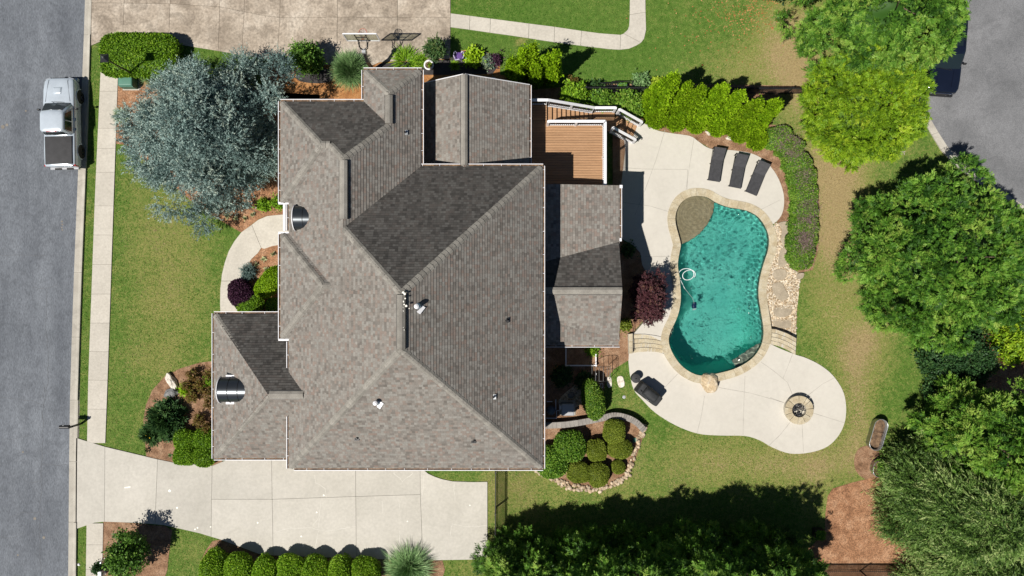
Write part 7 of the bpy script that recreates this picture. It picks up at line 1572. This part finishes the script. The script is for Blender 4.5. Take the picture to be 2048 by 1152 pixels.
# ------------------------------------------------------------------ machines and frames behind the house
g = G(1134, 815); t = thing('generator', 'grey standby generator cabinet beside the house', 'generator', g); soften(MB().cbox(g.x - .38, g.x + .36, g.y - .34, g.y + .34, g.z + .08, g.z + .75, .04).build('cabinet', 'dark_cabinet', t)); soften(MB().cbox(g.x - .40, g.x + .38, g.y - .36, g.y + .36, g.z + .70, g.z + .82, .05).build('lid', 'grey_cabinet', t)); MB().box(g.x - .5, g.x + .5, g.y - .45, g.y + .45, g.z - .03, g.z + .09).build('pad', 'concrete', t)
for j in range(5): MB().box(g.x - .3, g.x + .28, g.y - .365, g.y - .345, g.z + .2 + .09 * j, g.z + .24 + .09 * j).build('louvre', 'black_metal', t)
g = G(1101, 818); t = thing('pool_pump', 'pool pump with white pipes in the shade of the house wall', 'pump', g); MB().lathe(g, [(.24, 0), (.27, .1), (.27, .6), (.2, .74), (.06, .8)], 22).build('filter_tank', 'dark_cabinet', t, smooth_shade=True); MB().lathe((g.x, g.y, g.z + .36), [(.285, 0), (.285, .05)], 22).build('clamp', 'black_metal', t)
for pp in ([(-.28, -.5), (.35, -.5), (.35, -.05), (.55, -.05)], [(.30, .62), (.30, 0.0)], [(-.25, .5), (.1, .5)], [(.55, .35), (.55, .0)]):
    m = MB(); m.tube([(g.x + x, g.y + y, g.z + .3) for x, y in pp], .028, 8); m.build('pipe', 'white_trim', t)
MB().cbox(g.x + .50, g.x + .62, g.y + .1, g.y + .32, g.z + .2, g.z + .7, .02).build('control_box', 'white_trim', t)
g = G(1165, 715); t = thing('raised_bed', 'white edged raised bed under the porch eave', 'raised bed', g); x0, x1 = G(1132, 0).x, G(1192, 0).x; y0, y1 = G(1165, 730).y, G(1165, 690).y
for a, b_ in (((x0, y0), (x1, y0)), ((x1, y0), (x1, y1)), ((x0, y0), (x0, y1))): MB().beam((*a, g.z + .28), (*b_, g.z + .28), .07, .07).build('rail', 'white_trim', t)
for x, y in ((x0, y0), (x1, y0), (x1, y1), (x0, y1)): MB().box(x - .05, x + .05, y - .05, y + .05, g.z, g.z + .36).build('corner_post', 'white_trim', t)
MB().box(x0 + .02, x1 - .02, y0 + .02, y1, g.z, g.z + .2).build('soil', 'mulch_brown', t)
g = G(1200, 742); t = thing('iron_arch', 'thin black iron garden arch below the porch', 'arch', g)
for oy in (-.42, .42):
    MB().tube([(g.x - .55 + .55 * (1 - math.cos(math.pi * j / 14)), g.y + oy, g.z + 1.0 * (1 if 2 < j < 12 else j / 3 if j <= 2 else (14 - j) / 3) + .55 * math.sin(math.pi * j / 14)) for j in range(15)], .016, 6).build('hoop', 'black_metal', t)
for j in range(1, 14, 2):
    z = g.z + 1.0 * (1 if 2 < j < 12 else j / 3 if j <= 2 else (14 - j) / 3) + .55 * math.sin(math.pi * j / 14); x = g.x - .55 + .55 * (1 - math.cos(math.pi * j / 14)); MB().tube([(x, g.y - .42, z), (x, g.y + .42, z)], .013, 5).build('cross_bar', 'black_metal', t)
g = G(1197, 769); t = thing('plant_stand', 'small white wire plant stand below the iron arch', 'stand', g)
for a, b_ in (((-.2, -.12), (.2, -.12)), ((-.2, .12), (.2, .12)), ((-.2, -.12), (-.2, .12)), ((.2, -.12), (.2, .12)), ((-.07, -.12), (-.07, .12)), ((.07, -.12), (.07, .12))): MB().beam((g.x + a[0], g.y + a[1], g.z + .5), (g.x + b_[0], g.y + b_[1], g.z + .5), .022, .022).build('top_bar', 'white_trim', t)
for x in (-.2, .2):
    for y in (-.12, .12): MB().beam((g.x + x, g.y + y, g.z), (g.x + x, g.y + y, g.z + .5), .022, .022).build('leg', 'white_trim', t)
MB().beam((g.x - .2, g.y + .12, g.z + .5), (g.x - .2, g.y + .75, g.z + .55), .022, .022).build('side_bar', 'white_trim', t)
# retaining wall with cap stones, river stone border
t = thing('retaining_wall', 'curved grey block wall above the round bushes', 'wall', G(1240, 835)); wp = spline([(1090,848),(1130,846),(1170,840),(1200,834),(1225,828),(1250,832),(1270,842),(1286,858)], 5, False)
for k, (a, b_) in enumerate(zip(wp, wp[1:])):
    a = G(*a); b_ = G(*b_); d = (b_ - a); d.z = 0; l = d.length; d.normalize(); n_ = Vector((-d.y, d.x, 0)); c = (a + b_) / 2
    for j in range(3): MB().obox((c.x, c.y, LOW + .08 + .155 * j), l - .008, .28, .15, math.atan2(d.y, d.x)).build('block', 'wall_block', t)
    MB().obox((c.x, c.y, LOW + .08 + .155 * 3 - .04), l - .010, .36, .07, math.atan2(d.y, d.x)).build('cap_stone', 'wall_block', t)
t = thing('stone_border', 'border of tan river stones round the bushes', 'border', G(1200, 970)); rr = random.Random(12)
bp = spline([(1078,941),(1100,952),(1118,964),(1140,973),(1165,977),(1190,979),(1215,974),(1240,962),(1256,946),(1264,925),(1272,900),(1278,882),(1285,866),(1290,852)], 8, False); stones = [MB() for _ in range(5)]; srcs = []
for i in range(5):
    o = MB().blob((0, 0, 0), .11, .08, .07, 60 + i, .2, 1).build('river_stone', 'river_stone', t, smooth_shade=True); srcs.append(o); 
for i in range(210):
    q = bp[int(rr.random() * (len(bp) - 1))]; g = G(q[0] + rr.uniform(-5, 4), q[1] + rr.uniform(-6, 5)); s = srcs[i % 5]; c = s if i < 5 else bpy.data.objects.new('river_stone', s.data)
    if i >= 5: COL.objects.link(c); c.parent = t
    o = Vector(ORG[t]); c.location = (g.x - o.x, g.y - o.y, g.z + .05 - o.z)
    k = rr.uniform(.8, 1.5); c.scale = (k, k, k); c.rotation_euler = (0, 0, rr.uniform(0, 6.28))
for i, s in enumerate(srcs):                               # the mesh of a stone is centred on its own origin
    s.data.transform(__import__('mathutils').Matrix.Translation(Vector(ORG[t])))

# ------------------------------------------------------------------ blades of the lawn, ragged over the edges of paving and beds
def lawn_blades(n, seed):
    r = np.random.RandomState(seed); x = r.uniform(-29.5, 31.5, n); y = r.uniform(-17.8, 17.8, n); jx = x + r.normal(0, 0.045, n); jy = y + r.normal(0, 0.045, n)
    px, py = jx / S + 1024, 576 - jy / S; bad = np.zeros(n, bool)
    for poly in NOGRASS: bad |= inpoly(px, py, poly)
    bad |= inpoly(x, y, offset(POOL, 0.45))
    for (x0, x1, y0, y1), _ in ROOFS.values(): bad |= (x > x0 + .45) & (x < x1 - .45) & (y > y0 + .45) & (y < y1 - .45)
    x, y = x[~bad], y[~bad]; n = len(x); z = gz(x, y)
    a = r.rand(n) * 6.283; el = r.uniform(0.05, 0.75, n); d = np.stack([np.cos(a) * np.cos(el), np.sin(a) * np.cos(el), np.sin(el)], 1); ln = r.uniform(0.05, 0.13, n); wd = ln * 0.16
    sd = np.stack([-np.sin(a), np.cos(a), np.zeros(n)], 1)
    # drier where the turf is thin, in drifts of a few decimetres
    f = np.zeros(n)
    for _ in range(26):
        k = np.exp(r.uniform(np.log(0.6), np.log(16))); t = r.rand() * 6.283; f += np.sin(k * (x * np.cos(t) + y * np.sin(t)) + r.rand() * 6.283)
    tint = 0.10 + dryness(x, y) * 0.92 + f * 0.028 + r.normal(0, 0.13, n)
    e = bpy.data.objects.new('tmp', None); ORG[e] = (0, 0, 0)
    o = leaf_mesh('lawn_blades', np.stack([x, y, z + 0.002], 1), d, ln, wd * 1.25, sd, tint, 'lawn_blade', e, tri=True); o.parent = None; bpy.data.objects.remove(e)
    tag(o, 'short grass blades of the lawns', 'grass', None, 'stuff'); return n
foliage('lawn_blade', (0.078, 0.195, 0.022), (0.225, 0.310, 0.068), (0.440, 0.345, 0.180), trans=0.25, rough=0.8, spec=0.1)
lawn_blades(400000, 77)
